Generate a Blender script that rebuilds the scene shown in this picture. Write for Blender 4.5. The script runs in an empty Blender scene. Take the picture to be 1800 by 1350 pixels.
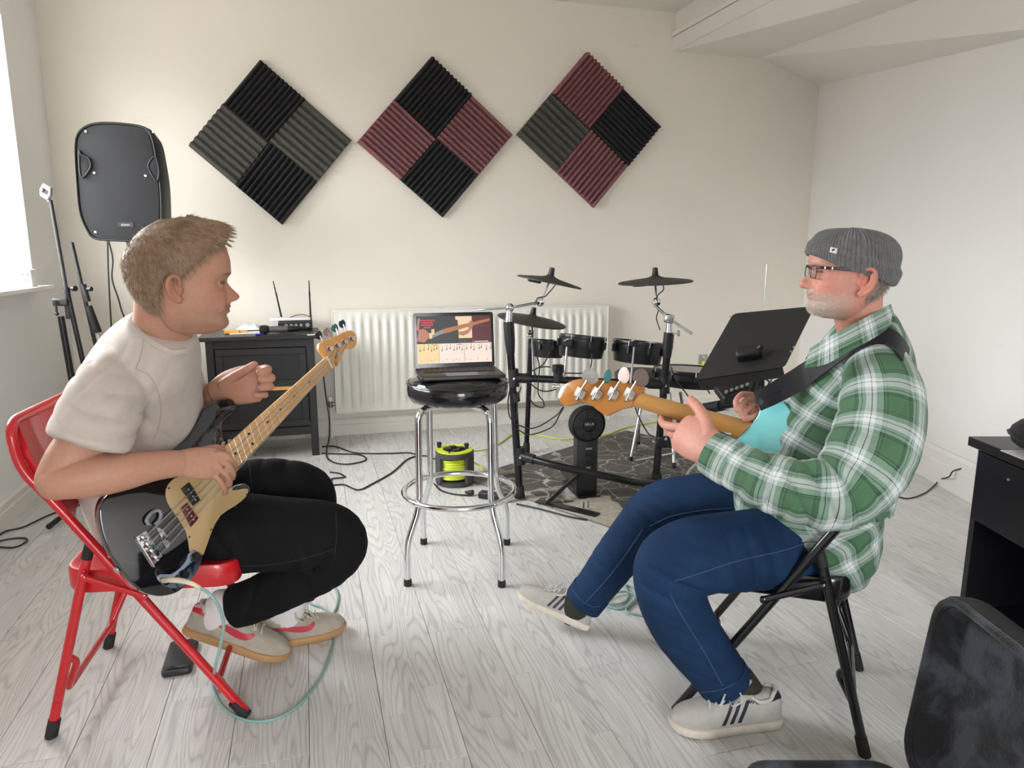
import bpy, bmesh, math, random
import numpy as np
from mathutils import Vector, Matrix, kdtree, noise
from mathutils.bvhtree import BVHTree

random.seed(7)
RNG = np.random.default_rng(7)
SC = bpy.context.scene
COL = SC.collection

# ------------------------------------------------------------------ camera
FPX, PITCH, CAMH = 1248.0, math.radians(10.5), 1.26
cam_d = bpy.data.cameras.new('camera')
cam_d.sensor_fit = 'HORIZONTAL'
cam_d.sensor_width = 36.0
cam_d.lens = FPX / 1800.0 * 36.0
cam_d.clip_start = 0.02
cam = bpy.data.objects.new('camera', cam_d)
cam.location = (0, 0, CAMH)
cam.rotation_euler = (math.pi / 2 - PITCH, 0, 0)
COL.objects.link(cam)
SC.camera = cam

# ------------------------------------------------------------------ world: overcast daylight
world = bpy.data.worlds.new('overcast_sky')
SC.world = world
world.use_nodes = True
_bg = world.node_tree.nodes['Background']
# bright cloud above, dull street and ground below the horizon
_wt = world.node_tree
_tc = _wt.nodes.new('ShaderNodeTexCoord')
_sp = _wt.nodes.new('ShaderNodeSeparateXYZ')
_rp = _wt.nodes.new('ShaderNodeValToRGB')
_ma = _wt.nodes.new('ShaderNodeMath')
_ma.operation = 'MULTIPLY_ADD'
_ma.inputs[1].default_value = .5
_ma.inputs[2].default_value = .5
_wt.links.new(_tc.outputs['Generated'], _sp.inputs[0])
_wt.links.new(_sp.outputs[2], _ma.inputs[0])
_wt.links.new(_ma.outputs[0], _rp.inputs[0])
_cr = _rp.color_ramp
_cr.elements[0].position, _cr.elements[0].color = .47, (.17, .165, .155, 1)
_cr.elements[1].position, _cr.elements[1].color = .60, (.95, .975, 1.0, 1)
_wt.links.new(_rp.outputs[0], _bg.inputs['Color'])
_bg.inputs['Strength'].default_value = 25.0
SC.view_settings.view_transform = 'Standard'
SC.view_settings.look = 'None'
SC.view_settings.gamma = 1.0
SC.view_settings.use_curve_mapping = False
SC.view_settings.exposure = 0.0
try:
    SC.cycles.use_denoising = True
    SC.cycles.max_bounces = 6
    SC.cycles.diffuse_bounces = 4
    SC.cycles.caustics_reflective = False
    SC.cycles.caustics_refractive = False
    SC.cycles.adaptive_threshold = .06
    SC.cycles.sample_clamp_indirect = 6.0
except Exception:
    pass


def portal(name, loc, rot, sx, sy):
    d = bpy.data.lights.new(name, 'AREA')
    d.shape = 'RECTANGLE'
    d.size, d.size_y = sx, sy
    d.cycles.is_portal = True
    o = bpy.data.objects.new(name, d)
    o.location, o.rotation_euler = loc, rot
    COL.objects.link(o)
    return o


# room frame: left wall and back wall are square to each other, turned 16 degrees
YAW = math.radians(16)
E = np.array([math.cos(YAW), math.sin(YAW), 0.0])        # along the back wall, to the right
NB = np.array([math.sin(YAW), -math.cos(YAW), 0.0])      # off the back wall, into the room
CORNER = np.array([-2.74, 4.40, 0.0])                    # back left corner
RC = np.array([2.40, 5.874, 0.0])                        # back right corner
CEIL = 2.96


def room(a, b, z=0.0):
    """a metres to the right of the left wall, b metres out from the back wall"""
    q = CORNER + E * a + NB * b
    return np.array([q[0], q[1], z])


portal('window_daylight', tuple(room(-0.27, 1.65, 1.755)), (math.pi / 2, 0, YAW - math.pi / 2), 2.2, 1.39)
portal('front_daylight', (.95, -2.66, 1.25), (math.pi / 2, 0, 0), 1.6, 1.9)


# ------------------------------------------------------------------ picking points of the place
def ray(px, py):
    u, v = (px - 900) / FPX, (675 - py) / FPX
    return np.array([u, math.cos(PITCH) + v * math.sin(PITCH), -math.sin(PITCH) + v * math.cos(PITCH)])


EYE = np.array([0, 0, CAMH])


def P(px, py, Y):
    d = ray(px, py)
    return EYE + d * (Y / d[1])


def G(px, py, z=0.0):
    d = ray(px, py)
    return EYE + d * ((z - CAMH) / d[2])


def ONPLANE(px, py, p, n):
    d = ray(px, py)
    return EYE + d * (np.dot(p - EYE, n) / np.dot(d, n))


def WALL(px, py, off=0.0):
    return ONPLANE(px, py, CORNER + NB * off, NB)


def SCL(p):
    """metres per pixel at point p"""
    d = np.asarray(p) - EYE
    return (d[1] * math.cos(PITCH) - d[2] * math.sin(PITCH)) / FPX


def unit(v):
    v = np.asarray(v, float)
    return v / (np.linalg.norm(v) + 1e-12)


# ------------------------------------------------------------------ materials
def _set(b, k, v):
    if k in b.inputs:
        b.inputs[k].default_value = v


MATS = {}


def mat(name, col=(.5, .5, .5), rough=.5, metal=0.0, var=0.0, vscale=8.0, bump=0.0, bscale=60.0, coat=0.0,
        trans=0.0, ior=1.45, alpha=1.0, sheen=0.0, emit=None, estr=1.0, spec=None, stretch=None, sss=0.0):
    if name in MATS:
        return MATS[name]
    m = bpy.data.materials.new(name)
    m.use_nodes = True
    nt = m.node_tree
    b = nt.nodes['Principled BSDF']
    _set(b, 'Base Color', (*col, 1))
    _set(b, 'Roughness', rough)
    _set(b, 'Metallic', metal)
    _set(b, 'Coat Weight', coat)
    _set(b, 'Coat Roughness', 0.05)
    _set(b, 'Transmission Weight', trans)
    _set(b, 'IOR', ior)
    _set(b, 'Alpha', alpha)
    _set(b, 'Sheen Weight', sheen)
    if sss:
        _set(b, 'Subsurface Weight', sss)
        _set(b, 'Subsurface Radius', (.010, .004, .002))
        _set(b, 'Subsurface Scale', 1.0)
    if spec is not None:
        _set(b, 'Specular IOR Level', spec)
    if emit:
        _set(b, 'Emission Color', (*emit, 1))
        _set(b, 'Emission Strength', estr)
    vec = None
    if var or bump:
        tc = nt.nodes.new('ShaderNodeTexCoord')
        vec = tc.outputs['Object']
        if stretch:
            mp = nt.nodes.new('ShaderNodeMapping')
            mp.inputs['Scale'].default_value = stretch
            nt.links.new(vec, mp.inputs['Vector'])
            vec = mp.outputs['Vector']
    if var:
        n = nt.nodes.new('ShaderNodeTexNoise')
        n.inputs['Scale'].default_value = vscale
        n.inputs['Detail'].default_value = 5
        nt.links.new(vec, n.inputs['Vector'])
        r = nt.nodes.new('ShaderNodeValToRGB')
        r.color_ramp.elements[0].position = .3
        r.color_ramp.elements[1].position = .7
        r.color_ramp.elements[0].color = (*[max(0, c * (1 - var)) for c in col], 1)
        r.color_ramp.elements[1].color = (*[min(1, c * (1 + var)) for c in col], 1)
        nt.links.new(n.outputs['Fac'], r.inputs['Fac'])
        nt.links.new(r.outputs['Color'], b.inputs['Base Color'])
    if bump:
        n = nt.nodes.new('ShaderNodeTexNoise')
        n.inputs['Scale'].default_value = bscale
        n.inputs['Detail'].default_value = 4
        nt.links.new(vec, n.inputs['Vector'])
        bp = nt.nodes.new('ShaderNodeBump')
        bp.inputs['Strength'].default_value = bump
        bp.inputs['Distance'].default_value = .004
        nt.links.new(n.outputs['Fac'], bp.inputs['Height'])
        nt.links.new(bp.outputs['Normal'], b.inputs['Normal'])
    MATS[name] = m
    return m


class NT:
    """tiny node helper"""
    def __init__(s, m):
        s.nt = m.node_tree
        s.b = s.nt.nodes['Principled BSDF']

    def n(s, t, **kw):
        o = s.nt.nodes.new('ShaderNode' + t)
        for k, v in kw.items():
            if k[0] == '_':
                setattr(o, k[1:], v)
            else:
                o.inputs[k.replace('0', ' ')].default_value = v
        return o

    def l(s, a, b):
        s.nt.links.new(a, b)

    def math(s, op, a, b=None):
        o = s.nt.nodes.new('ShaderNodeMath')
        o.operation = op
        for i, x in enumerate((a, b)):
            if x is None:
                continue
            if hasattr(x, 'is_linked'):
                s.l(x, o.inputs[i])
            else:
                o.inputs[i].default_value = x
        return o.outputs[0]

    def ramp(s, fac, stops, interp='LINEAR'):
        o = s.nt.nodes.new('ShaderNodeValToRGB')
        cr = o.color_ramp
        cr.interpolation = interp
        while len(cr.elements) < len(stops):
            cr.elements.new(.5)
        for e, (p, c) in zip(cr.elements, stops):
            e.position = p
            e.color = (*c, 1) if len(c) == 3 else c
        if fac is not None:
            s.l(fac, o.inputs['Fac'])
        return o.outputs['Color']

    def mix(s, fac, a, b, blend='MIX'):
        o = s.nt.nodes.new('ShaderNodeMix')
        o.data_type = 'RGBA'
        o.blend_type = blend
        for k, x in ((0, fac), (6, a), (7, b)):
            if hasattr(x, 'is_linked'):
                s.l(x, o.inputs[k])
            else:
                o.inputs[k].default_value = x if k == 0 else ((*x, 1) if len(x) == 3 else x)
        return o.outputs[2]


# ------------------------------------------------------------------ mesh building
class MB:
    def __init__(s):
        s.v, s.f, s.m = [], [], []

    def add(s, v, f, mi=0):
        o = len(s.v)
        s.v.extend([tuple(map(float, q)) for q in v])
        s.f.extend([tuple(int(i) + o for i in q) for q in f])
        s.m.extend([mi] * len(f))
        return s

    def box(s, c, size, R=None, mi=0, taper=1.0):
        hx, hy, hz = [x / 2 for x in size]
        q = [(-hx, -hy, -hz), (hx, -hy, -hz), (hx, hy, -hz), (-hx, hy, -hz),
             (-hx * taper, -hy * taper, hz), (hx * taper, -hy * taper, hz), (hx * taper, hy * taper, hz), (-hx * taper, hy * taper, hz)]
        q = np.array(q)
        if R is not None:
            q = q @ np.asarray(R).T
        return s.add(q + np.asarray(c, float), [(0, 3, 2, 1), (4, 5, 6, 7), (0, 1, 5, 4), (1, 2, 6, 5), (2, 3, 7, 6), (3, 0, 4, 7)], mi)

    def tube(s, path, r, n=12, closed=False, mi=0, caps=True, flat=1.0, ref=(0, 0, 1)):
        path = np.array([np.asarray(q, float) for q in path])
        k = len(path)
        rr = np.broadcast_to(np.asarray(r, float), (k,)) if np.ndim(r) < 1 or len(r) != k else np.asarray(r, float)
        T = np.zeros_like(path)
        for i in range(k):
            a = path[(i - 1) % k] if (closed or i > 0) else path[i]
            b = path[(i + 1) % k] if (closed or i < k - 1) else path[i]
            T[i] = unit(b - a)
        A = np.cross(T[0], ref)
        if np.linalg.norm(A) < 1e-3:
            A = np.cross(T[0], (1, 0, 0))
        A = unit(A)
        V, F = [], []
        for i in range(k):
            A = unit(A - T[i] * np.dot(A, T[i]))
            B = np.cross(T[i], A)
            for j in range(n):
                t = 2 * math.pi * j / n
                V.append(path[i] + (A * math.cos(t) + B * math.sin(t) * flat) * rr[i])
        for i in range(k if closed else k - 1):
            for j in range(n):
                a, b = i * n + j, i * n + (j + 1) % n
                c, d = ((i + 1) % k) * n + (j + 1) % n, ((i + 1) % k) * n + j
                F.append((a, b, c, d))
        if caps and not closed:
            F.append(tuple(range(n - 1, -1, -1)))
            F.append(tuple(range((k - 1) * n, k * n)))
        return s.add(V, F, mi)

    def cyl(s, p0, p1, r0, r1=None, n=20, mi=0):
        return s.tube([p0, p1], [r0, r0 if r1 is None else r1], n, mi=mi)

    def lathe(s, c, axis, prof, n=32, mi=0, ref=(1, 0, 0)):
        """prof: list of (radius, height along axis); closed with caps when the radius is not 0"""
        ax = unit(axis)
        A = np.cross(ax, ref)
        if np.linalg.norm(A) < 1e-3:
            A = np.cross(ax, (0, 1, 0))
        A = unit(A)
        B = np.cross(ax, A)
        V, F = [], []
        for (r, h) in prof:
            for j in range(n):
                t = 2 * math.pi * j / n
                V.append(np.asarray(c) + ax * h + (A * math.cos(t) + B * math.sin(t)) * max(r, 1e-5))
        for i in range(len(prof) - 1):
            for j in range(n):
                F.append((i * n + j, i * n + (j + 1) % n, (i + 1) * n + (j + 1) % n, (i + 1) * n + j))
        F.append(tuple(range(n - 1, -1, -1)))
        F.append(tuple(range((len(prof) - 1) * n, len(prof) * n)))
        return s.add(V, F, mi)

    def sphere(s, c, r, n=16, m=10, R=None, mi=0):
        r = np.broadcast_to(np.asarray(r, float), (3,))
        V, F = [], []
        for i in range(m + 1):
            a = math.pi * i / m
            for j in range(n):
                t = 2 * math.pi * j / n
                V.append((math.sin(a) * math.cos(t), math.sin(a) * math.sin(t), math.cos(a)))
        V = np.array(V) * r
        if R is not None:
            V = V @ np.asarray(R).T
        for i in range(m):
            for j in range(n):
                F.append((i * n + j, (i + 1) * n + j, (i + 1) * n + (j + 1) % n, i * n + (j + 1) % n))
        return s.add(V + np.asarray(c, float), F, mi)

    def prism(s, poly, o, X, Y, t, mi=0, bev=0.0):
        """poly in (X, Y) coordinates of a frame at o, extruded by t along X x Y (t may be negative: back side)"""
        X, Y = np.asarray(X, float), np.asarray(Y, float)
        Z = np.cross(X, Y)
        poly = np.asarray(poly, float)
        ar = 0.5 * np.sum(poly[:, 0] * np.roll(poly[:, 1], -1) - np.roll(poly[:, 0], -1) * poly[:, 1])
        if (ar < 0) != (t < 0):
            poly = poly[::-1]
        n = len(poly)

        def inset(d):
            a, b = np.roll(poly, 1, 0), np.roll(poly, -1, 0)
            e1, e2 = poly - a, b - poly
            n1 = np.c_[-e1[:, 1], e1[:, 0]] / (np.linalg.norm(e1, axis=1)[:, None] + 1e-9)
            n2 = np.c_[-e2[:, 1], e2[:, 0]] / (np.linalg.norm(e2, axis=1)[:, None] + 1e-9)
            m = n1 + n2
            m /= (np.linalg.norm(m, axis=1)[:, None] + 1e-9)
            sg = 1 if t > 0 else -1
            return poly + m * d * sg
        if bev:
            sg = 1 if t > 0 else -1
            rows = [(inset(bev), 0), (inset(bev * .3), sg * bev * .3), (poly, sg * bev), (poly, t - sg * bev), (inset(bev * .3), t - sg * bev * .3), (inset(bev), t)]
        else:
            rows = [(poly, 0), (poly, t)]
        V, F = [], []
        for q, h in rows:
            for a, b in q:
                V.append(np.asarray(o) + X * a + Y * b + Z * h)
        for i in range(len(rows) - 1):
            for j in range(n):
                F.append((i * n + j, i * n + (j + 1) % n, (i + 1) * n + (j + 1) % n, (i + 1) * n + j))
        F.append(tuple(range(n - 1, -1, -1)))
        F.append(tuple(range((len(rows) - 1) * n, len(rows) * n)))
        return s.add(V, F, mi)

    def quad(s, a, b, c, d, mi=0):
        return s.add([a, b, c, d], [(0, 1, 2, 3)], mi)

    def mesh(s, name, mats, smooth=True, angle=40):
        me = bpy.data.meshes.new(name)
        me.from_pydata(s.v, [], s.f)
        mats = mats if isinstance(mats, (list, tuple)) else [mats]
        for m in mats:
            me.materials.append(m)
        if len(mats) > 1:
            me.polygons.foreach_set('material_index', s.m)
        if smooth:
            me.polygons.foreach_set('use_smooth', [True] * len(me.polygons))
            try:
                me.set_sharp_from_angle(angle=math.radians(angle))
            except Exception:
                pass
        me.update()
        return me

    def build(s, name, mats, parent=None, bevel=0.0, smooth=True, angle=40, sub=0):
        return link(name, s.mesh(name, mats, smooth, angle), parent, bevel, sub)


def link(name, me, parent=None, bevel=0.0, sub=0):
    o = bpy.data.objects.new(name, me)
    COL.objects.link(o)
    if parent is not None:
        o.parent = parent
        w = parent
        off = Vector((0, 0, 0))
        while w is not None:
            off += Vector(w.location)
            w = w.parent
        o.location = -off
    if bevel:
        b = o.modifiers.new('bevel', 'BEVEL')
        b.width = bevel
        b.segments = 2
        b.limit_method = 'ANGLE'
        b.angle_limit = math.radians(40)
        b.harden_normals = False
    if sub:
        b = o.modifiers.new('sub', 'SUBSURF')
        b.levels = b.render_levels = sub
    return o


def tag(o, label, cat, group=None, kind=None):
    o['label'] = label
    o['category'] = cat
    if group:
        o['group'] = group
    if kind:
        o['kind'] = kind
    return o


def thing(name, loc, label, cat, group=None):
    o = bpy.data.objects.new(name, None)
    o.empty_display_size = .05
    COL.objects.link(o)
    o.location = tuple(float(x) for x in loc)
    return tag(o, label, cat, group)


def structure(o):
    o['kind'] = 'structure'
    return o


def crom(pts, seg=8, closed=False):
    """Catmull-Rom through rows of numbers"""
    p = np.asarray([np.asarray(q, float) for q in pts])
    n = len(p)
    out = []
    for i in range(n if closed else n - 1):
        a = p[(i - 1) % n] if (closed or i > 0) else 2 * p[0] - p[1]
        b, c = p[i], p[(i + 1) % n]
        d = p[(i + 2) % n] if (closed or i < n - 2) else 2 * p[-1] - p[-2]
        for k in range(seg):
            t = k / seg
            out.append(.5 * ((2 * b) + (c - a) * t + (2 * a - 5 * b + 4 * c - d) * t * t + (3 * b - a - 3 * c + d) * t ** 3))
    if not closed:
        out.append(p[-1])
    return np.array(out)


def text(name, s, m, parent, o, X, Y, size, ext=0.0004):
    cu = bpy.data.curves.new(name, 'FONT')
    cu.body = s
    cu.size = size
    cu.extrude = ext
    cu.align_x = 'CENTER'
    cu.align_y = 'CENTER'
    tmp = bpy.data.objects.new('tmp', cu)
    COL.objects.link(tmp)
    dg = bpy.context.evaluated_depsgraph_get()
    me = bpy.data.meshes.new_from_object(tmp.evaluated_get(dg))
    bpy.data.objects.remove(tmp)
    bpy.data.curves.remove(cu)
    me.name = name
    X, Y = unit(X), unit(Y)
    Z = np.cross(X, Y)
    M = Matrix(((X[0], Y[0], Z[0], o[0]), (X[1], Y[1], Z[1], o[1]), (X[2], Y[2], Z[2], o[2]), (0, 0, 0, 1)))
    me.transform(M)
    me.materials.clear()
    me.materials.append(m)
    return link(name, me, parent)


def rotz(a):
    return np.array([[math.cos(a), -math.sin(a), 0], [math.sin(a), math.cos(a), 0], [0, 0, 1]])


def frame(X, up):
    """columns: X, Y, Z with X kept and Z near up"""
    X = unit(X)
    Y = unit(np.cross(up, X))
    return np.c_[X, Y, np.cross(X, Y)]


def circ(c, A, B, r, n=48, a0=0, a1=2 * math.pi, end=False):
    k = n + 1 if end else n
    return [np.asarray(c) + (np.asarray(A) * math.cos(a0 + (a1 - a0) * i / n) + np.asarray(B) * math.sin(a0 + (a1 - a0) * i / n)) * r for i in range(k)]


def fillet(pts, r, seg=5):
    """round the inner corners of an open polyline"""
    pts = [np.asarray(q, float) for q in pts]
    out = [pts[0]]
    for a, b, c in zip(pts, pts[1:], pts[2:]):
        d1, d2 = unit(a - b), unit(c - b)
        k = min(r, .45 * np.linalg.norm(a - b), .45 * np.linalg.norm(c - b))
        p, q = b + d1 * k, b + d2 * k
        for i in range(seg + 1):
            t = i / seg
            out.append((1 - t) ** 2 * p + 2 * t * (1 - t) * b + t * t * q)
    out.append(pts[-1])
    return out


def rrect(w, h, r, seg=5):
    out = []
    for cx, cy, a in ((w / 2 - r, h / 2 - r, 0), (-w / 2 + r, h / 2 - r, 90), (-w / 2 + r, -h / 2 + r, 180), (w / 2 - r, -h / 2 + r, 270)):
        for i in range(seg + 1):
            t = math.radians(a + 90 * i / seg)
            out.append((cx + r * math.cos(t), cy + r * math.sin(t)))
    return out


black = mat('black_plastic', (.012, .012, .013), .45, bump=.1, bscale=300)
blackmetal = mat('black_powder_coat', (.010, .010, .011), .32, var=.15)
rubber = mat('black_rubber', (.014, .014, .014), .7)
chrome = mat('chrome', (.72, .73, .75), .10, 1.0, var=.06, vscale=20)
steel = mat('brushed_steel', (.55, .56, .57), .3, 1.0, var=.1)
cablemat = mat('black_cable', (.015, .015, .016), .5)

# ================================================================== THE ROOM
def paint(name, col, stain=.04):
    m = mat(name, col, .75, spec=.25)
    t = NT(m)
    tc = t.n('TexCoord').outputs['Object']
    n1 = t.n('TexNoise', Scale=1.3, Detail=2)
    t.l(tc, n1.inputs['Vector'])
    c = t.ramp(n1.outputs['Fac'], [(.25, tuple(x * (1 - stain) for x in col)), (.7, tuple(min(1, x * (1 + stain * .5)) for x in col))])
    # scuffs and filled cracks: short streaks
    mp = t.n('Mapping')
    mp.inputs['Rotation'].default_value = (0, .7, .4)
    mp.inputs['Scale'].default_value = (3, 3, 14)
    t.l(tc, mp.inputs['Vector'])
    n2 = t.n('TexNoise', Scale=1.0, Detail=4, Roughness=.65)
    t.l(mp.outputs['Vector'], n2.inputs['Vector'])
    k = t.ramp(n2.outputs['Fac'], [(.70, (1, 1, 1)), (.78, (.90, .89, .87))])
    t.l(t.mix(1.0, c, k, 'MULTIPLY'), t.b.inputs['Base Color'])
    n3 = t.n('TexNoise', Scale=9.0, Detail=2)
    t.l(tc, n3.inputs['Vector'])
    bp = t.n('Bump', Strength=.18, Distance=.01)
    t.l(n3.outputs['Fac'], bp.inputs['Height'])
    t.l(bp.outputs['Normal'], t.b.inputs['Normal'])
    return m


wallpaint = paint('cream_wall_paint', (.84, .79, .70))
whitepaint = paint('white_wall_paint', (.87, .855, .83), .02)
ceilpaint = paint('ceiling_paint', (.85, .81, .75))
trimpaint = mat('white_gloss_trim', (.80, .77, .70), .35, var=.03)


def wall_grid(name, o, X, Z, N, t, xs, zs, holes, m):
    """wall slab in a plane through o with axes X, Z, thickness t against N; cells in holes are left open"""
    o, X, Z, N = map(np.asarray, (o, X, Z, N))
    vid, V, F = {}, [], []

    def vx(i, j, k):
        if (i, j, k) not in vid:
            vid[(i, j, k)] = len(V)
            V.append(o + X * xs[i] + Z * zs[j] - N * (t if k else 0))
        return vid[(i, j, k)]

    def solid(i, j):
        return 0 <= i < len(xs) - 1 and 0 <= j < len(zs) - 1 and (i, j) not in holes
    for i in range(len(xs) - 1):
        for j in range(len(zs) - 1):
            if not solid(i, j):
                continue
            F.append((vx(i, j, 0), vx(i + 1, j, 0), vx(i + 1, j + 1, 0), vx(i, j + 1, 0)))
            F.append((vx(i, j + 1, 1), vx(i + 1, j + 1, 1), vx(i + 1, j, 1), vx(i, j, 1)))
            if not solid(i - 1, j):
                F.append((vx(i, j, 1), vx(i, j, 0), vx(i, j + 1, 0), vx(i, j + 1, 1)))
            if not solid(i + 1, j):
                F.append((vx(i + 1, j, 0), vx(i + 1, j, 1), vx(i + 1, j + 1, 1), vx(i + 1, j + 1, 0)))
            if not solid(i, j - 1):
                F.append((vx(i, j, 1), vx(i + 1, j, 1), vx(i + 1, j, 0), vx(i, j, 0)))
            if not solid(i, j + 1):
                F.append((vx(i, j + 1, 0), vx(i + 1, j + 1, 0), vx(i + 1, j + 1, 1), vx(i, j + 1, 1)))
    mb = MB().add(V, F)
    ob = mb.build(name, m, smooth=False)
    bm = bmesh.new()
    bm.from_mesh(ob.data)
    bmesh.ops.recalc_face_normals(bm, faces=bm.faces)
    bm.to_mesh(ob.data)
    bm.free()
    return structure(ob)


UP = np.array([0, 0, 1.0])
WB0, WB1, WZ0, WZ1 = .54, 2.76, 1.06, 2.45
wall_grid('wall_back', CORNER - E * .27, E, UP, NB, .2, [0, 5.9], [0, CEIL], set(), wallpaint)
wall_grid('wall_left', CORNER, NB, UP, E, .27, [-.2, WB0, WB1, 7.4], [0, WZ0, WZ1, CEIL], {(1, 1)}, whitepaint)
wall_grid('wall_right', (2.40, 6.1, 0), (-.012, -1, 0), UP, (-1, .012, 0), .15, [0, 8.9], [0, CEIL], set(), whitepaint)
wall_grid('wall_front', (2.5, -2.6, 0), (-1, 0, 0), UP, (0, 1, 0), .2, [0, .75, 2.35, 3.9], [0, .3, 2.2, CEIL], {(1, 1)}, whitepaint)
MB().box((.2, 1.7, CEIL + .06), (7, 9.4, .12)).build('ceiling', ceilpaint, smooth=False)
structure(bpy.data.objects['ceiling'])

# boxed-in beam at the upper right, its underside dropping towards the right wall
A = np.array([1.174, 5.55, 2.70])
A2 = np.array([1.95, 3.05, 2.70])
B = np.array([1.87, 5.74, 2.705])
E2 = np.array([2.22, 3.15, 2.47])
C = np.array([2.405, 5.88, 2.54])
D = np.array([2.365, 3.1, 2.18])
top = lambda q: np.array([q[0], q[1], CEIL + .02])
mb = MB().add([A, A2, E2, B, C, D, top(A), top(A2), top(D), top(C)],
              [(0, 3, 2, 1), (3, 4, 5, 2), (0, 1, 7, 6), (1, 2, 5, 8, 7), (0, 6, 9, 4, 3)])
structure(mb.build('trim_1', ceilpaint, smooth=False))
dA = unit(A2 - A)
nA = np.array([dA[1], -dA[0], 0])
if nA[0] > 0:
    nA = -nA
mb = MB()
mb.box((A + A2) / 2 + nA * .012 + UP * .115, (np.linalg.norm(A2 - A), .028, .035), frame(dA, UP))
structure(mb.build('trim_2', ceilpaint, bevel=.004))
mb = MB()
mb.box((A + A2) / 2 + nA * .008 + UP * .045, (np.linalg.norm(A2 - A), .02, .10), frame(dA, UP))
structure(mb.build('trim_3', ceilpaint, bevel=.004))

# skirting boards
def skirting(name, p0, p1, n, h, d, m):
    p0, p1 = np.asarray(p0, float), np.asarray(p1, float)
    X = unit(p1 - p0)
    prof = [(0, 0), (d, 0), (d, h * .62), (d * .78, h * .66), (d * .78, h * .9), (d * .35, h), (0, h)]
    L = np.linalg.norm(p1 - p0)
    mb = MB()
    Nn = np.asarray(n, float)
    mb.prism(prof, p0, Nn, UP, L if np.dot(np.cross(Nn, UP), X) > 0 else -L)
    return structure(mb.build(name, m, smooth=False))


skirting('baseboard_back', room(0, 0), room(5.3, 0), NB, .12, .022, trimpaint)
skirting('baseboard_left', room(0, 0), room(0, 7), E, .12, .022, trimpaint)
skirting('baseboard_right', (2.395, 5.9, 0), (2.31, -2.5, 0), (-1, .012, 0), .20, .022, mat('white_skirting', (.84, .82, .78), .4))

# the window on the left: sill, frame, panes
sillm = mat('white_sill_paint', (.88, .87, .84), .35)
glass = bpy.data.materials.new('window_glass')
glass.use_nodes = True
_nt = glass.node_tree
_nt.nodes.clear()
_o = _nt.nodes.new('ShaderNodeOutputMaterial')
_mx = _nt.nodes.new('ShaderNodeMixShader')
_tr = _nt.nodes.new('ShaderNodeBsdfTransparent')
_gl = _nt.nodes.new('ShaderNodeBsdfGlossy')
_gl.inputs['Roughness'].default_value = .02
_mx.inputs[0].default_value = .06
_nt.links.new(_tr.outputs[0], _mx.inputs[1])
_nt.links.new(_gl.outputs[0], _mx.inputs[2])
_nt.links.new(_mx.outputs[0], _o.inputs[0])


def window(name, o, X, W, H, n_in, panes=2, m=sillm):
    """upright frame with mullions and panes; o lower corner, X along, n_in into the room"""
    X = unit(X)
    root = bpy.data.objects.new(name, None)
    COL.objects.link(root)
    root.location = tuple(o)
    structure(root)
    R = np.c_[X, -np.asarray(n_in), UP]
    fw = .06
    for nm, c, sz in (('window_frame', (fw / 2, H / 2), (fw, H)), ('window_frame', (W - fw / 2, H / 2), (fw, H)),
                      ('window_frame', (W / 2, fw / 2), (W - 2 * fw, fw)), ('window_frame', (W / 2, H - fw / 2), (W - 2 * fw, fw))):
        MB().box(np.asarray(o) + X * c[0] + UP * c[1], (sz[0], .06, sz[1]), R).build(nm, m, root, bevel=.004)
    pw = (W - 2 * fw) / panes
    for i in range(panes):
        if i:
            MB().box(np.asarray(o) + X * (fw + pw * i) + UP * H / 2, (.05, .05, H - 2 * fw), R).build('mullion', m, root, bevel=.004)
        MB().box(np.asarray(o) + X * (fw + pw * (i + .5)) + UP * H / 2, (pw - .05, .006, H - 2 * fw), R).build('pane', glass, root, smooth=False)
    return root


w1 = window('window_1', room(-.24, WB0, WZ0), NB, WB1 - WB0, WZ1 - WZ0, E, 3)
MB().box(room(-.10, (WB0 + WB1) / 2 - .01, WZ0 + .011), (.36, WB1 - WB0 + .10, .024), rotz(YAW)).build('window_sill', sillm, w1, bevel=.005)
window('window_2', (1.75, -2.7, .3), (-1, 0, 0), 1.6, 1.9, (0, 1, 0), 2)

# smooth white downlight in the soffit
t = thing('ceiling_light', (1.82, 4.64, 2.69), 'round white recessed downlight in the boxed beam', 'light')
c = np.array([1.82, 4.64, 2.70])
MB().lathe(c, (0, 0, -1), [(.062, -.01), (.062, .006), (.056, .012), (.046, .010), (.044, -.005)], 40).build('trim_ring', mat('white_plastic', (.8, .78, .74), .4), t)
MB().lathe(c + UP * .002, (0, 0, -1), [(.045, 0), (.04, .004), (0, .006)], 32).build('lens', mat('frosted_lens', (.75, .74, .72), .3), t)

# ------------------------------------------------------------------ laminate floor, plank by plank
fm = bpy.data.materials.new('whitewashed_oak_laminate')
fm.use_nodes = True
t = NT(fm)
tc = t.n('TexCoord').outputs['Object']
oi = t.n('ObjectInfo').outputs['Random']
sep = t.n('SeparateXYZ')
t.l(tc, sep.inputs[0])
xx, yy = sep.outputs[0], sep.outputs[1]
strip = t.math('FLOOR', t.math('DIVIDE', t.math('ADD', xx, .0975), .065))          # three strips per plank
seed = t.math('ADD', t.math('MULTIPLY', oi, 53.0), t.math('MULTIPLY', strip, 7.3))
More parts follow.
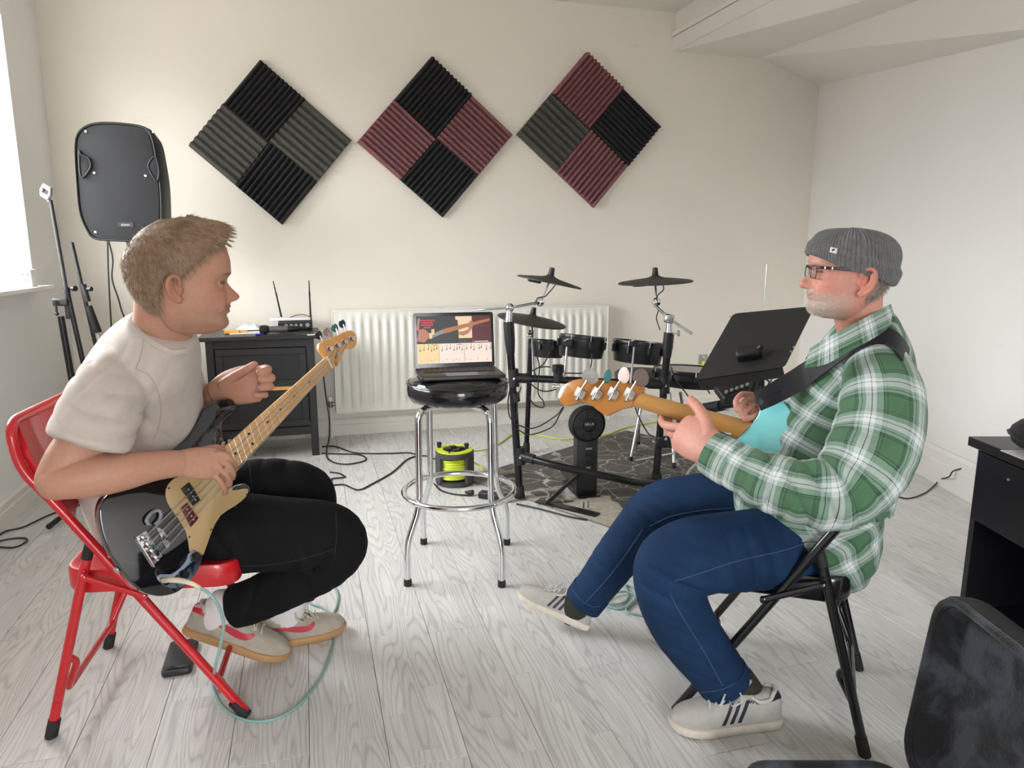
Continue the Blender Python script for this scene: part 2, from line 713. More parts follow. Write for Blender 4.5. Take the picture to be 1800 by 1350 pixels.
# staves: each strip is cut into lengths of its own
sy = t.math('ADD', t.math('DIVIDE', yy, .43), t.math('MULTIPLY', strip, .37))
stave = t.math('FLOOR', sy)
seed2 = t.math('ADD', seed, t.math('MULTIPLY', stave, 3.1))
comb = t.n('CombineXYZ')
t.l(t.math('ADD', t.math('MULTIPLY', xx, 7.0), seed2), comb.inputs[0])
t.l(t.math('ADD', t.math('MULTIPLY', yy, .62), t.math('MULTIPLY', seed2, 1.7)), comb.inputs[1])
t.l(seed2, comb.inputs[2])
n1 = t.n('TexNoise', Scale=1.0, Detail=1.5, Roughness=.45)
t.l(comb.outputs[0], n1.inputs['Vector'])
rings = t.math('SINE', t.math('MULTIPLY', n1.outputs['Fac'], 205.0))
c2 = t.n('CombineXYZ')
t.l(t.math('ADD', t.math('MULTIPLY', xx, 260.0), seed), c2.inputs[0])
t.l(t.math('MULTIPLY', yy, 9.0), c2.inputs[1])
n2 = t.n('TexNoise', Scale=1.0, Detail=3)
t.l(c2.outputs[0], n2.inputs['Vector'])
g1 = t.ramp(t.math('ADD', t.math('MULTIPLY', rings, .5), .5), [(.0, (.645, .64, .63)), (.24, (.79, .785, .775)), (1, (.835, .83, .82))])
g2 = t.ramp(n2.outputs['Fac'], [(.35, (.82, .82, .82)), (.6, (1, 1, 1))])
wn = t.n('TexWhiteNoise')
wn.noise_dimensions = '1D'
t.l(seed2, wn.inputs['W'])
tone = t.ramp(wn.outputs['Value'], [(0, (.86, .855, .85)), (1, (.97, .965, .955))])
col = t.mix(1.0, t.mix(.75, g1, g2, 'MULTIPLY'), tone, 'MULTIPLY')
# thin grooves between strips and staves
fx = t.math('ABSOLUTE', t.math('SUBTRACT', t.math('FRACT', t.math('DIVIDE', t.math('ADD', xx, .0975), .065)), .5))
fy = t.math('ABSOLUTE', t.math('SUBTRACT', t.math('FRACT', sy), .5))
gr = t.math('MAXIMUM', t.math('GREATER_THAN', fx, .488), t.math('GREATER_THAN', fy, .4975))
t.l(t.mix(t.math('MULTIPLY', gr, .30), col, (.38, .37, .36)), t.b.inputs['Base Color'])
t.b.inputs['Roughness'].default_value = .38
t.b.inputs['Specular IOR Level'].default_value = .45
bp = t.n('Bump', Strength=.12, Distance=.002)
t.l(g1, bp.inputs['Height'])
t.l(bp.outputs['Normal'], t.b.inputs['Normal'])

floor = MB().box((.1, 1.7, -.09), (7.2, 9.6, .15)).build('floor', mat('floor_core', (.55, .53, .5), .8), smooth=False)
structure(floor)
PW, PL, PT = .195, 1.285, .015
h = PT
wx, ly, cz = PW / 2 - .0006, PL / 2 - .0006, .0009
mbp = MB().add([(-wx, -ly, -h), (wx, -ly, -h), (wx, ly, -h), (-wx, ly, -h),
                (-wx, -ly, -cz), (wx, -ly, -cz), (wx, ly, -cz), (-wx, ly, -cz),
                (-wx + cz, -ly + cz, 0), (wx - cz, -ly + cz, 0), (wx - cz, ly - cz, 0), (-wx + cz, ly - cz, 0)],
               [(8, 9, 10, 11), (0, 1, 5, 4), (1, 2, 6, 5), (2, 3, 7, 6), (3, 0, 4, 7), (4, 5, 9, 8), (5, 6, 10, 9), (6, 7, 11, 10), (7, 4, 8, 11)])
plank_me = mbp.mesh('plank', fm, smooth=False)
offs = [0, .52, .26, .78, .13, .65, .91, .39]
for i in range(0, 28):
    for j in range(-2, 6):
        a = .1 + PW * i
        b = .2 + PL * (j + offs[i % 8])
        q = room(a, b)
        if q[0] > 2.55 or q[1] < -2.9 or b < -.75 or q[1] > 6.2:
            continue
        o = bpy.data.objects.new('plank', plank_me)
        COL.objects.link(o)
        o.parent = floor
        o.location = (q[0], q[1], .0)
        o.rotation_euler = (0, 0, YAW + math.pi * ((i * 7 + j * 3) % 2))

# ================================================================== ON AND ALONG THE WALLS
# ------------------------------------------------------------------ acoustic foam tiles
foam_col = {'black': mat('black_foam', (.022, .022, .024), .95, var=.2, vscale=40, bump=.5, bscale=400),
            'grey': mat('charcoal_green_foam', (.088, .085, .073), .95, var=.15, vscale=40, bump=.5, bscale=400),
            'maroon': mat('maroon_foam', (.25, .105, .112), .95, var=.15, vscale=40, bump=.5, bscale=400)}


def foam_tile(q, along, ribs, colour, label, group):
    """q: four corner pixels (top, right, bottom, left of the diamond); ribs run along edge 0 ('/') or 1 ('\\')"""
    c = [WALL(px, py, .012) for px, py in q]
    T, Rr, Bt, L = c
    if along == '/':                       # ribs parallel to left->top edge; count across from that edge to the other
        p00, p10, p01, p11 = L, Bt, T, Rr  # u across ribs, v along ribs
    else:
        p00, p10, p01, p11 = T, L, Rr, Bt
    base, amp = .012, .030
    V, F = [], []
    steps = ribs * 8
    g = .0
    for k in range(steps + 1):
        u = k / steps
        h = base + amp * (.5 - .5 * math.cos(2 * math.pi * u * ribs)) ** .8
        a, b = p00 * (1 - u) + p10 * u, p01 * (1 - u) + p11 * u
        V += [a - NB * .012, a + NB * h, b + NB * h, b - NB * .012]
    for k in range(steps):
        i, j = k * 4, (k + 1) * 4
        F += [(i + 1, i + 2, j + 2, j + 1), (i, i + 1, j + 1, j), (i + 2, i + 3, j + 3, j + 2)]
    F += [(0, 3, 2, 1), (steps * 4, steps * 4 + 1, steps * 4 + 2, steps * 4 + 3)]
    o = MB().add(V, F).build('acoustic_foam_tile', foam_col[colour], angle=60)
    bm = bmesh.new()
    bm.from_mesh(o.data)
    bmesh.ops.recalc_face_normals(bm, faces=bm.faces)
    bm.to_mesh(o.data)
    bm.free()
    return tag(o, label, 'foam tile', group)


def mid(a, b):
    return ((a[0] + b[0]) / 2, (a[1] + b[1]) / 2)


for where, (T, R_, Bm, L, Cn), cols in (
        ('leftmost', ((457, 106), (618, 247), (496, 395), (332, 257), (473, 250)), ('black', 'grey', 'black', 'grey')),
        ('middle', ((758, 100), (900, 237), (778, 382), (628, 250), (766, 244)), ('black', 'maroon', 'black', 'maroon')),
        ('rightmost', ((1030, 92), (1160, 222), (1043, 365), (908, 236), (1035, 228)), ('maroon', 'black', 'maroon', 'grey'))):
    tr, br, bl, tl = mid(T, R_), mid(R_, Bm), mid(Bm, L), mid(L, T)
    nm = {'black': 'black', 'grey': 'charcoal grey', 'maroon': 'maroon'}
    for pos, q, al, cc in (('top', (T, tr, Cn, tl), '/', cols[0]), ('right', (tr, R_, br, Cn), '\\', cols[1]),
                           ('bottom', (Cn, br, Bm, bl), '/', cols[2]), ('left', (tl, Cn, bl, L), '\\', cols[3])):
        foam_tile(q, al, 8 if cc == 'grey' else 11, cc, f'{nm[cc]} ribbed foam tile at the {pos} of the {where} wall diamond', 'acoustic foam tiles on the back wall')

# ------------------------------------------------------------------ radiator
radm = mat('radiator_enamel', (.83, .81, .75), .3, var=.02)
o0 = WALL(591, 727, .10)
o1 = WALL(1066, 709, .10)
W = np.dot(o1 - o0, E)
zb, zt = o0[2], WALL(587, 548, .10)[2]
H = zt - zb
rad = thing('radiator', (*o0[:2], 0), 'white fluted panel radiator under the foam diamonds', 'radiator')
nfl = 33
prof = []
mg = .035
for k in range(nfl * 8 + 1):
    u = k / (nfl * 8)
    ph = u * nfl % 1
    d = .0 if ph < .18 or ph > .82 else .016 * min(1, (ph - .18) / .14, (.82 - ph) / .14)
    prof.append((mg + u * (W - 2 * mg), d))
prof = [(0, 0)] + prof + [(W, 0)]
rows = [(0, 0), (.05, 0), (.085, 1), (H - .085, 1), (H - .05, 0), (H, 0)]
V, F = [], []
for (z, s) in rows:
    for (x, d) in prof:
        V.append(o0 + E * x + NB * (d * s) + UP * z)
n = len(prof)
for r in range(len(rows) - 1):
    for k in range(n - 1):
        F.append((r * n + k, r * n + k + 1, (r + 1) * n + k + 1, (r + 1) * n + k))
MB().add(V, F).build('front_panel', radm, rad, angle=60)
MB().box(o0 + E * W / 2 - NB * .03 + UP * (H + .004), (W, .065, .012), rotz(YAW)).build('top_grille', radm, rad, bevel=.003)
for x in (0.003, W - .003):
    MB().box(o0 + E * x - NB * .03 + UP * H / 2, (.007, .066, H), rotz(YAW)).build('end_panel', radm, rad, bevel=.002)
MB().box(o0 + E * W / 2 - NB * .066 + UP * H / 2, (W - .02, .008, H - .02), rotz(YAW)).build('back_panel', radm, rad)
brass = mat('dull_brass', (.38, .33, .22), .4, .8)
for x in (-.035, W + .035):
    q = o0 + E * x - NB * .03
    MB().tube([(q[0], q[1], 0), q + UP * .06], .008, 12).build('pipe', trimpaint, rad)
    v = MB().cyl(q + UP * .04, q + UP * .085, .014, n=14).cyl(q + UP * .06, q + UP * .06 + E * (.035 if x < 0 else -.035), .010, n=12)
    v.build('valve', brass, rad)
    MB().cyl(q + UP * .085, q + UP * .115, .017, .015, 14).build('valve_cap', sillm, rad)

# ------------------------------------------------------------------ wall sockets
def wall_socket(name, px, py, w, h, label, twin=False):
    q = WALL(px, py, .004)
    t = thing(name, q, label, 'socket')
    pw = MB()
    pw.prism(rrect(w, h, .006), q - NB * .004, E, UP, -.012, bev=.002)
    pw.build('face_plate', sillm, t)
    for s in ((-1, 1) if twin else (0,)):
        k = q + E * s * w * .25 + NB * .009
        MB().box(k + UP * h * .28, (.010, .004, .016), rotz(YAW)).build('rocker_switch', sillm, t, bevel=.001)
        for dx, dz, ww, hh in ((0, .012, .005, .009), (-.011, -.012, .008, .005), (.011, -.012, .008, .005)):
            MB().box(k + E * dx + UP * (dz - .012), (ww, .003, hh), rotz(YAW)).build('pin_hole', black, t)
    return t


s1 = wall_socket('wall_socket', 364, 684, .146, .086, 'white double wall socket left of the black cabinet', True)
q = WALL(373, 689, .04)
pl = tag(MB().box(q, (.05, .05, .06), rotz(YAW)).tube(circ(q + UP * .03, E, UP, .022, 16, 0, math.pi, True), .003, 8).build('plug_adaptor', black, bevel=.006),
         'black plug adaptor in the double wall socket', 'plug')
s2 = wall_socket('wall_socket', 1236, 632, .086, .086, 'white wall socket behind the music stand')
lime = mat('lime_plastic', (.62, .72, .03), .4)
q = WALL(1240, 640, .03)
tag(MB().box(q, (.045, .05, .05), rotz(YAW)).cyl(q - UP * .02, q - UP * .05, .008, n=10).build('lime_plug', lime, bevel=.008), 'lime yellow plug in the wall socket behind the music stand', 'plug')
# socket box standing on the window sill
q = room(.02, .66, WZ0 + .023)
t = thing('socket_box', q, 'white socket box standing on the window sill', 'socket')
MB().box(q + UP * .045, (.05, .09, .09), rotz(YAW)).build('box', sillm, t, bevel=.006)
Rz = rotz(YAW)
for dx, dz in ((-.02, .065), (.02, .065), (0, .035)):
    MB().box(q + UP * dz + NB * .0450 + E * dx * .55, (.006, .003, .007), Rz).build('pin_hole', black, t)

# ------------------------------------------------------------------ black-brown cabinet
cabm = mat('black_brown_stain', (.0105, .0100, .0102), .42, var=.2, vscale=30, stretch=(1, 1, .15))
cabin = mat('black_brown_panel', (.0085, .0083, .0088), .5, var=.2, vscale=30, stretch=(1, 1, .15))
fr = G(562, 800)
fl = fr - E * .62
Dp = .36
cab = thing('cabinet', (*(fr - E * .31)[:2], 0), 'black-brown wooden cabinet with two tilt-out doors', 'cabinet')
HT = .745
lw = .045
for x in (lw / 2, .62 - lw / 2):
    for d in (lw / 2, Dp - lw / 2):
        MB().box(fl + E * x - NB * d + UP * HT / 2, (lw, lw, HT), Rz).build('leg', cabm, cab, bevel=.003)
MB().box(fl + E * .31 - NB * (Dp / 2 - .01) + UP * (HT + .012), (.69, Dp + .06, .026), Rz).build('top', cabm, cab, bevel=.004)
for x in (.012, .608):
    MB().box(fl + E * x - NB * Dp / 2 + UP * (HT + .16) / 2, (.016, Dp - .08, HT - .16), Rz).build('side_panel', cabm, cab)
MB().box(fl + E * .31 - NB * .02 + UP * (HT - .025), (.53, .03, .05), Rz).build('top_rail', cabm, cab)
MB().box(fl + E * .31 - NB * .02 + UP * .165, (.53, .03, .05), Rz).build('bottom_rail', cabm, cab)
MB().box(fl + E * .31 - NB * (Dp - .01) + UP * (HT + .14) / 2, (.55, .01, HT - .14), Rz).build('back_panel', cabin, cab)
for i, (z0, z1) in enumerate(((.195, .425), (.452, .69))):
    cz, hh = (z0 + z1) / 2, z1 - z0
    d = MB().box(fl + E * .31 - NB * .022 + UP * cz, (.522, .018, hh), Rz).build('door', cabin, cab, bevel=.002)
    for dx, dz, sx, sz in ((0, hh / 2 - .02, .522, .04), (0, -hh / 2 + .02, .522, .04), (-.241, 0, .04, hh - .08), (.241, 0, .04, hh - .08)):
        MB().box(fl + E * (.31 + dx) - NB * .010 + UP * (cz + dz), (sx, .010, sz), Rz).build('door_moulding', cabm, d, bevel=.002)
MB().box(fl + E * .31 - NB * .026 + UP * .4385, (.51, .02, .024), Rz).build('drawer_edge', mat('raw_pine', (.72, .38, .12), .6, var=.12, vscale=20, stretch=(.1, .1, 1)), cab)
CT = HT + .025                                   # top surface
def CAB(px, py, z=CT):
    return G(px, py, z)

# things on the cabinet
pine = mat('orange_card', (.72, .36, .05), .6)
q = CAB(408, 586)
tag(MB().box(q + UP * .010, (.085, .05, .018), rotz(.3)).box(q + E * .06 + UP * .008, (.06, .022, .012), rotz(.25)).build('orange_tape_dispenser', pine, bevel=.002), 'small orange plastic piece at the cabinet corner', 'dispenser')
paper = mat('white_paper', (.82, .82, .81), .7, var=.03)
film = mat('clear_plastic_bag', (.80, .80, .79), .25, var=.08, vscale=30, bump=.8, bscale=25)


def crumple(name, c, w, d, hh, rot, m, label, cat, seed):
    V, F = [], []
    nx, ny = 14, 10
    R = rotz(rot)
    for k in (0, 1):
        for i in range(nx + 1):
            for j in range(ny + 1):
                x, y = (i / nx - .5) * w, (j / ny - .5) * d
                e = max(0, 1 - max(abs(i / nx - .5), abs(j / ny - .5)) * 2) ** .5
                z = .002 + (hh * e * (.55 + .9 * noise.noise(Vector((x * 22 + seed, y * 22, seed)))) if k else 0)
                V.append(np.asarray(c) + R @ np.array([x, y, max(z, .001 if k else 0)]))
    st = (nx + 1) * (ny + 1)
    for i in range(nx):
        for j in range(ny):
            a = i * (ny + 1) + j
            F.append((st + a, st + a + ny + 1, st + a + ny + 2, st + a + 1))
            F.append((a + 1, a + ny + 2, a + ny + 1, a))
    for i in range(nx):
        F.append((i * (ny + 1), (i + 1) * (ny + 1), st + (i + 1) * (ny + 1), st + i * (ny + 1)))
        F.append((st + i * (ny + 1) + ny, st + (i + 1) * (ny + 1) + ny, (i + 1) * (ny + 1) + ny, i * (ny + 1) + ny))
    for j in range(ny):
        F.append((st + j, st + j + 1, j + 1, j))
        F.append((nx * (ny + 1) + j, nx * (ny + 1) + j + 1, st + nx * (ny + 1) + j + 1, st + nx * (ny + 1) + j))
    return tag(MB().add(V, F).build(name, m), label, cat)


tag(MB().box(CAB(436, 585) + UP * .0015, (.21, .12, .003), rotz(.35)).build('paper_sheet', paper), 'flat white paper sheets on the cabinet', 'paper')
crumple('plastic_bag', CAB(443, 580) + UP * .003, .20, .11, .05, .2, film, 'crumpled clear plastic bag on the cabinet', 'bag', 3.0)
q = CAB(450, 590) + UP * .006
tag(MB().cyl(q, q + E * .03, .006, n=12).cyl(q + E * .03, q + E * .045, .004, .001, 12).build('pen_cap', mat('blue_plastic', (.02, .02, .35), .3)), 'tiny blue pen cap on the cabinet edge', 'pen cap')
# wireless microphone
q = CAB(462, 587) + UP * .027
t = thing('microphone', q - UP * .027, 'dark handheld microphone lying on the cabinet', 'microphone')
dm = E
MB().lathe(q - dm * .02, dm, [(.0, 0), (.018, .002), (.026, .012), (.027, .035), (.024, .052), (.019, .058)], 24).build('grille', mat('mic_mesh', (.02, .02, .02), .5, .4, bump=.9, bscale=500), t)
MB().lathe(q + dm * .036, dm, [(.0185, 0), (.0195, .05), (.0175, .11)], 24).build('handle', mat('mic_grey', (.10, .10, .10), .4), t)
MB().lathe(q + dm * .146, dm, [(.0175, 0), (.0185, .01), (.016, .065), (.012, .07), (0, .07)], 24).build('end_cap', black, t)
# wireless receiver box with two aerials
q = CAB(520, 579)
t = thing('wireless_receiver', q, 'black wireless receiver with two upright aerials on the cabinet', 'receiver')
MB().box(q + UP * .032, (.21, .15, .044), Rz).build('case', black, t, bevel=.004)
for i in range(4):
    k = q + NB * .0755 + E * (-.055 + i * .03) + UP * .034
    MB().lathe(k, NB, [(.010, 0), (.009, .012), (0, .013)], 16).build('knob', mat('grey_knob', (.3, .3, .3), .4), t)
k = q + NB * .0755 + E * .075 + UP * .034
MB().lathe(k, NB, [(.013, 0), (.012, .010), (0, .011)], 16).build('knob', mat('grey_knob', (.3, .3, .3), .4), t)
for (ax, ay), (bx, by) in (((496, 560), (480, 494)), ((546, 558), (543, 493))):
    yy_ = float(q[1] + .05)
    p0, p1 = P(ax, ay, yy_), P(bx, by, yy_)
    p0 = p0 * 1
    b0 = np.array([p0[0], p0[1], q[2] + .05])
    MB().tube([b0, p0 * .35 + p1 * .65 + 0, p1], [.007, .0045, .003], 10).build('aerial', black, t)
    MB().lathe(p0 * .35 + p1 * .65, unit(p1 - p0), [(.0055, -.02), (.0055, .01), (.003, .012)], 12).build('aerial_joint', black, t)
tag(MB().prism(rrect(.25, .10, .008), q + UP * .06 - E * .03 - NB * .03, E, -NB, .016, bev=.002).build('white_adaptor_box', sillm), 'slim white box lying on top of the receiver', 'box')
tag(MB().tube(crom([q + UP * .079 + E * -.03, q + UP * .094 + E * .02, q + UP * .092 + E * .06, q + UP * .0795 + E * .09], 6), .0025, 8).build('short_cable', cablemat), 'short black cable looped over the white box', 'cable')
q2 = CAB(548, 589)
tag(MB().box(q2 + UP * .002, (.05, .03, .003), rotz(.5)).build('white_sticker', paper), 'small white tag at the right front of the cabinet', 'tag')

# ------------------------------------------------------------------ loudspeaker on a pole
SY = 3.75
pts = [(150, 222), (175, 215), (215, 216), (252, 222), (268, 236), (278, 280), (285, 330), (287, 390), (286, 420), (276, 427), (215, 425), (168, 421), (152, 402), (141, 372), (136, 320), (133, 265), (136, 238)]
c0 = P(212, 322, SY)
Xs = unit(np.array([.985, .17, 0]))              # across the cabinet front
Fs = np.array([Xs[1], -Xs[0], 0])                # out of the front
loc2 = []
for px, py in pts:
    w = ONPLANE(px, py, c0, Fs) - c0
    loc2.append((np.dot(w, Xs), w[2]))
sp = thing('loudspeaker', c0 - UP * .33, 'large black loudspeaker on a pole in the left corner', 'loudspeaker')
outl = crom(loc2, 4, True)
spk = mat('loudspeaker_plastic', (.013, .0135, .015), .55, bump=.3, bscale=250)
rows_ = []
mb = MB()
V, F = [], []
for d, s in ((0.0, .965), (.006, .99), (.02, 1.0), (-.04, 1.0), (-.18, .93), (-.30, .72), (-.34, .66), (-.345, .6)):
    pass
seq = [(.012, .95), (.020, .965), (.022, .985), (.012, 1.0), (-.05, 1.0), (-.20, .92), (-.31, .70), (-.34, .64)]
for d, s in seq:
    for x, z in outl:
        V.append(c0 + Xs * x * s + UP * z * s + Fs * d)
n = len(outl)
for r in range(len(seq) - 1):
    for k in range(n):
        F.append((r * n + k, r * n + (k + 1) % n, (r + 1) * n + (k + 1) % n, (r + 1) * n + k))
F.append(tuple(range(n)))
F.append(tuple(range(len(seq) * n - 1, (len(seq) - 1) * n - 1, -1)))
MB().add(V, F).build('cabinet_shell', spk, sp)
gr = outl * .93
MB().prism(gr, c0 + Fs * .013, Xs, UP, .004, bev=.0015).build('grille', mat('loudspeaker_grille', (.015, .0155, .0175), .65, .1, bump=.6, bscale=900), sp)
for side, poly in (('l', [(140, 266), (143, 272), (156, 278), (160, 294), (146, 312), (141, 300)]), ('r', [(274, 276), (264, 284), (262, 296), (276, 318), (280, 300)])):
    pp = [ONPLANE(px, py, c0 + Fs * .018, Fs) - c0 for px, py in poly]
    pp = [(np.dot(w, Xs), w[2]) for w in pp]
    h_ = MB().prism(crom(pp, 3, True), c0 + Fs * .017, Xs, UP, .006, bev=.002).build('handle_pocket', mat('handle_recess', (.006, .006, .009), .7), sp)
    ring = [c0 + Fs * .023 + Xs * a + UP * b for a, b in crom(pp, 4, True)]
    MB().tube(ring, .005, 8, closed=True).build('handle_rim', spk, h_)
for px, py in ((151, 231), (166, 304), (256, 309), (168, 408), (270, 232)):
    k = ONPLANE(px, py, c0 + Fs * .018, Fs)
    MB().lathe(k, Fs, [(.006, -.004), (.006, .003), (.003, .004), (0, .003)], 10).build('screw', steel, sp)
k = ONPLANE(221, 395, c0 + Fs * .018, Fs)
MB().box(k, (.075, .004, .024), np.c_[Xs, -Fs, UP]).build('badge', black, sp)
text('badge_lettering', 'skytec', mat('badge_silver', (.5, .5, .5), .4), sp, k + Fs * .003, Xs, UP, .017)
MB().box(P(134, 305, SY) - Fs * .12, (.02, .10, .16), np.c_[Xs, -Fs, UP]).build('side_handle', spk, sp, bevel=.005)

pole_top = P(226, 424, SY + .06)
base = np.array([pole_top[0] + .06, pole_top[1] + .10, 0.0])
st = thing('speaker_stand', base, 'black tripod pole stand under the loudspeaker', 'stand')
MB().cyl(base + UP * .12, pole_top + UP * .06, .0175, n=20).build('inner_pole', blackmetal, st)
MB().cyl(base + UP * .10, base + (pole_top - base) * .62, .021, n=20).build('outer_pole', blackmetal, st)
MB().cyl(base + (pole_top - base) * .60, base + (pole_top - base) * .66, .028, n=20).build('collar', black, st)
for a in (200, 320, 80):
    d = np.array([math.cos(math.radians(a)), math.sin(math.radians(a)), 0])
    k1, k2 = base + UP * .62 + d * .03, base + d * .46 + UP * .012
    L_ = MB().tube([k1, k2], .0125, 12).build('leg', blackmetal, st)
    MB().cyl(k2 - UP * .012 - d * .03, k2 + d * .02 + UP * .006, .017, .016, 12).build('rubber_foot', rubber, L_)
    MB().tube([base + UP * .22, k1 * .5 + k2 * .5], .009, 8).build('brace', blackmetal, st)
MB().cyl(base + UP * .60, base + UP * .66, .03, n=20).build('leg_bracket', black, st)
for i, pp in enumerate(([(189, 424), (190, 470), (193, 530), (197, 600), (200, 680)], [(191, 424), (198, 455), (197, 490), (208, 525), (216, 552), (232, 580)])):
    tag(MB().tube(crom([P(a, b, 3.86) for a, b in pp], 8), .0045, 8).build('hanging_cable', cablemat),
        ('straight', 'wavy')[i] + ' black cable hanging down from the loudspeaker', 'cable', 'speaker cables')

# ------------------------------------------------------------------ microphone stands in the corner
MY = 3.40
foot = G(125, 876)
foot = np.array([P(142, 760, MY)[0] + .03, MY + .02, 0])
ms = thing('microphone_stand', foot, 'black boom microphone stand with a clip against the left wall', 'microphone stand')
j1 = P(118, 541, MY)
MB().tube([foot + UP * .06, P(107, 560, MY)], [.011, .011], 14).build('lower_tube', blackmetal, ms)
MB().tube([P(132, 700, MY), P(107, 556, MY)], [.015, .015], 14).build('outer_tube', blackmetal, ms)
MB().tube([P(89, 352, MY), P(118, 516, MY)], [.008, .009], 12).build('boom_tip', mat('dark_chrome', (.04, .04, .04), .35, .5), ms)
MB().tube([P(118, 512, MY), P(158, 690, MY)], .0115, 12).build('boom_tube', blackmetal, ms)
MB().tube([P(117, 508, MY), P(122, 560, MY)], .015, 12).build('boom_clutch', black, ms)
kq = P(128, 507, MY)
MB().lathe(kq, unit((1, -.4, 0)), [(.006, -.03), (.006, 0), (.013, 0), (.013, .018), (0, .02)], 12).build('knob', black, ms)
MB().box(P(108, 531, MY - .01), (.07, .035, .035), rotz(.1)).build('swivel_joint', black, ms, bevel=.006)
lv = P(98, 533, MY - .04)
MB().tube([lv + np.array([0, 0, .012]), lv, lv - UP * .045], .005, 8).sphere(lv - UP * .05, .009, 10, 8).build('lever', black, ms)
kc = P(81, 338, MY)
Rc = frame(unit((.8, -.5, -.35)), (0, .2, 1))
MB().tube([kc + Rc @ np.array(q) for q in ((-.035, 0, .0), (-.03, 0, .022), (.03, 0, .022), (.036, 0, 0), (.03, 0, -.018), (-.03, 0, -.018))], .008, 8, closed=True, flat=1.6).build('clip', mat('grey_clip', (.12, .12, .12), .5), ms)
MB().tube([kc - UP * .015, P(88, 354, MY)], [.008, .011], 10).build('clip_stem', steel, ms)
for a in (262, 20, 140):
    d = np.array([math.cos(math.radians(a)), math.sin(math.radians(a)), 0])
    k2 = foot + d * .30 + UP * .013
    L_ = MB().tube([foot + UP * .10 + d * .01, k2], [.009, .008], 10).build('leg', blackmetal, ms)
    MB().tube([k2 - d * .05 + UP * .015, k2 + d * .02], [.012, .013], 10).build('rubber_foot', rubber, L_)
MB().cyl(foot + UP * .06, foot + UP * .14, .02, n=14).build('base_hub', black, ms)
MY2 = 3.72
f2 = np.array([P(215, 760, MY2)[0], MY2, 0])
ms2 = thing('microphone_stand', f2, 'folded black microphone stand leaning behind the boom stand', 'microphone stand')
MB().tube([f2 + UP * .02, P(126, 426, MY2)], [.010, .010], 12).build('tube', blackmetal, ms2)
MB().tube([P(146, 500, MY2), P(155, 530, MY2)], .014, 12).build('clutch', black, ms2)
MB().tube([P(156, 538, MY2), P(172, 585, MY2)], [.016, .021], 14).build('grip', rubber, ms2)
MB().lathe(P(158, 508, MY2 - .01), (1, -.2, 0), [(.005, -.02), (.012, -.012), (.012, .010), (0, .012)], 10).build('knob', black, ms2)
MB().tube([P(173, 588, MY2 - .015), P(178, 612, MY2 - .015)], .007, 8).build('label_sleeve', mat('grey_label', (.4, .4, .4), .5), ms2)
for a in (80, 200, 320):
    d = np.array([math.cos(math.radians(a)), math.sin(math.radians(a)), 0])
    MB().tube([f2 + UP * .30, f2 + d * .10 + UP * .010], .008, 10).build('leg', blackmetal, ms2)

# ================================================================== MIDDLE OF THE ROOM
# ------------------------------------------------------------------ rug
RA, RB, RF = G(817, 843), G(1002, 738), G(1078, 931)
ru = unit(RF - RA)
rv = unit(RB - RA)
rv = unit(rv - ru * np.dot(ru, rv))
RLn, RWd = 1.32, float(np.dot(RB - RA, rv))
rugm = bpy.data.materials.new('marbled_rug')
rugm.use_nodes = True
t = NT(rugm)
tc = t.n('TexCoord').outputs['Object']
nz = t.n('TexNoise', Scale=3.0, Detail=5)
t.l(tc, nz.inputs['Vector'])
vadd = t.n('VectorMath')
vadd.operation = 'MULTIPLY_ADD'
t.l(nz.outputs['Color'], vadd.inputs[0])
vadd.inputs[1].default_value = (.35, .35, 0)
t.l(tc, vadd.inputs[2])
vo = t.n('TexVoronoi', Scale=7.5)
vo.feature = 'DISTANCE_TO_EDGE'
t.l(vadd.outputs[0], vo.inputs['Vector'])
vo2 = t.n('TexVoronoi', Scale=3.4)
vo2.feature = 'F1'
t.l(vadd.outputs[0], vo2.inputs['Vector'])
basec = t.ramp(vo2.outputs['Color'], [(.0, (.085, .075, .068)), (.45, (.14, .125, .112)), (.62, (.15, .135, .12)), (.7, (.42, .38, .31)), (1, (.48, .43, .35))])
vein = t.ramp(vo.outputs['Distance'], [(0, (1, 1, 1)), (.010, (.7, .7, .7)), (.028, (0, 0, 0))])
c_ = t.mix(vein, basec, (.55, .52, .47))
n5 = t.n('TexNoise', Scale=45.0, Detail=3)
t.l(tc, n5.inputs['Vector'])
t.l(t.mix(.6, c_, t.ramp(n5.outputs['Fac'], [(.35, (.6, .6, .6)), (.65, (1.0, 1.0, 1.0))]), 'MULTIPLY'), t.b.inputs['Base Color'])
t.b.inputs['Roughness'].default_value = .95
rc = RA + ru * RLn / 2 + rv * RWd / 2
mb = MB().prism(rrect(RLn, RWd, .01, 2), rc, ru, rv, .010, bev=.003)
rug = MB()
rug.v = [tuple(np.asarray(v) - np.array([rc[0], rc[1], 0])) for v in mb.v]
rug.f, rug.m = mb.f, mb.m
rg = thing('rug', (rc[0], rc[1], 0), 'dark brown rug with pale marble veins under the drum kit', 'rug')
o = link('pile', rug.mesh('pile', rugm), rg)
o.location = (0, 0, 0)
edge = [rc + ru * a + rv * b + UP * .007 for a, b in ((-RLn / 2, -RWd / 2), (RLn / 2, -RWd / 2), (RLn / 2, RWd / 2), (-RLn / 2, RWd / 2))]
MB().tube(edge, .005, 6, closed=True).build('binding', mat('rug_binding', (.16, .15, .14), .8), rg)

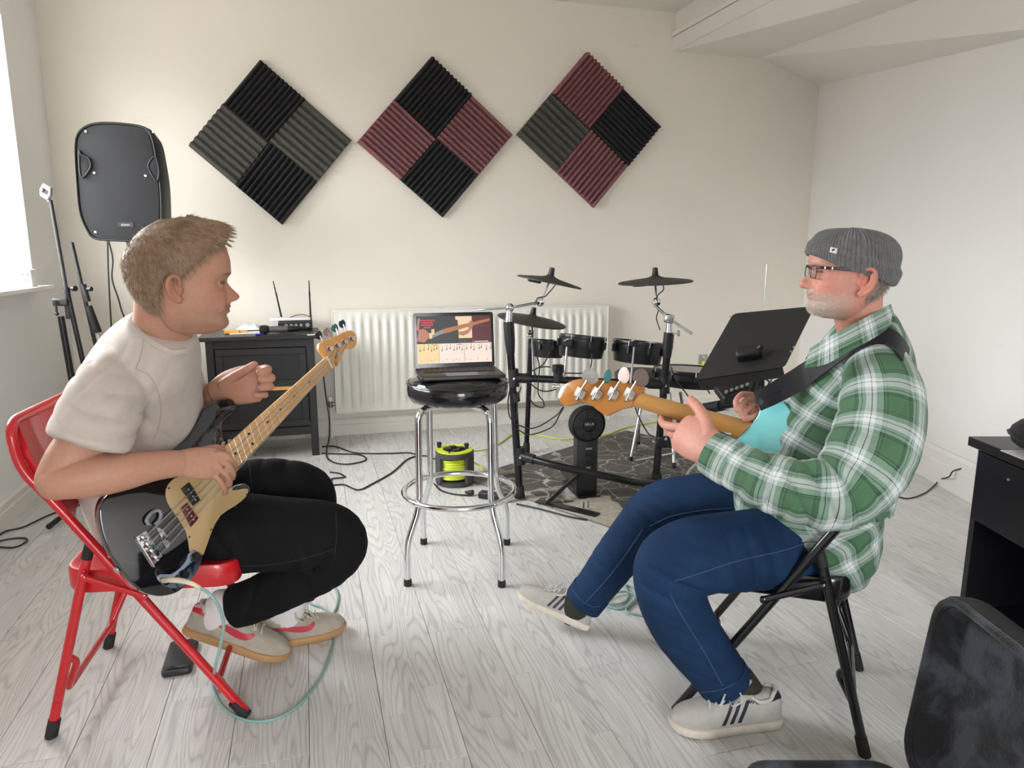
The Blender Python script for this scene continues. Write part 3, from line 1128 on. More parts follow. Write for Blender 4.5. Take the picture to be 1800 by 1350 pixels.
# ------------------------------------------------------------------ bar stool
feet = [G(717, 1029), G(882, 1031), G(745, 956), G(891, 957)]
sc_ = sum(feet) / 4
ST = .785
stool = thing('bar_stool', (sc_[0], sc_[1], 0), 'chrome bar stool with a round black vinyl seat', 'stool')
d1, d2 = unit(feet[1] - feet[0]), unit(feet[2] - feet[0])
vinyl = mat('black_vinyl', (.010, .010, .011), .16, var=.2, vscale=15, bump=.35, bscale=18, coat=.3)
V, F = [], []
prof = [(0, .0), (.10, .002), (.160, -.002), (.186, -.012), (.196, -.03), (.1975, -.05), (.196, -.068), (.189, -.082), (.175, -.092), (.15, -.094), (0, -.094)]
n = 64
for (r, hh) in prof:
    for j in range(n):
        a = 2 * math.pi * j / n
        w = 1 + .012 * noise.noise(Vector((math.cos(a) * 4, math.sin(a) * 4, hh * 60))) * (1 if hh < -.02 else .3)
        zz = hh + (.006 * noise.noise(Vector((math.cos(a) * 7, math.sin(a) * 7, 5))) if hh < -.06 else 0)
        V.append((sc_[0] + r * w * math.cos(a), sc_[1] + r * w * math.sin(a), ST + zz))
for i in range(len(prof) - 1):
    for j in range(n):
        F.append((i * n + j, (i + 1) * n + j, (i + 1) * n + (j + 1) % n, i * n + (j + 1) % n))
MB().add(V, F).build('seat', vinyl, stool)
MB().tube(circ((sc_[0], sc_[1], ST - .022), (1, 0, 0), (0, 1, 0), .198, 48), .004, 8, closed=True).build('piping', vinyl, stool)
zr = .318
ring_r = .222
for fpt in feet:
    o_ = unit((fpt - sc_) * [1, 1, 0])
    i_ = sc_ + o_ * .205
    tp = np.array([i_[0], i_[1], ST - .155])
    path = fillet([sc_ + o_ * .06 + UP * (ST - .105), np.array([i_[0], i_[1], ST - .105]) - o_ * .005, i_ + UP * .30, fpt + UP * .165 - o_ * .0, fpt + UP * .0], .05, 6)
    L_ = MB().tube(path, .0125, 14).build('leg', chrome, stool)
    MB().lathe(fpt, (0, 0, 1), [(.0145, 0), (.0155, .002), (.015, .026), (.013, .028)], 16).build('rubber_foot', rubber, L_)
    k = sc_ + o_ * (ring_r + .010) + UP * zr
    MB().lathe(k, o_, [(.007, 0), (.006, .004), (.002, .006), (0, .006)], 10).build('bolt', chrome, L_)
MB().tube(circ((sc_[0], sc_[1], zr), (1, 0, 0), (0, 1, 0), ring_r, 72), .0115, 14, closed=True).build('foot_ring', chrome, stool)
MB().lathe((sc_[0], sc_[1], ST - .105), (0, 0, 1), [(.10, 0), (.10, .012)], 32).build('seat_plate', blackmetal, stool)

# ------------------------------------------------------------------ laptop
la = math.radians(13)
LX = np.array([math.cos(la), math.sin(la), 0])
LYv = np.array([-math.sin(la), math.cos(la), 0])
lw_, ld_ = .325, .225
lc = np.array([-.205, 2.735, ST + .004])
lap = thing('laptop', lc, 'open dark grey laptop showing a bass lesson on the stool', 'laptop')
lapm = mat('space_grey_aluminium', (.040, .040, .043), .4, .5)
Rl = np.c_[LX, LYv, UP]
MB().prism(rrect(lw_, ld_, .012), lc, LX, LYv, .014, bev=.0025).build('base', lapm, lap)
kz = lc + UP * .0145
kb = MB().prism(rrect(.285, .105, .004), kz + LYv * .042, LX, LYv, .0006).build('keyboard_well', black, lap)
keym = mat('key_black', (.012, .012, .013), .5)
km = MB().box((0, 0, 0), (.0165, .0150, .0022)).mesh('key', keym, smooth=False)
for r in range(6):
    nk = 14
    for c in range(nk):
        if r == 5 and 4 <= c <= 8:
            if c == 4:
                k = MB().box(kz + LX * 0.0 + LYv * (.042 - .0435) + UP * .0014, (.085, .0150, .0022), Rl).build('key', keym, lap)
            continue
        k = bpy.data.objects.new('key', km)
        COL.objects.link(k)
        k.parent = lap
        w = kz + LX * (-.135 + c * .0205 + .002) + LYv * (.042 + .0435 - r * .0174) + UP * .0014 - lc
        k.location = tuple(w)
        k.rotation_euler = (0, 0, la)
MB().prism(rrect(.125, .075, .004), kz - LYv * .062, LX, LYv, .0004).build('trackpad', mat('trackpad_grey', (.10, .10, .105), .3, .3), lap)
ang = math.radians(8)
SU = LYv * math.sin(ang) + UP * math.cos(ang)             # up the lid
SN = -LYv * math.cos(ang) + UP * math.sin(ang)            # out of the screen
hin = lc + LYv * (ld_ / 2 - .006) + UP * .013
lh = .222
MB().prism(rrect(lw_, lh, .010), hin + SU * lh / 2, LX, SU, -.007, bev=.002).build('lid', lapm, lap)
MB().prism(rrect(lw_ - .002, lh - .002, .009), hin + SU * lh / 2 + SN * .0002, LX, SU, .0008).build('bezel', mat('bezel_black', (.006, .006, .007), .12), lap)
text('lid_lettering', 'MacBook Pro', mat('dim_silver', (.25, .25, .25), .5), lap, hin + SU * .0105 + SN * .0012, LX, SU, .006)
MB().cyl(hin - LX * .12 - UP * .002, hin + LX * .12 - UP * .002, .005, n=10).build('hinge', black, lap)


def scr(name, r, g, b, s=1.0):
    return mat('screen_' + name, (r * .05, g * .05, b * .05), .35, emit=(r, g, b), estr=s)


sw, sh = lw_ - .022, lh - .032
so = hin + SU * (.019) - LX * sw / 2 + SN * .0012         # lower left of the picture


def sp_(x, y, k=0):
    """picture coordinates 0..1 right, 0..1 up"""
    return so + LX * x * sw + SU * y * sh + SN * (.00012 * k)


screen = MB()
smats = [scr('dark', .02, .02, .022), scr('cream', .93, .75, .66, .95), scr('yellow', .90, .66, .33, .95), scr('wood', .42, .15, .05), scr('skin', .46, .17, .10),
         scr('red', .75, .03, .06), scr('maroon', .09, .012, .015), scr('wall', .83, .60, .38), scr('ink', .12, .07, .06), scr('ivory', .75, .55, .22), scr('white', .8, .75, .72), scr('grey', .06, .05, .05)]


def spoly(pts, mi, k):
    p = [sp_(x, y, k) for x, y in pts]
    screen.add(p, [tuple(range(len(p)))], mi)


def srect(x0, y0, x1, y1, mi, k):
    spoly([(x0, y0), (x1, y0), (x1, y1), (x0, y1)], mi, k)


srect(0, 0, 1, 1, 0, 0)
srect(0, .0, 1, .415, 1, 1)
srect(0, .0, .285, .415, 2, 2)
srect(.52, .52, .74, .985, 7, 1)
srect(.74, .43, 1, .985, 6, 1)
srect(.74, .76, 1, .775, 11, 2)
spoly([(.30, .43), (.55, .43), (.56, .60), (.55, .90), (.45, .97), (.34, .97), (.30, .70)], 0, 3)
spoly([(.355, .62), (.37, .73), (.98, .93), (.99, .88)], 3, 4)            # fretboard
for i in range(4):
    y0 = .63 + i * .022
    spoly([(.17, .52 + i * .02), (.17, .525 + i * .02), (.36, y0 + .022), (.36, y0 + .015)], 10, 5)
spoly([(.165, .52), (.165, .64), (.205, .65), (.205, .53)], 9, 5)
spoly([(.195, .60), (.195, .72), (.235, .73), (.235, .61)], 9, 5)
spoly([(.0, .48), (.03, .72), (.10, .74), (.17, .63), (.165, .55), (.10, .45)], 4, 4)
spoly([(.0, .70), (.02, .95), (.05, .97), (.035, .70)], 4, 4)
spoly([(.55, .60), (.62, .57), (.69, .62), (.75, .74), (.755, .88), (.72, .89), (.68, .80), (.70, .71), (.62, .66), (.55, .66)], 4, 6)
spoly([(.50, .43), (.52, .50), (.74, .47), (.80, .43)], 11, 3)
for i, (a, b) in enumerate(((.05, .245), (.075, .225), (.06, .235), (.10, .20))):
    y = .895 - i * .048
    x = a
    while x < b - .01:
        wd = random.uniform(.012, .03)
        srect(x, y, min(x + wd, b), y + .030, 5, 5)
        x += wd + .007
for i, x in enumerate((.04, .09, .15, .19, .225, .26, .33, .39, .44, .49, .53, .565, .60, .66, .72, .76, .83, .86, .93, .985)):
    yb = .27 + .02 * ((i * 7) % 3)
    srect(x, yb, x + .005, yb + .10, 8, 3)
    srect(x - .010, yb - .012, x + .006, yb + .018, 8, 4)
for a, b in ((.19, .265), (.53, .605)):
    srect(a, .385, b, .395, 8, 4)
for x in (.285, .625):
    srect(x, .02, x + .004, .39, 8, 3)
for i, x in enumerate((.04, .14, .18, .22, .33, .38, .47, .51, .55, .64, .70, .80, .93)):
    srect(x, .05 + .02 * (i % 2), x + .014, .062 + .02 * (i % 2), 8, 3)
srect(.77, .435, .96, .452, 10, 4)
srect(.735, .425, .76, .46, 5, 4)
screen.build('screen', smats, lap, smooth=False)

# ------------------------------------------------------------------ cable reel
rq = G(800, 848)
reel = thing('cable_reel', rq, 'grey and lime cable reel behind the stool', 'cable reel')
reelm = mat('reel_grey', (.055, .057, .058), .5)
MB().lathe(rq, (0, 0, 1), [(.095, 0), (.105, .004), (.105, .022), (.09, .026)], 40).build('base_disc', reelm, reel)
MB().lathe(rq + UP * .155, (0, 0, 1), [(.09, 0), (.106, .004), (.106, .028), (.098, .034)], 40).build('top_disc', reelm, reel)
for a in (35, 145, 215, 325):
    d = np.array([math.cos(math.radians(a)), math.sin(math.radians(a)), 0])
    MB().box(rq + d * .100 + UP * .09, (.02, .055, .15), rotz(math.radians(a))).build('side_rib', reelm, reel, bevel=.004)
MB().lathe(rq + UP * .02, (0, 0, 1), [(.05, 0), (.05, .14)], 24).build('core', reelm, reel)
hel = []
for i in range(8 * 24 + 1):
    a = 2 * math.pi * i / 24
    hel.append(rq + np.array([math.cos(a), math.sin(a), 0]) * (.083 + .003 * math.sin(a * 3.3)) + UP * (.034 + .014 * i / 24))
MB().tube(hel, .0078, 8).build('wound_cable', lime, reel)
MB().lathe(rq + UP * .186, (0, 0, 1), [(.066, 0), (.100, 0), (.100, .008), (.066, .008), (.066, 0)], 40).build('lime_ring', lime, reel)
MB().lathe(rq + UP * .18, (0, 0, 1), [(.066, 0), (.064, .004), (0, .004)], 32).build('socket_plate', black, reel)
for a in (20, 110, 200, 290):
    d = np.array([math.cos(math.radians(a)), math.sin(math.radians(a)), 0])
    MB().box(rq + d * .036 + UP * .193, (.036, .036, .018), rotz(math.radians(a))).build('socket', black, reel, bevel=.005)
for px, py in ((772, 783), (820, 785)):
    k = G(px, py, .205)
    MB().lathe(k - UP * .012, (0, 0, 1), [(.011, 0), (.011, .014), (.014, .016), (.013, .030), (0, .032)], 14).build('knob', rubber, reel)

# ------------------------------------------------------------------ black extension block, cables
q0, q1 = G(832, 872), G(908, 884)
bx = unit(q1 - q0)
tag(MB().box((q0 + q1) / 2 + UP * .018 + bx * .0, (.17, .05, .034), frame(bx, UP)).tube([q0 + UP * .018, q0 - bx * .05 + UP * .014], [.016, .006], 10).build('extension_block', black, bevel=.006),
    'black extension socket block on the floor behind the stool legs', 'socket block')


def floor_cable(pts, r, m, label, seg=8, z=None, group=None, name='floor_cable'):
    q = []
    for p in pts:
        if len(p) == 2:
            q.append(G(*p, r + .001))
        elif p[2] < .0:
            q.append(P(p[0], p[1], -p[2]))     # negative third value: distance into the room
        else:
            q.append(G(p[0], p[1], p[2]))
    path = crom(q, seg)
    path[:, 2] = np.maximum(path[:, 2], r)
    return tag(MB().tube(path, r, 8).build(name, m), label, 'cable', group)


floor_cable([(566, 640, -4.42), (572, 690, -4.42), (579, 740, -4.40), (578, 775, .01), (574, 800), (585, 812), (610, 816), (638, 811), (643, 805), (630, 799), (600, 798), (566, 797)], .0045, cablemat,
            'black cable falling beside the cabinet into a floor loop')
floor_cable([(566, 785), (590, 785), (625, 796), (680, 797), (720, 796), (736, 801), (752, 802), (770, 808, .03), (780, 800, .12), (790, 795, .20)], .0045, cablemat,
            'black cable running from the cabinet to the cable reel')
floor_cable([(735, 801), (715, 808), (690, 830), (655, 850), (630, 861), (605, 852), (585, 852), (583, 842), (597, 840), (606, 838), (596, 832), (580, 830)], .0045, cablemat,
            'black cable curling over the floor behind the black trousers')
floor_cable([(763, 850), (775, 862), (800, 869), (830, 871)], .0045, cablemat, 'black lead from the reel to the extension block')
floor_cable([(908, 886), (950, 895), (1000, 908), (1040, 914), (1090, 912), (1130, 905)], .0045, cablemat, 'black cable along the front edge of the rug')
floor_cable([(0, 940), (12, 933), (42, 926), (80, 908), (120, 893), (160, 883)], .004, cablemat, 'black cable by the mic stand foot near the left wall')
floor_cable([(-10, 961), (25, 962), (46, 952), (44, 946), (20, 947), (-10, 953)], .004, cablemat, 'small black cable loop at the left edge of the floor')
limec = mat('lime_cable', (.60, .68, .08), .45)
floor_cable([(828, 794, .08), (855, 790), (880, 778), (905, 762), (940, 764), (980, 771), (1010, 771), (1060, 766), (1100, 752), (1150, 742), (1190, 735), (1210, 710), (1225, 690), (1237, 650, -5.50)], .0055, limec,
            'lime yellow cable running over the rug to the wall socket')
floor_cable([(826, 810, .05), (842, 818), (850, 828), (838, 832), (826, 826)], .0055, limec, 'lime yellow cable end beside the reel')
floor_cable([(1548, 862), (1575, 872), (1598, 876), (1625, 867), (1643, 853), (1652, 843, .03), (1668, 838, -3.6), (1676, 828, -3.6), (1700, 821, -3.55)], .0035, cablemat, 'thin black cable crossing the floor to the right wall')

# ------------------------------------------------------------------ right hand black cabinet with bag
dk = mat('black_laminate', (.008, .008, .011), .35, var=.1)
bc = thing('black_cabinet', (1.75, 1.75, 0), 'tall black open-fronted cabinet at the right edge', 'cabinet')
xl, xr, y0_, y1_ = 1.475, 2.05, 1.10, 2.20
MB().box(((xl + xr) / 2, (y0_ + y1_) / 2, .665), (xr - xl + .02, y1_ - y0_ + .02, .03)).build('top', dk, bc, bevel=.002)
MB().box(((xl + xr) / 2 + .01, y1_ - .012, .325), (xr - xl - .02, .024, .65)).build('side_panel', dk, bc, bevel=.001)
MB().box(((xl + xr) / 2 + .01, y0_ + .012, .325), (xr - xl - .02, .024, .65)).build('side_panel', dk, bc, bevel=.001)
MB().box((xr - .01, (y0_ + y1_) / 2, .325), (.016, y1_ - y0_ - .05, .65)).build('back_panel', dk, bc)
MB().box((xl + .004, (y0_ + y1_) / 2 - .012, .535), (.02, y1_ - y0_ - .06, .22)).build('drop_front', mat('blue_black_front', (.007, .008, .013), .25), bc, bevel=.001)
MB().box(((xl + xr) / 2 + .02, (y0_ + y1_) / 2, .10), (xr - xl - .06, y1_ - y0_ - .05, .02)).build('shelf', dk, bc)
MB().lathe((xl - .008, 2.01, .60), (-1, 0, 0), [(.004, -.002), (.004, .003), (0, .004)], 10).build('screw', steel, bc)
bagm = mat('black_nylon', (.012, .013, .016), .6, var=.2, bump=.5, bscale=120)
bq = np.array([1.66, 1.90, .681])
V, F = [], []
n = 28
for (s, z) in ((.80, 0), (1.0, .012), (1.03, .035), (.99, .055), (.90, .075), (.72, .10), (.45, .115), (.0, .118)):
    for j in range(n):
        a = 2 * math.pi * j / n
        ca, sa = math.cos(a), math.sin(a)
        rx = .19 * abs(ca) ** .6 * (1 if ca > 0 else -1)
        ry = .22 * abs(sa) ** .6 * (1 if sa > 0 else -1)
        w = s * (1 + .05 * noise.noise(Vector((ca * 2, sa * 2, z * 20))))
        V.append((bq[0] + rx * w, bq[1] + ry * w, bq[2] + .012 + z))
for i in range(7):
    for j in range(n):
        F.append((i * n + j, i * n + (j + 1) % n, (i + 1) * n + (j + 1) % n, (i + 1) * n + j))
F.append(tuple(range(n - 1, -1, -1)))
bg = thing('gig_bag', bq, 'black padded nylon bag on the right hand cabinet', 'bag')
MB().add(V, F).build('body', bagm, bg)
MB().tube([np.array(v) + UP * 0 for v in V[n * 2:n * 3]], .005, 8, closed=True).build('zip', black, bg)
MB().tube(crom([bq + np.array(q) for q in ((-.17, -.12, .05), (-.24, -.16, .02), (-.235, -.22, -.03), (-.22, -.30, -.035), (-.15, -.30, .03))], 6), .009, 8, flat=.4).build('strap', bagm, bg)
for i, (dx, dy, r, lb) in enumerate(((-.155, .02, .25, 'white sheet of paper under the black bag'), (-.165, -.10, .35, 'printed paper corner by the cabinet edge'))):
    tag(MB().box(bq + np.array([dx, dy, .003 + .003 * i]), (.09 if i else .12, .10 if i else .22, .002)).build('paper_sheet', paper), lb, 'paper')

# ------------------------------------------------------------------ open guitar case, lower right
plush = bpy.data.materials.new('crushed_black_plush')
plush.use_nodes = True
t = NT(plush)
tc = t.n('TexCoord').outputs['Object']
n1 = t.n('TexNoise', Scale=7.0, Detail=6, Roughness=.6, Distortion=.8)
t.l(tc, n1.inputs['Vector'])
t.l(t.ramp(n1.outputs['Fac'], [(.44, (.002, .002, .003)), (.50, (.012, .014, .019)), (.60, (.045, .05, .065))]), t.b.inputs['Base Color'])  # pale patches put the highlights of the crushed pile into the colour
t.b.inputs['Roughness'].default_value = .9
t.b.inputs['Sheen Weight'].default_value = .25
n2 = t.n('TexNoise', Scale=160.0, Detail=3)
t.l(tc, n2.inputs['Vector'])
bp = t.n('Bump', Strength=.5, Distance=.004)
t.l(n2.outputs['Fac'], bp.inputs['Height'])
t.l(bp.outputs['Normal'], t.b.inputs['Normal'])
shell = mat('case_vinyl', (.008, .008, .011), .5, bump=.4, bscale=400)
cs = thing('guitar_case', (.75, 1.0, 0), 'open black guitar case with plush lining at lower right', 'guitar case')


def tray(poly, o, X, Y, depth, wall, name_out, m_out, name_in, m_in, parent):
    """shallow tray: outer shell and inset lining; X x Y points out of the opening"""
    X, Y = unit(X), unit(Y)
    Z = np.cross(X, Y)
    p = np.asarray(poly, float)
    ar = np.sum(p[:, 0] * np.roll(p[:, 1], -1) - np.roll(p[:, 0], -1) * p[:, 1])
    if ar < 0:
        p = p[::-1]
    c = p.mean(0)
    ext = p.max(0) - p.min(0)
    k = 1 - 2 * wall / ext
    rows = [(p, .0, 0), ((p - c) * .995 + c, -.004, 0)]
    seqo = [((p - c) * .96 + c, -depth), ((p - c) * .99 + c, -depth + .012), (p, -depth + .03), (p, -.004), ((p - c) * .995 + c, 0), ((p - c) * k + c, 0)]
    seqi = [((p - c) * k + c, .0), ((p - c) * (k - .01) + c, -.012), ((p - c) * (k - .03) + c, -depth * .7), ((p - c) * (k - .10) + c, -depth * .82), ((p - c) * .3 + c, -depth * .78)]
    for nm, sq, m in ((name_out, seqo, m_out), (name_in, seqi, m_in)):
        V, F = [], []
        n = len(p)
        for q, z in sq:
            for i, (a, b) in enumerate(q):
                zz = z
                if nm == name_in and z < -.012:
                    zz = z + .008 * noise.noise(Vector((a * 14, b * 14, 1.7)))
                V.append(np.asarray(o) + X * a + Y * b + Z * zz)
        for r in range(len(sq) - 1):
            for j in range(n):
                F.append((r * n + j, r * n + (j + 1) % n, (r + 1) * n + (j + 1) % n, (r + 1) * n + j))
        F.append(tuple(range(n - 1, -1, -1)) if nm == name_out else tuple(range((len(sq) - 1) * n, len(sq) * n)))
        MB().add(V, F).build(nm, m, parent, angle=60)
    rim = [np.asarray(o) + X * a + Y * b + Z * .002 for a, b in (p - c) * (1 - wall / ext) + c]
    return rim


hx = .900
cw, clen, ch = .37, 1.20, .075
polyb = [(a, b) for a, b in rrect(cw, clen, .06)]
ob = np.array([hx - cw / 2 - .005, 1.475 - clen / 2, .085])
rim = tray(polyb, ob, (1, 0, 0), (0, 1, 0), .083, .022, 'base_shell', shell, 'base_lining', plush, cs)
MB().tube(rim, .010, 8, closed=True).build('base_rim', plush, cs)
tl_ = math.radians(6)
lu = np.array([math.sin(tl_), 0, math.cos(tl_)])           # up the open lid, leaning outwards
lo = np.array([hx + .012, 1.475 - clen / 2, .095]) + lu * (cw + .07) / 2
polyl = [(b, a) for a, b in rrect(cw + .07, clen, .07)]
rim = tray(polyl, lo, np.array([0, -1.0, 0]), lu, .07, .02, 'lid_shell', shell, 'lid_lining', plush, cs)
MB().tube(rim, .010, 8, closed=True).build('lid_rim', plush, cs)
p_ = lo + lu * ((cw + .07) / 2 - .010)
MB().tube([p_ + np.array([.004, -.52, 0]), p_ + np.array([.004, .5, 0])], .0025, 6).build('zip', steel, cs)
MB().tube([np.array([hx + .006, 1.475 - clen + .1, .088]), np.array([hx + .006, 1.40, .088])], .006, 8).build('hinge', blackmetal, cs)

# ------------------------------------------------------------------ power bank on the floor
pb0, pb1, pb2 = G(283, 1136), G(332, 1129), G(295, 1187)
X_ = unit(pb1 - pb0)
Y_ = np.cross(UP, X_)
cc = G(318, 1160)
pbk = thing('power_bank', cc, 'black power bank lying under the red chair', 'power bank')
w = float(np.linalg.norm(pb2 - pb0)) * .98
MB().prism(rrect(.085, w, .012), cc, X_, Y_, .020, bev=.004).build('case', mat('matt_black', (.018, .018, .02), .5), pbk)
MB().prism(rrect(.075, .018, .005), cc - Y_ * (w / 2 - .016) + UP * .0195, X_, Y_, .002, bev=.0005).build('glossy_strip', mat('gloss_black', (.006, .006, .007), .08), pbk)

# ================================================================== ELECTRONIC DRUM KIT
pole = mat('drum_rack_tube', (.012, .012, .013), .28, .3, var=.1)
padm = mat('pad_rubber', (.030, .029, .028), .62, var=.1, bump=.15, bscale=200)
cymm = mat('cymbal_rubber', (.036, .034, .031), .55, var=.12, vscale=20)
DK = G(912, 878)
kit = thing('electronic_drum_kit', (DK[0], DK[1], 0), 'black electronic drum kit with rubber cymbals on a tube rack', 'drum kit')
yL = float(DK[1])
tL = P(894, 566, yL)
tubes = []


def post(p0, p1, r=.019, nm='post', foot=True):
    o = MB().tube([p0, p1], r, 18).build(nm, pole, kit)
    if foot:
        MB().lathe(p0 - UP * .0, unit(p1 - p0), [(r * 1.35, 0), (r * 1.5, .004), (r * 1.3, .06), (r * 1.05, .065)], 18).build('rubber_foot', rubber, o)
    return o


fL = np.array([DK[0] + .005, yL, .011])
post(fL, tL)
MB().lathe(tL, unit(tL - fL), [(.019, -.16), (.021, -.155), (.026, -.09), (.026, 0), (.02, .002)], 20).build('collar', black, kit)
fB = G(925, 795, .011)
tB = P(934, 580, fB[1])
post(fB, tB, .016)
fR = P(1150, 872, 3.56)
fR[2] = .011
tR = P(1176, 585, 3.56)
post(fR, tR)
MB().lathe(tR, unit(tR - fR), [(.019, -.13), (.021, -.125), (.026, -.07), (.026, 0), (.02, .002)], 20).build('collar', black, kit)
cL, cR = P(903, 664, yL), P(1168, 676, 3.56)
MB().tube([cL, cR], .0185, 18).build('crossbar', pole, kit)
lo0, lo1 = P(914, 801, yL), P(1155, 846, 3.56)
MB().tube(crom([lo0, P(985, 820, yL - .12), P(1070, 838, 3.34), P(1120, 848, 3.40), lo1], 8), .0185, 16).build('lower_bar', pole, kit)
# T-joints
for c, d in ((cL, unit(cR - cL)), (cR, unit(cL - cR)), (lo0, unit(P(985, 820, yL - .12) - lo0)), (lo1, unit(np.array([-1, -.3, 0])))):
    up_ = unit(tL - fL)
    MB().tube([c - up_ * .045, c + up_ * .045], .026, 16).tube([c, c + d * .085], .025, 16).build('t_joint', black, kit)
    MB().lathe(c + np.array([.0, -.028, .0]), (0, -1, 0), [(.006, 0), (.006, .012), (0, .013)], 10).build('bolt', chrome, kit)
# right arm of the rack
r0, r1 = P(1168, 700, 3.56), P(1330, 706, 2.95)
rb = [P(1180, 725, 3.55), P(1250, 716, 3.30), P(1330, 702, 3.02)]
MB().tube(rb, .019, 16).build('side_bar', pole, kit)
MB().tube([rb[1] - unit(rb[2] - rb[1]) * .05, rb[1] + unit(rb[2] - rb[1]) * .08], .026, 16).build('t_joint', black, kit)
f4 = P(1345, 860, 2.98)
f4[2] = .011
post(f4, P(1336, 640, 2.98), .018)
# the mid post seen beside the left post, its wing bracket low on the right post
MB().box(P(1160, 775, 3.56) + np.array([.03, -.02, 0]), (.10, .03, .06), rotz(-.2)).build('wing_clamp', black, kit, bevel=.01)
for (px, py) in ((1149, 776), (1170, 771)):
    MB().lathe(P(px, py, 3.52), (0, -1, 0), [(.008, 0), (.008, .01), (0, .012)], 10).build('bolt', chrome, kit)
# hanging tube bundle with tape
MB().tube([P(905, 690, yL) + np.array([0, 0, 0]), P(907, 706, yL)], .0225, 16).build('tape_wrap', mat('black_tape', (.02, .02, .021), .4), kit)


def cymbal(px, py, Y, rpx, ax, name='cymbal_pad', wedge=True):
    c = P(px, py, Y)
    r = rpx * SCL(c)
    ax = unit(ax)
    o = MB().lathe(c, ax, [(.001, .030), (.018, .030), (.024, .024), (.045, .017), (r * .55, .010), (r * .93, .0), (r, -.004), (r * .995, -.010), (r * .9, -.010), (.06, .0), (.03, -.002)], 56).build(name, cymm, kit)
    MB().lathe(c + ax * .025, ax, [(.016, 0), (.017, .002), (.014, .030), (.013, .042), (.006, .044), (0, .044)], 20).build('bell_nut', black, o)
    if wedge:
        s = unit(np.cross(ax, (0, 1, 0)))
        MB().box(c + s * r * .45 - ax * .012, (.07, .06, .022), frame(s, ax)).build('trigger_box', black, o, bevel=.008)
    return c, r, o


c1, r1_, o1_ = cymbal(966, 494, 3.62, 58, (.20, .02, .97))
c2_, r2_, o2_ = cymbal(935, 562, 3.90, 61, (.17, -.06, .98), wedge=False)
c3_, r3_, o3_ = cymbal(1152, 494, 3.66, 65, (-.05, -.02, .998))
# cymbal arms
jb = P(896, 541, yL)
MB().sphere(jb, (.021, .021, .023), 16, 10).build('ball_joint', chrome, kit)
MB().tube([tL, jb], [.018, .015], 14).build('arm_socket', steel, kit)
ej = P(950, 531, 3.60)
MB().tube([P(830, 545, yL - .02), jb, ej], .0062, 10).build('boom_arm', chrome, kit)
MB().lathe(ej, (0, -1, 0), [(.004, .02), (.018, .016), (.022, 0), (.018, -.016), (0, -.02)], 20).build('tilter', chrome, kit)
MB().tube([ej, c1 - np.array([.2, -.1, .97]) * .008], .005, 10).build('tilter_rod', steel, kit)
MB().tube(crom([c1 + np.array([.03, 0, -.02]), P(967, 512, 3.6), P(958, 521, 3.58), P(945, 524, 3.58), P(940, 536, 3.58)], 6), .0028, 8).build('lead', cablemat, kit)
j3 = P(1176, 560, 3.56)
MB().tube([tR, j3], [.018, .013], 14).build('arm_socket', steel, kit)
MB().box(j3, (.05, .045, .045), frame((1, .1, -.2), UP)).build('arm_clamp', chrome, kit, bevel=.008)
MB().tube([P(1150, 535, 3.6), j3, P(1217, 587, 3.5)], .0075, 12).build('boom_arm', chrome, kit)
t3 = P(1154, 531, 3.62)
MB().lathe(t3, (0, -1, 0), [(.004, .02), (.018, .016), (.023, 0), (.018, -.016), (0, -.02)], 20).build('tilter', chrome, kit)
MB().tube([t3, c3_ - UP * .01], .0055, 10).build('tilter_rod', steel, kit)
MB().lathe(P(1191, 586, 3.54), (1, 0, .1), [(.003, -.03), (.003, 0), (.014, 0), (.016, .005), (.014, .010), (0, .010)], 12).build('wing_nut', steel, kit)
MB().tube(crom([c3_ + np.array([.04, 0, -.02]), P(1166, 510, 3.62), P(1155, 522, 3.60), P(1157, 545, 3.6), P(1154, 560, 3.56), P(1160, 580, 3.53)], 6), .0028, 8).build('lead', cablemat, kit)
MB().tube([P(938, 660, yL + .2), c2_ - UP * .02], .006, 10).build('tilter_rod', steel, kit)
MB().lathe(P(931, 590, 3.86), (0, -1, 0), [(.004, .02), (.016, .014), (.019, 0), (.016, -.014), (0, -.018)], 16).build('tilter', chrome, kit)


def tom(px, py, Y, rpx, hpx, ax, head, nm='tom_pad', lugs=8):
    c = P(px, py, Y)
    s = SCL(c)
    r, h = rpx * s, hpx * s
    ax = unit(ax)
    A_ = unit(np.cross(ax, (0, 1, 0)))
    B_ = np.cross(ax, A_)
    o = MB().lathe(c, ax, [(r * .80, -h), (r * .88, -h * .96), (r * .93, -h * .55), (r * .95, -h * .5), (r * .95, -.006), (r * .9, -.004)], 48).build(nm, mat('tom_shell', (.012, .012, .013), .35), kit)
    MB().lathe(c, ax, [(r * .9, -.012), (r * .985, -.012), (r, -.004), (r * .99, .006), (r * .95, .008), (r * .94, .0), (r * .9, -.002)], 48).build('hoop', blackmetal, o)
    MB().lathe(c, ax, [(r * .945, -.006), (r * .945, .0), (r * .5, .001), (0, .001)], 40).build('head', head, o)
    for k in range(lugs):
        a = 2 * math.pi * (k + .3) / lugs
        d = A_ * math.cos(a) + B_ * math.sin(a)
        q = c + d * r * 1.0 - ax * h * .35
        MB().box(q, (.016, .016, h * .35), frame(d, ax)).build('lug', black, o, bevel=.003)
        MB().tube([c + d * r * 1.0 + ax * .008, q - ax * h * .1], [.0035, .0035], 8).build('tension_rod', chrome, o)
    return c, o


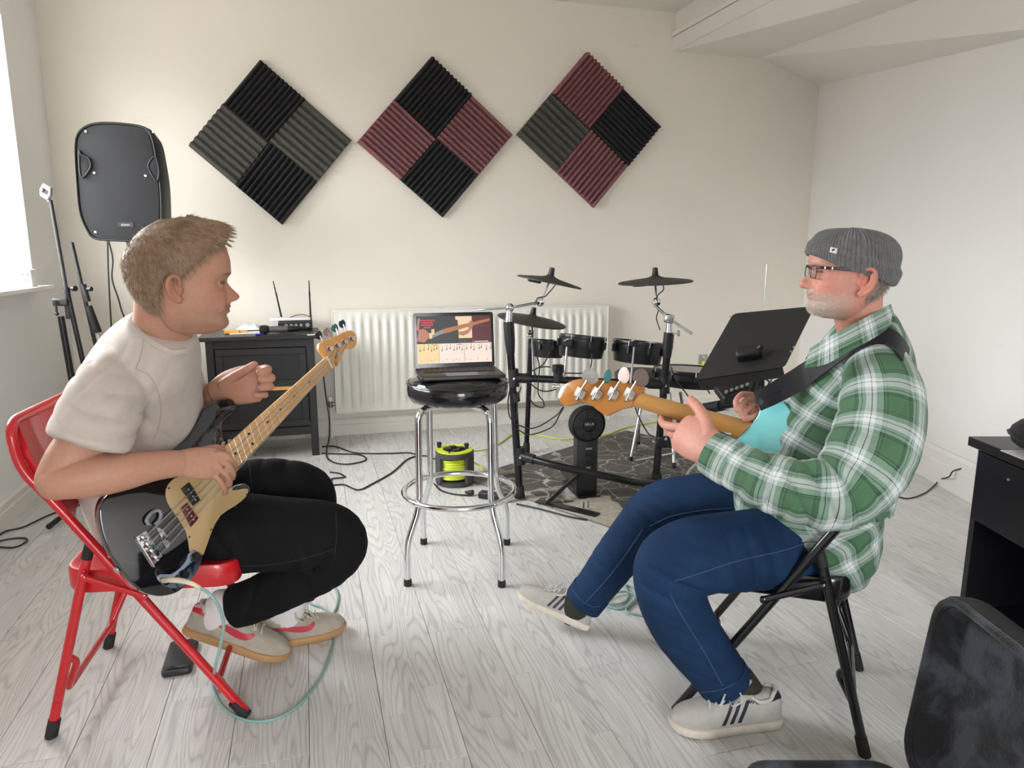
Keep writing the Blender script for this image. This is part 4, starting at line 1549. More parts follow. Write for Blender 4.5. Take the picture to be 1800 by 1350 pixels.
gh = mat('mesh_head_grey', (.06, .06, .06), .6)
wh = mat('mesh_head_white', (.62, .62, .61), .5)
ca, oa = tom(1024, 592, 3.72, 43, 36, (.10, .09, .99), gh)
cb, obm = tom(964, 600, 4.00, 30, 28, (.06, .08, .99), gh)
cd, od = tom(1123, 602, 3.75, 46, 36, (.10, .07, .99), gh)
ce, oe = tom(1215, 650, 3.80, 66, 28, (.04, .04, 1), wh, nm='snare_pad', lugs=10)
for c, (bx_, by_), nm in ((ca, (992, 664), 'a'), (cd, (1108, 678), 'b')):
    yy_ = c[1] - .06
    top_ = P(bx_ + (5 if nm == 'a' else 7), 606, c[1] - .12)
    MB().tube([P(bx_, by_, 3.52), top_], .0058, 10).build('pad_rod', steel, kit)
    MB().box(top_ + UP * .008, (.05, .03, .03), rotz(0)).build('rod_clamp', black, kit, bevel=.004)
    MB().tube([top_ + np.array([-.02, -.02, .02]), top_ + np.array([.005, -.02, .035])], .005, 8).build('wing_screw', chrome, kit)
kq = P(981, 655, 3.5)
MB().tube([kq + np.array([.0, 0, -.045]), kq + np.array([0, 0, .02])], .024, 12).box(kq + UP * .02, (.05, .04, .04), rotz(.4)).build('rack_clamp', black, kit, bevel=.005)
MB().lathe(P(976, 679, 3.46), (-1, 0, 0), [(.006, -.02), (.006, 0), (.010, .004), (.010, .012), (0, .012)], 10).build('wing_nut', chrome, kit)
# leads looping under the pads
for pts in ([(967, 618), (955, 640), (935, 652), (918, 660)], [(942, 620), (948, 645), (946, 690), (955, 705), (955, 716), (940, 712), (928, 696)],
            [(1041, 622), (1038, 645), (1028, 655), (1005, 656), (992, 656)], [(942, 664), (940, 650), (955, 645), (968, 645)],
            [(930, 672), (945, 684), (960, 688), (978, 684)], [(897, 680), (893, 705), (895, 730), (903, 740), (908, 732), (910, 700), (916, 680)],
            [(990, 715), (978, 730), (950, 748), (930, 753), (905, 745)], [(991, 716), (983, 730), (975, 745), (962, 755), (930, 764), (905, 752)],
            [(1118, 690), (1118, 720), (1138, 760), (1150, 768)], [(1180, 645), (1186, 665), (1205, 690), (1212, 700)], [(1232, 668), (1240, 680), (1248, 692)]):
    MB().tube(crom([P(a, b, 3.44) for a, b in pts], 8), .0032, 8).build('lead', cablemat, kit)

# drum module clamped on the side bar
mq = P(1296, 684, 3.00)
dm_ = frame(unit((.86, .1, .28)), (0, -.5, .86))
mo = MB().box(mq, (.17, .10, .045), dm_).build('sound_module', black, kit, bevel=.006)
for i in range(6):
    k = mq + dm_ @ np.array([-.06 + .024 * i, -.02, .024])
    MB().lathe(k, dm_[:, 2], [(.008, 0), (.007, .010), (0, .011)], 10).build('knob', mat('module_grey', (.22, .22, .22), .4), mo)
MB().tube(crom([P(1330, 640, 2.95), P(1345, 665, 2.96), P(1352, 672, 2.97), P(1348, 690, 2.98), P(1338, 700, 3.0)], 6), .0035, 8).build('lead', cablemat, kit)
MB().tube(crom([P(1356, 645, 2.97), P(1357, 665, 2.96), P(1350, 676, 2.97)], 6), .003, 8).build('lead', cablemat, kit)

# ------------------------------------------------------------------ kick tower with pedal
kb0 = G(1022, 873, .011)
kt = thing('kick_drum_tower', (kb0[0], kb0[1], .01), 'black kick drum tower with a round pad on the rug', 'kick drum tower')
KX = unit((.97, .24, 0))
KN = np.array([KX[1], -KX[0], 0])
hc = ONPLANE(1035, 747, kb0, KN)
kh = hc[2]
MB().lathe(hc + KN * .0, KN, [(.082, -.055), (.094, -.05), (.096, -.02), (.094, -.008), (.085, .0), (.083, -.004), (.0, -.004)], 48).build('pad_body', rubber, kt)
MB().lathe(hc - KN * .002, KN, [(.080, 0), (.078, .006), (.036, .010), (.034, .004), (0, .004)], 48).build('pad_face', mat('pad_plastic', (.026, .028, .033), .4), kt)
MB().lathe(hc, KN, [(.032, 0), (.031, .008), (.026, .010), (0, .010)], 32).build('centre_cap', black, kt)
for k in range(8):
    a = 2 * math.pi * k / 8 + .2
    d = KX * math.cos(a) + UP * math.sin(a)
    MB().box(hc + d * .057 + KN * .007, (.038, .004, .003), frame(d, KN)).build('rib', black, kt)
text('pad_lettering', 'NU-X', mat('print_white', (.8, .8, .8), .5), kt, hc + KN * .0115 + UP * .006, KX, UP, .020)
pw_, ph_ = .105, kh - .06
pc = np.array([hc[0], hc[1], 0]) - KN * .012
post_poly = [(-pw_ / 2, .012), (pw_ / 2, .012), (pw_ / 2, ph_), (-pw_ / 2, ph_)]
MB().prism(post_poly, pc, KX, UP, .006, bev=.001).build('front_plate', mat('tower_grey', (.028, .029, .031), .45), kt)
for s in (-1, 1):
    MB().box(pc + KX * s * pw_ / 2 - KN * .03 + UP * (ph_ / 2 + .006), (.006, .06, ph_ - .012), frame(KX, UP)).build('side_plate', blackmetal, kt)
for i in range(5):
    MB().box(pc + KN * .0075 + KX * .004 + UP * (ph_ * .80 - i * .034), (.034 - i * .003, .003, .010), frame(KX, UP)).build('slot', steel if i in (0, 3) else black, kt)
MB().box(pc - KN * .10 + UP * .016, (.12, .28, .008), frame(KX, UP)).build('base_plate', blackmetal, kt, bevel=.002)
MB().box(pc - KN * .24 + UP * .035, (.075, .26, .010), frame(KX, UP + KN * .12)).build('pedal_board', blackmetal, kt, bevel=.003)
MB().tube([pc - KN * .12 + KX * .03 + UP * .02, pc - KN * .12 + KX * .03 + UP * .17], .009, 10).build('pedal_post', blackmetal, kt)
MB().lathe(pc - KN * .12 + KX * .03 + UP * .17, KX, [(.010, -.05), (.013, 0), (.010, .04)], 12).build('pedal_axle', steel, kt)
MB().tube([pc - KN * .12 + KX * .01 + UP * .17, hc - KN * .075 + UP * -.02], .005, 8).sphere(hc - KN * .075 + UP * -.02, .02, 12, 8).build('beater', steel, kt)
a0, a1 = G(962, 884, .02), pc + UP * .13 - KX * .04
MB().tube([a0, a0 * .5 + a1 * .5 + UP * .005, a1], .016, 4, flat=.5).build('support_leg', blackmetal, kt)
s0, s1 = G(945, 880, .014), G(1050, 905, .014)
MB().box((s0 + s1) / 2, (float(np.linalg.norm(s1 - s0)), .05, .008), frame(s1 - s0, UP)).build('foot_bar', blackmetal, kt)
for px, py in ((971, 880), (1026, 893), (1034, 892)):
    q = G(px, py, .018)
    MB().tube([q, q + UP * .03], .004, 8).build('spike', chrome, kt)

# ------------------------------------------------------------------ drum throne with folding steel legs
tq = np.array([.80, 4.30, 0])
th = thing('drum_throne', tq, 'low folding stool with grey seat and steel legs behind the drum rack', 'stool')
sz = P(1170, 655, 4.25)[2]
MB().lathe(tq + UP * (sz - .05), (0, 0, 1), [(.15, 0), (.165, .006), (.168, .04), (.15, .052), (0, .054)], 40).build('seat', mat('throne_grey', (.06, .058, .055), .7), th)
for (ax, ay), (bx2, by2) in (((1108, 810), (1132, 690)), ((1185, 822), (1178, 690)), ((1122, 780), (1124, 690)), ((1212, 790), (1196, 690))):
    k = G(ax, ay, .011)
    tp = P(bx2, by2, 4.25)
    L_ = MB().tube([k, tp], .010, 12).build('leg', steel, th)
    MB().tube([k, k + (tp - k) * .06], .0125, 12).build('rubber_foot', rubber, L_)
MB().tube([G(1116, 810, .10), P(1183, 797, 4.0)], .008, 10).build('brace', steel, th)
MB().tube([P(1127, 768, 4.35), P(1200, 770, 4.3)], .008, 10).build('brace', steel, th)

# ------------------------------------------------------------------ music stand, seen from behind
msY = 2.72
cor = [P(1289, 551, msY + .10), P(1432, 538, msY - .02), P(1379, 645, msY - .16), P(1222, 668, msY - .04)]
o_ = cor[3]
MX = unit(cor[2] - cor[3])
MU = unit(cor[0] - cor[3])
MNn = unit(np.cross(MX, MU))
if MNn[1] > 0:
    MNn = -MNn
mc = sum(cor) / 4
base_ = np.array([mc[0] + .03, mc[1] + .03, 0])
mst = thing('music_stand', base_, 'black music stand with a wide tilted desk, seen from behind', 'music stand')
q = cor
mb = MB()
inner = [c for c in q]
poly = []
nrm = MNn
for i in range(4):
    a, b, c = inner[i - 1], inner[i], inner[(i + 1) % 4]
    d1_, d2_ = unit(a - b), unit(c - b)
    for k in range(5):
        tt = k / 4
        poly.append(((1 - tt) ** 2) * (b + d1_ * .02) + 2 * tt * (1 - tt) * b + tt * tt * (b + d2_ * .02))
V = [p for p in poly] + [p - nrm * .004 for p in poly]
n = len(poly)
F = [tuple(range(n)), tuple(range(2 * n - 1, n - 1, -1))] + [(i, i + n, (i + 1) % n + n, (i + 1) % n) for i in range(n)]
desk = MB().add(V, F).build('desk', mat('desk_black', (.016, .016, .016), .5), mst, smooth=False)
bm = bmesh.new()
bm.from_mesh(desk.data)
bmesh.ops.recalc_face_normals(bm, faces=bm.faces)
bm.to_mesh(desk.data)
bm.free()
low = [q[3] - nrm * .004, q[2] - nrm * .004]
MB().box((low[0] + low[1]) / 2 - nrm * .03, (float(np.linalg.norm(low[1] - low[0])) * .96, .06, .004), np.c_[MX, unit(np.cross(MX, nrm)) * 0 + nrm, np.cross(MX, nrm)]).build('ledge', blackmetal, mst)
bk = P(1318, 630, msY - .06)
MB().box(bk + nrm * .02, (.09, .04, .07), frame(MX, nrm)).build('bracket', black, mst, bevel=.01)
MB().tube([bk + nrm * .03 + MX * .02, bk + nrm * .05 + MX * .05 + UP * .01], .010, 10).build('tilt_knob', black, mst)
MB().tube([bk + nrm * .025, P(1328, 660, msY - .02), P(1318, 700, msY + .02), np.array([base_[0], base_[1], .30])], [.014, .016, .013, .013], 12).build('stem', blackmetal, mst)
MB().tube([np.array([base_[0], base_[1], .06]), np.array([base_[0], base_[1], .5])], .016, 14).build('lower_stem', blackmetal, mst)
for a in (40, 160, 280):
    d = np.array([math.cos(math.radians(a)), math.sin(math.radians(a)), 0])
    MB().tube([base_ + UP * .25, base_ + d * .26 + UP * .02], .009, 10).build('leg', blackmetal, mst)
for px, py in ((1243, 626), (1238, 634), (1395, 610), (1390, 618), (1284, 556)):
    k = ONPLANE(px, py, mc + nrm * .0015, nrm)
    MB().lathe(k, nrm, [(.0035, -.001), (.003, .002), (0, .0025)], 10).build('rivet', steel, mst)
# thin upright rod behind the music stand
rq_ = np.array([P(1340, 545, 3.9)[0], 3.9, 0])
rt = P(1348, 465, 3.9)
t = thing('rod_stand', rq_, 'thin upright steel rod behind the music stand', 'stand')
MB().tube([rq_ + UP * .02, rt], .005, 10).build('rod', steel, t)
MB().lathe(rq_, (0, 0, 1), [(.13, 0), (.13, .008), (.03, .018), (.012, .06), (0, .06)], 32).build('round_base', blackmetal, t)

# ================================================================== FOLDING CHAIRS
def folding_chair(name, label, rear, f, width, mats, front_x=.485):
    """rear: floor point of the rear leg nearest the camera; f: forward direction"""
    paint_, seat_, caps_ = mats
    f = unit(np.array([f[0], f[1], 0]))
    s = np.array([-f[1], f[0], 0])
    if s[1] < 0:
        s = -s
    rear = np.array([rear[0], rear[1], 0.0])

    def q(x, w, z):
        return rear + f * x + s * w + UP * z
    root = thing(name, q(.24, width / 2, 0), label, 'chair')
    r = .0125
    # main frame: front feet, up past the seat, over the back
    side = lambda w, k: [q(front_x, w, .012), q(.075, w, .655), q(.012, w, .74), q(.0, w + k * .012, .80)]
    path = fillet(side(0, 1)[:3] + [q(.0, .0, .855), q(.002, width, .855)] + side(width, -1)[:3][::-1], .07, 6)
    MB().tube(path, r, 14).build('frame', paint_, root)
    # rear legs
    for w in (.012, width - .012):
        L_ = MB().tube([q(0, w, .012), q(.135, w, .50)], r, 14).build('rear_leg', paint_, root)
        MB().tube([q(-.002, w, 0), q(.012, w, .05)], [.0155, .015], 14).build('rubber_foot', caps_, L_)
        MB().tube([q(.132, w, .49), q(.145, w, .535)], [.0135, .012], 14).build('end_cap', caps_, L_)
        for z in (.10, .46):
            MB().lathe(q(.275 * z, w - (.012 if w < .1 else -.012), z), s * (-1 if w < .1 else 1), [(.006, 0), (.005, .003), (0, .004)], 10).build('rivet', paint_, L_)
    for w in (0, width):
        d = unit(q(.075, w, .655) - q(front_x, w, 0))
        MB().tube([q(front_x + .002, w, 0), q(front_x, w, 0) + d * .055], [.0165, .0155], 14).build('rubber_foot', caps_, root)
    # links and cross bars
    for w in (-.014, width + .014):
        MB().tube([q(.13, w, .45), q(.265, w, .385)], .007, 8, flat=1.3).build('link_bar', paint_, root)
        for x, z in ((.13, .45), (.265, .385)):
            MB().lathe(q(x, w, z), s * (-1 if w < 0 else 1), [(.009, -.004), (.008, .007), (.004, .009), (0, .009)], 12).build('rivet', paint_, root)
    MB().tube(fillet([q(.062, .012, .225), q(.075, .03, .20), q(.03, .06, .10), q(.03, width - .06, .10), q(.075, width - .03, .20), q(.062, width - .012, .225)], .03, 4), .009, 10).build('rear_brace', paint_, root)
    MB().tube(fillet([q(.43, 0, .085), q(.43, .03, .09), q(.415, .05, .085), q(.415, width - .05, .085), q(.43, width - .03, .09), q(.43, width, .085)], .02, 4), .009, 10).build('front_brace', paint_, root)
    # pressed steel seat pan
    V, F = [], []
    out = rrect(.43, width - .06, .06)
    rows = [(.985, -.064), (1.0, -.056), (1.0, -.008), (.985, -.001), (.95, .0), (.88, -.006), (.4, -.012), (0.02, -.013)]
    n = len(out)
    for k, z in rows:
        for a, b in out:
            V.append(q(.275 + a * k, width / 2 + b * k, .443 + z - (a * .05)))
    for i in range(len(rows) - 1):
        for j in range(n):
            F.append((i * n + j, i * n + (j + 1) % n, (i + 1) * n + (j + 1) % n, (i + 1) * n + j))
    F.append(tuple(range((len(rows) - 1) * n, len(rows) * n)))
    F.append(tuple(range(n - 1, -1, -1)))
    MB().add(V, F).build('seat', seat_, root, angle=50)
    # curved back panel
    V, F = [], []
    nu, nv = 16, 8
    for sd in (0, 1):
        for i in range(nu + 1):
            for j in range(nv + 1):
                u, v = i / nu, j / nv
                w = .012 + u * (width - .024)
                z = .60 + v * .245
                crn = max(0, abs(u - .5) * 2 - .80) / .2
                z = .60 + v * (.245 - .07 * crn ** 2)
                bow = -.045 * (1 - (2 * u - 1) ** 2)
                x = .075 - .075 * max(0, (z - .655) / .2) ** .8 if z > .655 else .075 + (.655 - z) * .62
                rim = .006 if (v > .88 or v < .12 or u < .06 or u > .94) else 0
                V.append(q(x + bow + (.004 + rim) * (1 if sd else -1), w, z))
    st_ = (nu + 1) * (nv + 1)
    for i in range(nu):
        for j in range(nv):
            a = i * (nv + 1) + j
            F.append((a, a + 1, a + nv + 2, a + nv + 1))
            F.append((st_ + a, st_ + a + nv + 1, st_ + a + nv + 2, st_ + a + 1))
    for i in range(nu):
        a, b = i * (nv + 1), (i + 1) * (nv + 1)
        F.append((a, b, st_ + b, st_ + a))
        F.append((a + nv, st_ + a + nv, st_ + b + nv, b + nv))
    for j in range(nv):
        F.append((j, st_ + j, st_ + j + 1, j + 1))
        a = nu * (nv + 1) + j
        F.append((a, a + 1, st_ + a + 1, st_ + a))
    MB().add(V, F).build('backrest', seat_, root, angle=50)
    return root


redp = mat('red_enamel', (.50, .012, .018), .25, var=.06, coat=.4)
redseat = mat('red_enamel_pan', (.52, .012, .018), .28, var=.06, coat=.4)
rearL, frontL, farL = G(88, 1300), G(432, 1257), G(183, 1135)
folding_chair('folding_chair', 'glossy red metal folding chair under the man in beige', rearL, frontL - rearL, .465, (redp, redseat, rubber), float(np.linalg.norm(frontL - rearL)))
blk = mat('black_enamel', (.009, .009, .010), .22, coat=.3, var=.1)
rearR, frontR = np.array([.892, 1.595, 0]), G(1190, 1250)
folding_chair('folding_chair', 'black metal folding chair under the man in plaid', rearR, frontR - rearR, .44, (blk, blk, rubber), float(np.linalg.norm(frontR - rearR)))

# ================================================================== BLACK BASS (held by the man in beige)
BN = unit((.7706, -.5996, .216))
BP = np.array([-.9036, 1.674, .561])
def BASS(px, py, off=0.0):
    return ONPLANE(px, py, BP + BN * off, BN)


bo = BASS(261, 960)
bu = unit(BASS(587, 636) - bo)                    # along the neck
bv = np.cross(BN, bu)                             # towards the bass string side


def b2(px, py, off=0.0):
    w = BASS(px, py, off) - bo
    return (float(np.dot(w, bu)), float(np.dot(w, bv)))


def bb(x, y, off=0.0):
    return bo + bu * x + bv * y + BN * off


bass = thing('bass_guitar', BASS(270, 1040) - UP * .01, 'black bass guitar with tan pickguard and maple neck', 'bass guitar')
gblk = mat('gloss_black_lacquer', (.006, .006, .008), .06, coat=1.0)
outline = [(400, 790), (393, 768), (391, 748), (396, 736), (408, 726), (415, 716), (412, 705), (402, 700), (385, 703), (369, 711), (357, 724), (346, 745), (332, 767), (308, 790),
           (268, 815), (222, 846), (192, 866), (179, 884), (176, 905), (180, 932), (189, 960), (201, 983), (213, 1000), (228, 1021), (245, 1037), (264, 1046), (287, 1048), (311, 1042),
           (331, 1027), (344, 1010), (353, 990), (359, 968), (366, 948), (376, 925), (390, 908), (410, 895), (430, 881), (440, 867), (440, 856), (431, 850), (419, 854), (409, 860), (402, 855), (408, 838)]
poly = crom([b2(*q) for q in outline], 3, True)
MB().prism(poly, bo, bu, bv, -.036, bev=.005).build('body', gblk, bass)
tan = mat('tan_pickguard', (.42, .285, .135), .30, var=.04, coat=.3)
pgp = [(290, 870), (294, 853), (306, 841), (322, 836), (345, 829), (368, 812), (386, 792), (388, 779), (394, 776), (400, 786), (404, 800), (414, 824), (405, 848), (408, 862), (422, 860), (435, 860), (432, 873), (413, 889), (387, 906), (370, 938), (357, 975), (350, 972), (341, 967), (333, 970), (331, 958), (326, 935), (312, 911), (297, 890)]
MB().prism(crom([b2(*q) for q in pgp], 2, True), bo + BN * .0005, bu, bv, .0022, bev=.0006).build('pickguard', tan, bass)
scr_m = steel
for px, py in ((297, 858), (312, 905), (333, 944), (371, 931), (415, 892), (434, 869), (396, 780)):
    k = BASS(px, py, .0026)
    MB().lathe(k, BN, [(.003, -.001), (.0025, .001), (0, .0013)], 10).build('pickguard_screw', black, bass)
for quad, m, nm in (([(316, 859), (330, 848), (349, 879), (337, 889)], black, 'pickup'), ([(316, 893), (326, 884), (346, 911), (333, 926)], mat('oxblood_pickup', (.10, .012, .014), .3), 'pickup')):
    pk = MB().prism([b2(*q) for q in quad], bo + BN * .0025, bu, bv, .009, bev=.0025).build(nm, m, bass)
    c0_ = np.mean([b2(*q) for q in quad], 0)
    e = (np.array(b2(*quad[2])) + np.array(b2(*quad[3]))) / 2 - c0_
    for tq_ in (-.55, -.15, .25, .65):
        k = bb(*(c0_ + e * tq_), .0118)
        MB().lathe(k, BN, [(.0028, 0), (.0025, .0012), (0, .0014)], 8).build('pole_piece', steel, pk)
# control plate with knobs and jack
cpl = [(330, 974), (339, 968), (354, 973), (352, 990), (343, 1009), (324, 1029), (301, 1034), (284, 1027), (275, 1016), (281, 1009), (299, 1009), (316, 998), (327, 984)]
MB().prism(crom([b2(*q) for q in cpl], 2, True), bo + BN * .0004, bu, bv, .002, bev=.0006).build('control_plate', mat('blue_reflection_chrome', (.25, .30, .40), .12, 1.0), bass)  # bluish reflection on the chrome is put into its colour
for (px, py), r in (((343, 979), .0125), ((322, 1010), .0125)):
    k = BASS(px, py, .0024)
    MB().lathe(k, BN, [(r, 0), (r, .003), (r * .85, .004), (r * .8, .014), (r * .7, .016), (0, .016)], 20).build('control_knob', black, bass)
# bridge
br = [b2(*q) for q in [(236, 946), (256, 933), (285, 977), (267, 996)]]
MB().prism(br, bo + BN * .0003, bu, bv, .002, bev=.0005).build('bridge_plate', chrome, bass)
e0, e1 = (np.array(br[0]) + np.array(br[1])) / 2, (np.array(br[2]) + np.array(br[3])) / 2
MB().box(bb(*((np.array(br[0]) + np.array(br[3])) / 2), .008), (float(np.linalg.norm(np.array(br[3]) - np.array(br[0]))), .003, .016),
         np.c_[unit(bb(*br[3]) - bb(*br[0])), unit(np.cross(BN, bb(*br[3]) - bb(*br[0]))), BN]).build('bridge_end', chrome, bass)
redm = mat('red_reflecting_saddle', (.45, .12, .12), .2, .9)
sad = []
for i in range(4):
    tt = (i + .5) / 4
    c = e0 * (1 - tt) + e1 * tt
    sad.append(c)
    MB().lathe(bb(*c, .007) - bv * .0085, bv, [(.004, 0), (.0055, .002), (.0055, .015), (.004, .017)], 12).build('saddle', chrome, bass)
    MB().tube([bb(c[0] - .018, c[1], .007), bb(c[0], c[1], .007)], .0022, 8).build('saddle_screw', redm, bass)
mq = [b2(*q) for q in [(271, 925), (284, 930), (300, 955), (290, 966)]]
MB().prism(mq, bo + BN * .0003, bu, bv, .008, bev=.003).build('chrome_bar', chrome, bass)  # second chrome bar beside the bridge plate
lp = [bb(*b2(*q), .012) for q in [(258, 922), (254, 914), (262, 902), (274, 897), (279, 903), (276, 914), (268, 922)]]
MB().tube(crom(lp, 5), .005, 10).build('thumb_rest', mat('clear_grey_plastic', (.20, .21, .24), .15, coat=.5), bass)
k = BASS(213, 997, -.018)
MB().lathe(k, unit(-bu + bv * .25), [(.005, -.004), (.0045, .006), (.009, .010), (.009, .014), (.004, .017), (0, .017)], 16).build('strap_button', chrome, bass)
# neck and fretboard
maple = mat('maple_neck', (.66, .33, .10), .25, var=.10, vscale=14, coat=.6, stretch=(1, 1, .3))
fboard = mat('maple_fretboard', (.60, .34, .14), .32, var=.12, vscale=16, coat=.4)
nu_, nl_ = np.array(b2(571, 628)), np.array(b2(580, 647))
hu_, hl_ = np.array(b2(403, 776)), np.array(b2(418, 819))
dirU, dirL = unit(hu_ - nu_), unit(hl_ - nl_)
hu2, hl2 = hu_ + dirU * .05, hl_ + dirL * .05
MB().prism([tuple(nu_), tuple(nl_), tuple(hl2), tuple(hu2)], bo + BN * .002, bu, bv, .0075, bev=.001).build('fretboard', fboard, bass)
ncen0, ncen1 = (nu_ + nl_) / 2, (hu_ + hl_) / 2
V, F = [], []
for tt in np.linspace(-.0, 1.0, 8):
    a, b = nu_ * (1 - tt) + hu_ * tt, nl_ * (1 - tt) + hl_ * tt
    for j in range(13):
        th_ = math.pi * j / 12
        m_ = (a + b) / 2 + (a - b) / 2 * math.cos(th_)
        V.append(bb(*m_, .0035 - .018 * math.sin(th_)))
for i in range(7):
    for j in range(12):
        F.append((i * 13 + j, i * 13 + j + 1, (i + 1) * 13 + j + 1, (i + 1) * 13 + j))
F += [(i * 13 + 12, i * 13, (i + 1) * 13, (i + 1) * 13 + 12) for i in range(7)]
MB().add(V, F).build('neck', maple, bass)
L_tot = .864 * float(np.linalg.norm(ncen0 - np.mean(sad, 0))) / .864
fz = .0098
for k in range(1, 20):
    d_ = 1 - 2 ** (-k / 12)                        # from the nut towards the bridge
    full = np.linalg.norm(np.mean(sad, 0) - ncen0)
    tt = d_ * full / np.linalg.norm(ncen1 - ncen0)
    if tt > 1.12:
        break
    a, b = nu_ * (1 - tt) + hu_ * tt, nl_ * (1 - tt) + hl_ * tt
    MB().tube([bb(*a, fz), bb(*b, fz)], .0011, 6).build('fret', steel, bass)
    if k in (3, 5, 7, 9, 12, 15, 17):
        d2 = 1 - 2 ** (-(k - .5) / 12)
        t2 = d2 * full / np.linalg.norm(ncen1 - ncen0)
        a, b = nu_ * (1 - t2) + hu_ * t2, nl_ * (1 - t2) + hl_ * t2
        for w in ((.5,) if k != 12 else (.28, .72)):
            MB().lathe(bb(*(a * w + b * (1 - w)), .0093), BN, [(.0038, 0), (.0036, .0005), (0, .0006)], 12).build('fret_marker', black, bass)
MB().tube([bb(*nu_, .011), bb(*nl_, .011)], .0028, 8).build('nut', mat('bone_nut', (.8, .75, .62), .4), bass)
hs = [(571, 627), (562, 616), (562, 606), (566, 601), (590, 591), (613, 581), (622, 582), (628, 591), (627.5, 605), (621, 613), (611, 613), (605, 621), (599, 634), (592, 645), (580, 647)]
hsp = crom([b2(*q) for q in hs], 3, True)
MB().prism(hsp, bo - BN * .003, bu, bv, -.013, bev=.0025).build('headstock', maple, bass)
post_px = [(578, 614), (591.5, 608), (603.5, 602), (616.5, 596)]
key_px = [(562, 590), (575, 584), (590, 577), (603, 570)]
key_m = [mat('key_smoke', (.02, .02, .022), .15), mat('key_mauve', (.33, .22, .22), .25), mat('key_teal', (.05, .16, .13), .25), mat('key_navy', (.02, .035, .09), .25)]
red = mat('red_winding', (.35, .01, .02), .35)
order = [3, 2, 1, 0]
for i in range(4):
    k = BASS(*post_px[i], -.003)
    pg = MB().lathe(k, BN, [(.011, 0), (.0105, .002), (.006, .003), (.005, .014), (.0065, .016), (.003, .016), (0, .014)], 18).build('tuning_post', chrome, bass)
    MB().lathe(k + BN * .004, BN, [(.0065, 0), (.0065, .006), (.005, .0065)], 14).build('string_winding', red, pg)
    kk = BASS(*key_px[i], -.010)
    d_ = unit(kk - (k - BN * .010))
    sd = np.cross(d_, BN)
    shp = [(0.0, -.004), (.008, -.012), (.018, -.013), (.026, -.008), (.024, 0), (.026, .008), (.018, .013), (.008, .012), (0, .004)]
    MB().prism(crom(shp, 3, True), kk - d_ * .012 - BN * .002, d_, sd, .004, bev=.001).build('tuning_key', key_m[i], bass)
    MB().tube([k - BN * .014, kk], .003, 8).build('key_shaft', chrome, bass)
k = BASS(594, 622, -.0025)
MB().lathe(k, BN, [(.0065, 0), (.006, .003), (0, .0035)], 14).build('string_tree', steel, bass)
text('headstock_script', 'Fender', mat('script_ink', (.08, .05, .03), .4), bass, BASS(591, 634, -.0022), -bv * .8 - bu * .6, bu * .8 - bv * .6, .014)
for i in range(4):
    w = (i + .5) / 4
    n_ = nu_ * (1 - w) + nl_ * w
    MB().tube([bb(*sad[i], .0125), bb(*n_, .0135), BASS(*post_px[i], .008)], .0009 + .0003 * (3 - i) / 3, 6).build('string', steel, bass)

# jack plug and teal lead
teal = mat('teal_cable', (.24, .40, .38), .4)
cream = mat('cream_plug', (.66, .58, .44), .45, var=.15, vscale=40)
j0 = BASS(288, 1020, .004)
jy = float(j0[1])
tp = thing('instrument_cable', G(440, 1268), 'pale teal instrument cable plugged into the black bass', 'cable')
plug = crom([j0, P(300, 1019, jy - .02), P(320, 1021, jy - .03), P(338, 1026, jy - .03), P(352, 1033, jy - .03)], 5)
MB().tube(plug, [.0075 - .003 * (i / (len(plug) - 1)) ** 2 for i in range(len(plug))], 12).build('plug', cream, tp)
fl_ = [P(352, 1033, jy - .03), P(370, 1046, jy - .03), P(386, 1070, jy - .02), P(393, 1100, jy), P(386, 1140, jy + .02), P(378, 1175, jy + .04), G(375, 1205, .012), G(386, 1236, .004), G(412, 1258, .004), G(448, 1268, .004), G(490, 1261, .004), G(530, 1235, .004), G(563, 1190, .004), G(582, 1145, .004), G(588, 1115, .004), G(585, 1085, .004), G(592, 1065, .004), G(594, 1045, .004), G(586, 1030, .004), G(572, 1024, .004), G(552, 1034, .004), G(540, 1050, .004), G(548, 1062, .004), G(566, 1068, .004), G(585, 1082, .004)]
pth = crom(fl_, 8)
pth[:, 2] = np.maximum(pth[:, 2], .0042)
MB().tube(pth, .0041, 10).build('lead', teal, tp)
lp = [G(1068, 1066, .005), G(1090, 1070, .005), G(1115, 1060, .005), G(1121, 1045, .005), G(1112, 1032, .005), G(1100, 1030, .005), G(1105, 1045, .005), G(1098, 1058, .005), G(1080, 1062, .009), G(1062, 1056, .010), G(1075, 1045, .012), G(1100, 1040, .013), G(1118, 1050, .012), G(1100, 1072, .006), G(1120, 1080, .005), G(1150, 1082, .005), G(1200, 1060, .005)]
pth = crom(lp, 8)
pth[:, 2] = np.maximum(pth[:, 2], .0045)
tag(MB().tube(pth, .0041, 10).build('coiled_cable', teal), 'coiled pale teal cable on the floor beneath the jeans', 'cable')
tag(MB().tube(crom([G(1170, 945, .005), G(1185, 900, .01), P(1205, 840, 3.0), P(1225, 815, 2.7), P(1250, 805, 2.4), P(1275, 812, 2.2)], 8), .006, 10).build('grey_cable', mat('grey_cable', (.45, .50, .50), .3)), 'thick grey cable behind the jeans knee', 'cable')

# ================================================================== AQUA BASS (held by the man in plaid), seen from behind
nutR, heelR = P(1118, 702, 2.03), P(1308, 756, 1.85)
rbu = unit(nutR - heelR)                          # along the neck to the head
vw = unit(EYE - (nutR + heelR) / 2)
RN = unit(vw - rbu * np.dot(vw, rbu))             # back of the guitar, towards the camera
rbv = np.cross(rbu, RN)
def RB_(px, py, off=0.0):
    return ONPLANE(px, py, heelR + RN * off, RN)


def r2(px, py, off=0.0):
    w = RB_(px, py, off) - heelR
    return (float(np.dot(w, rbu)), float(np.dot(w, rbv)))


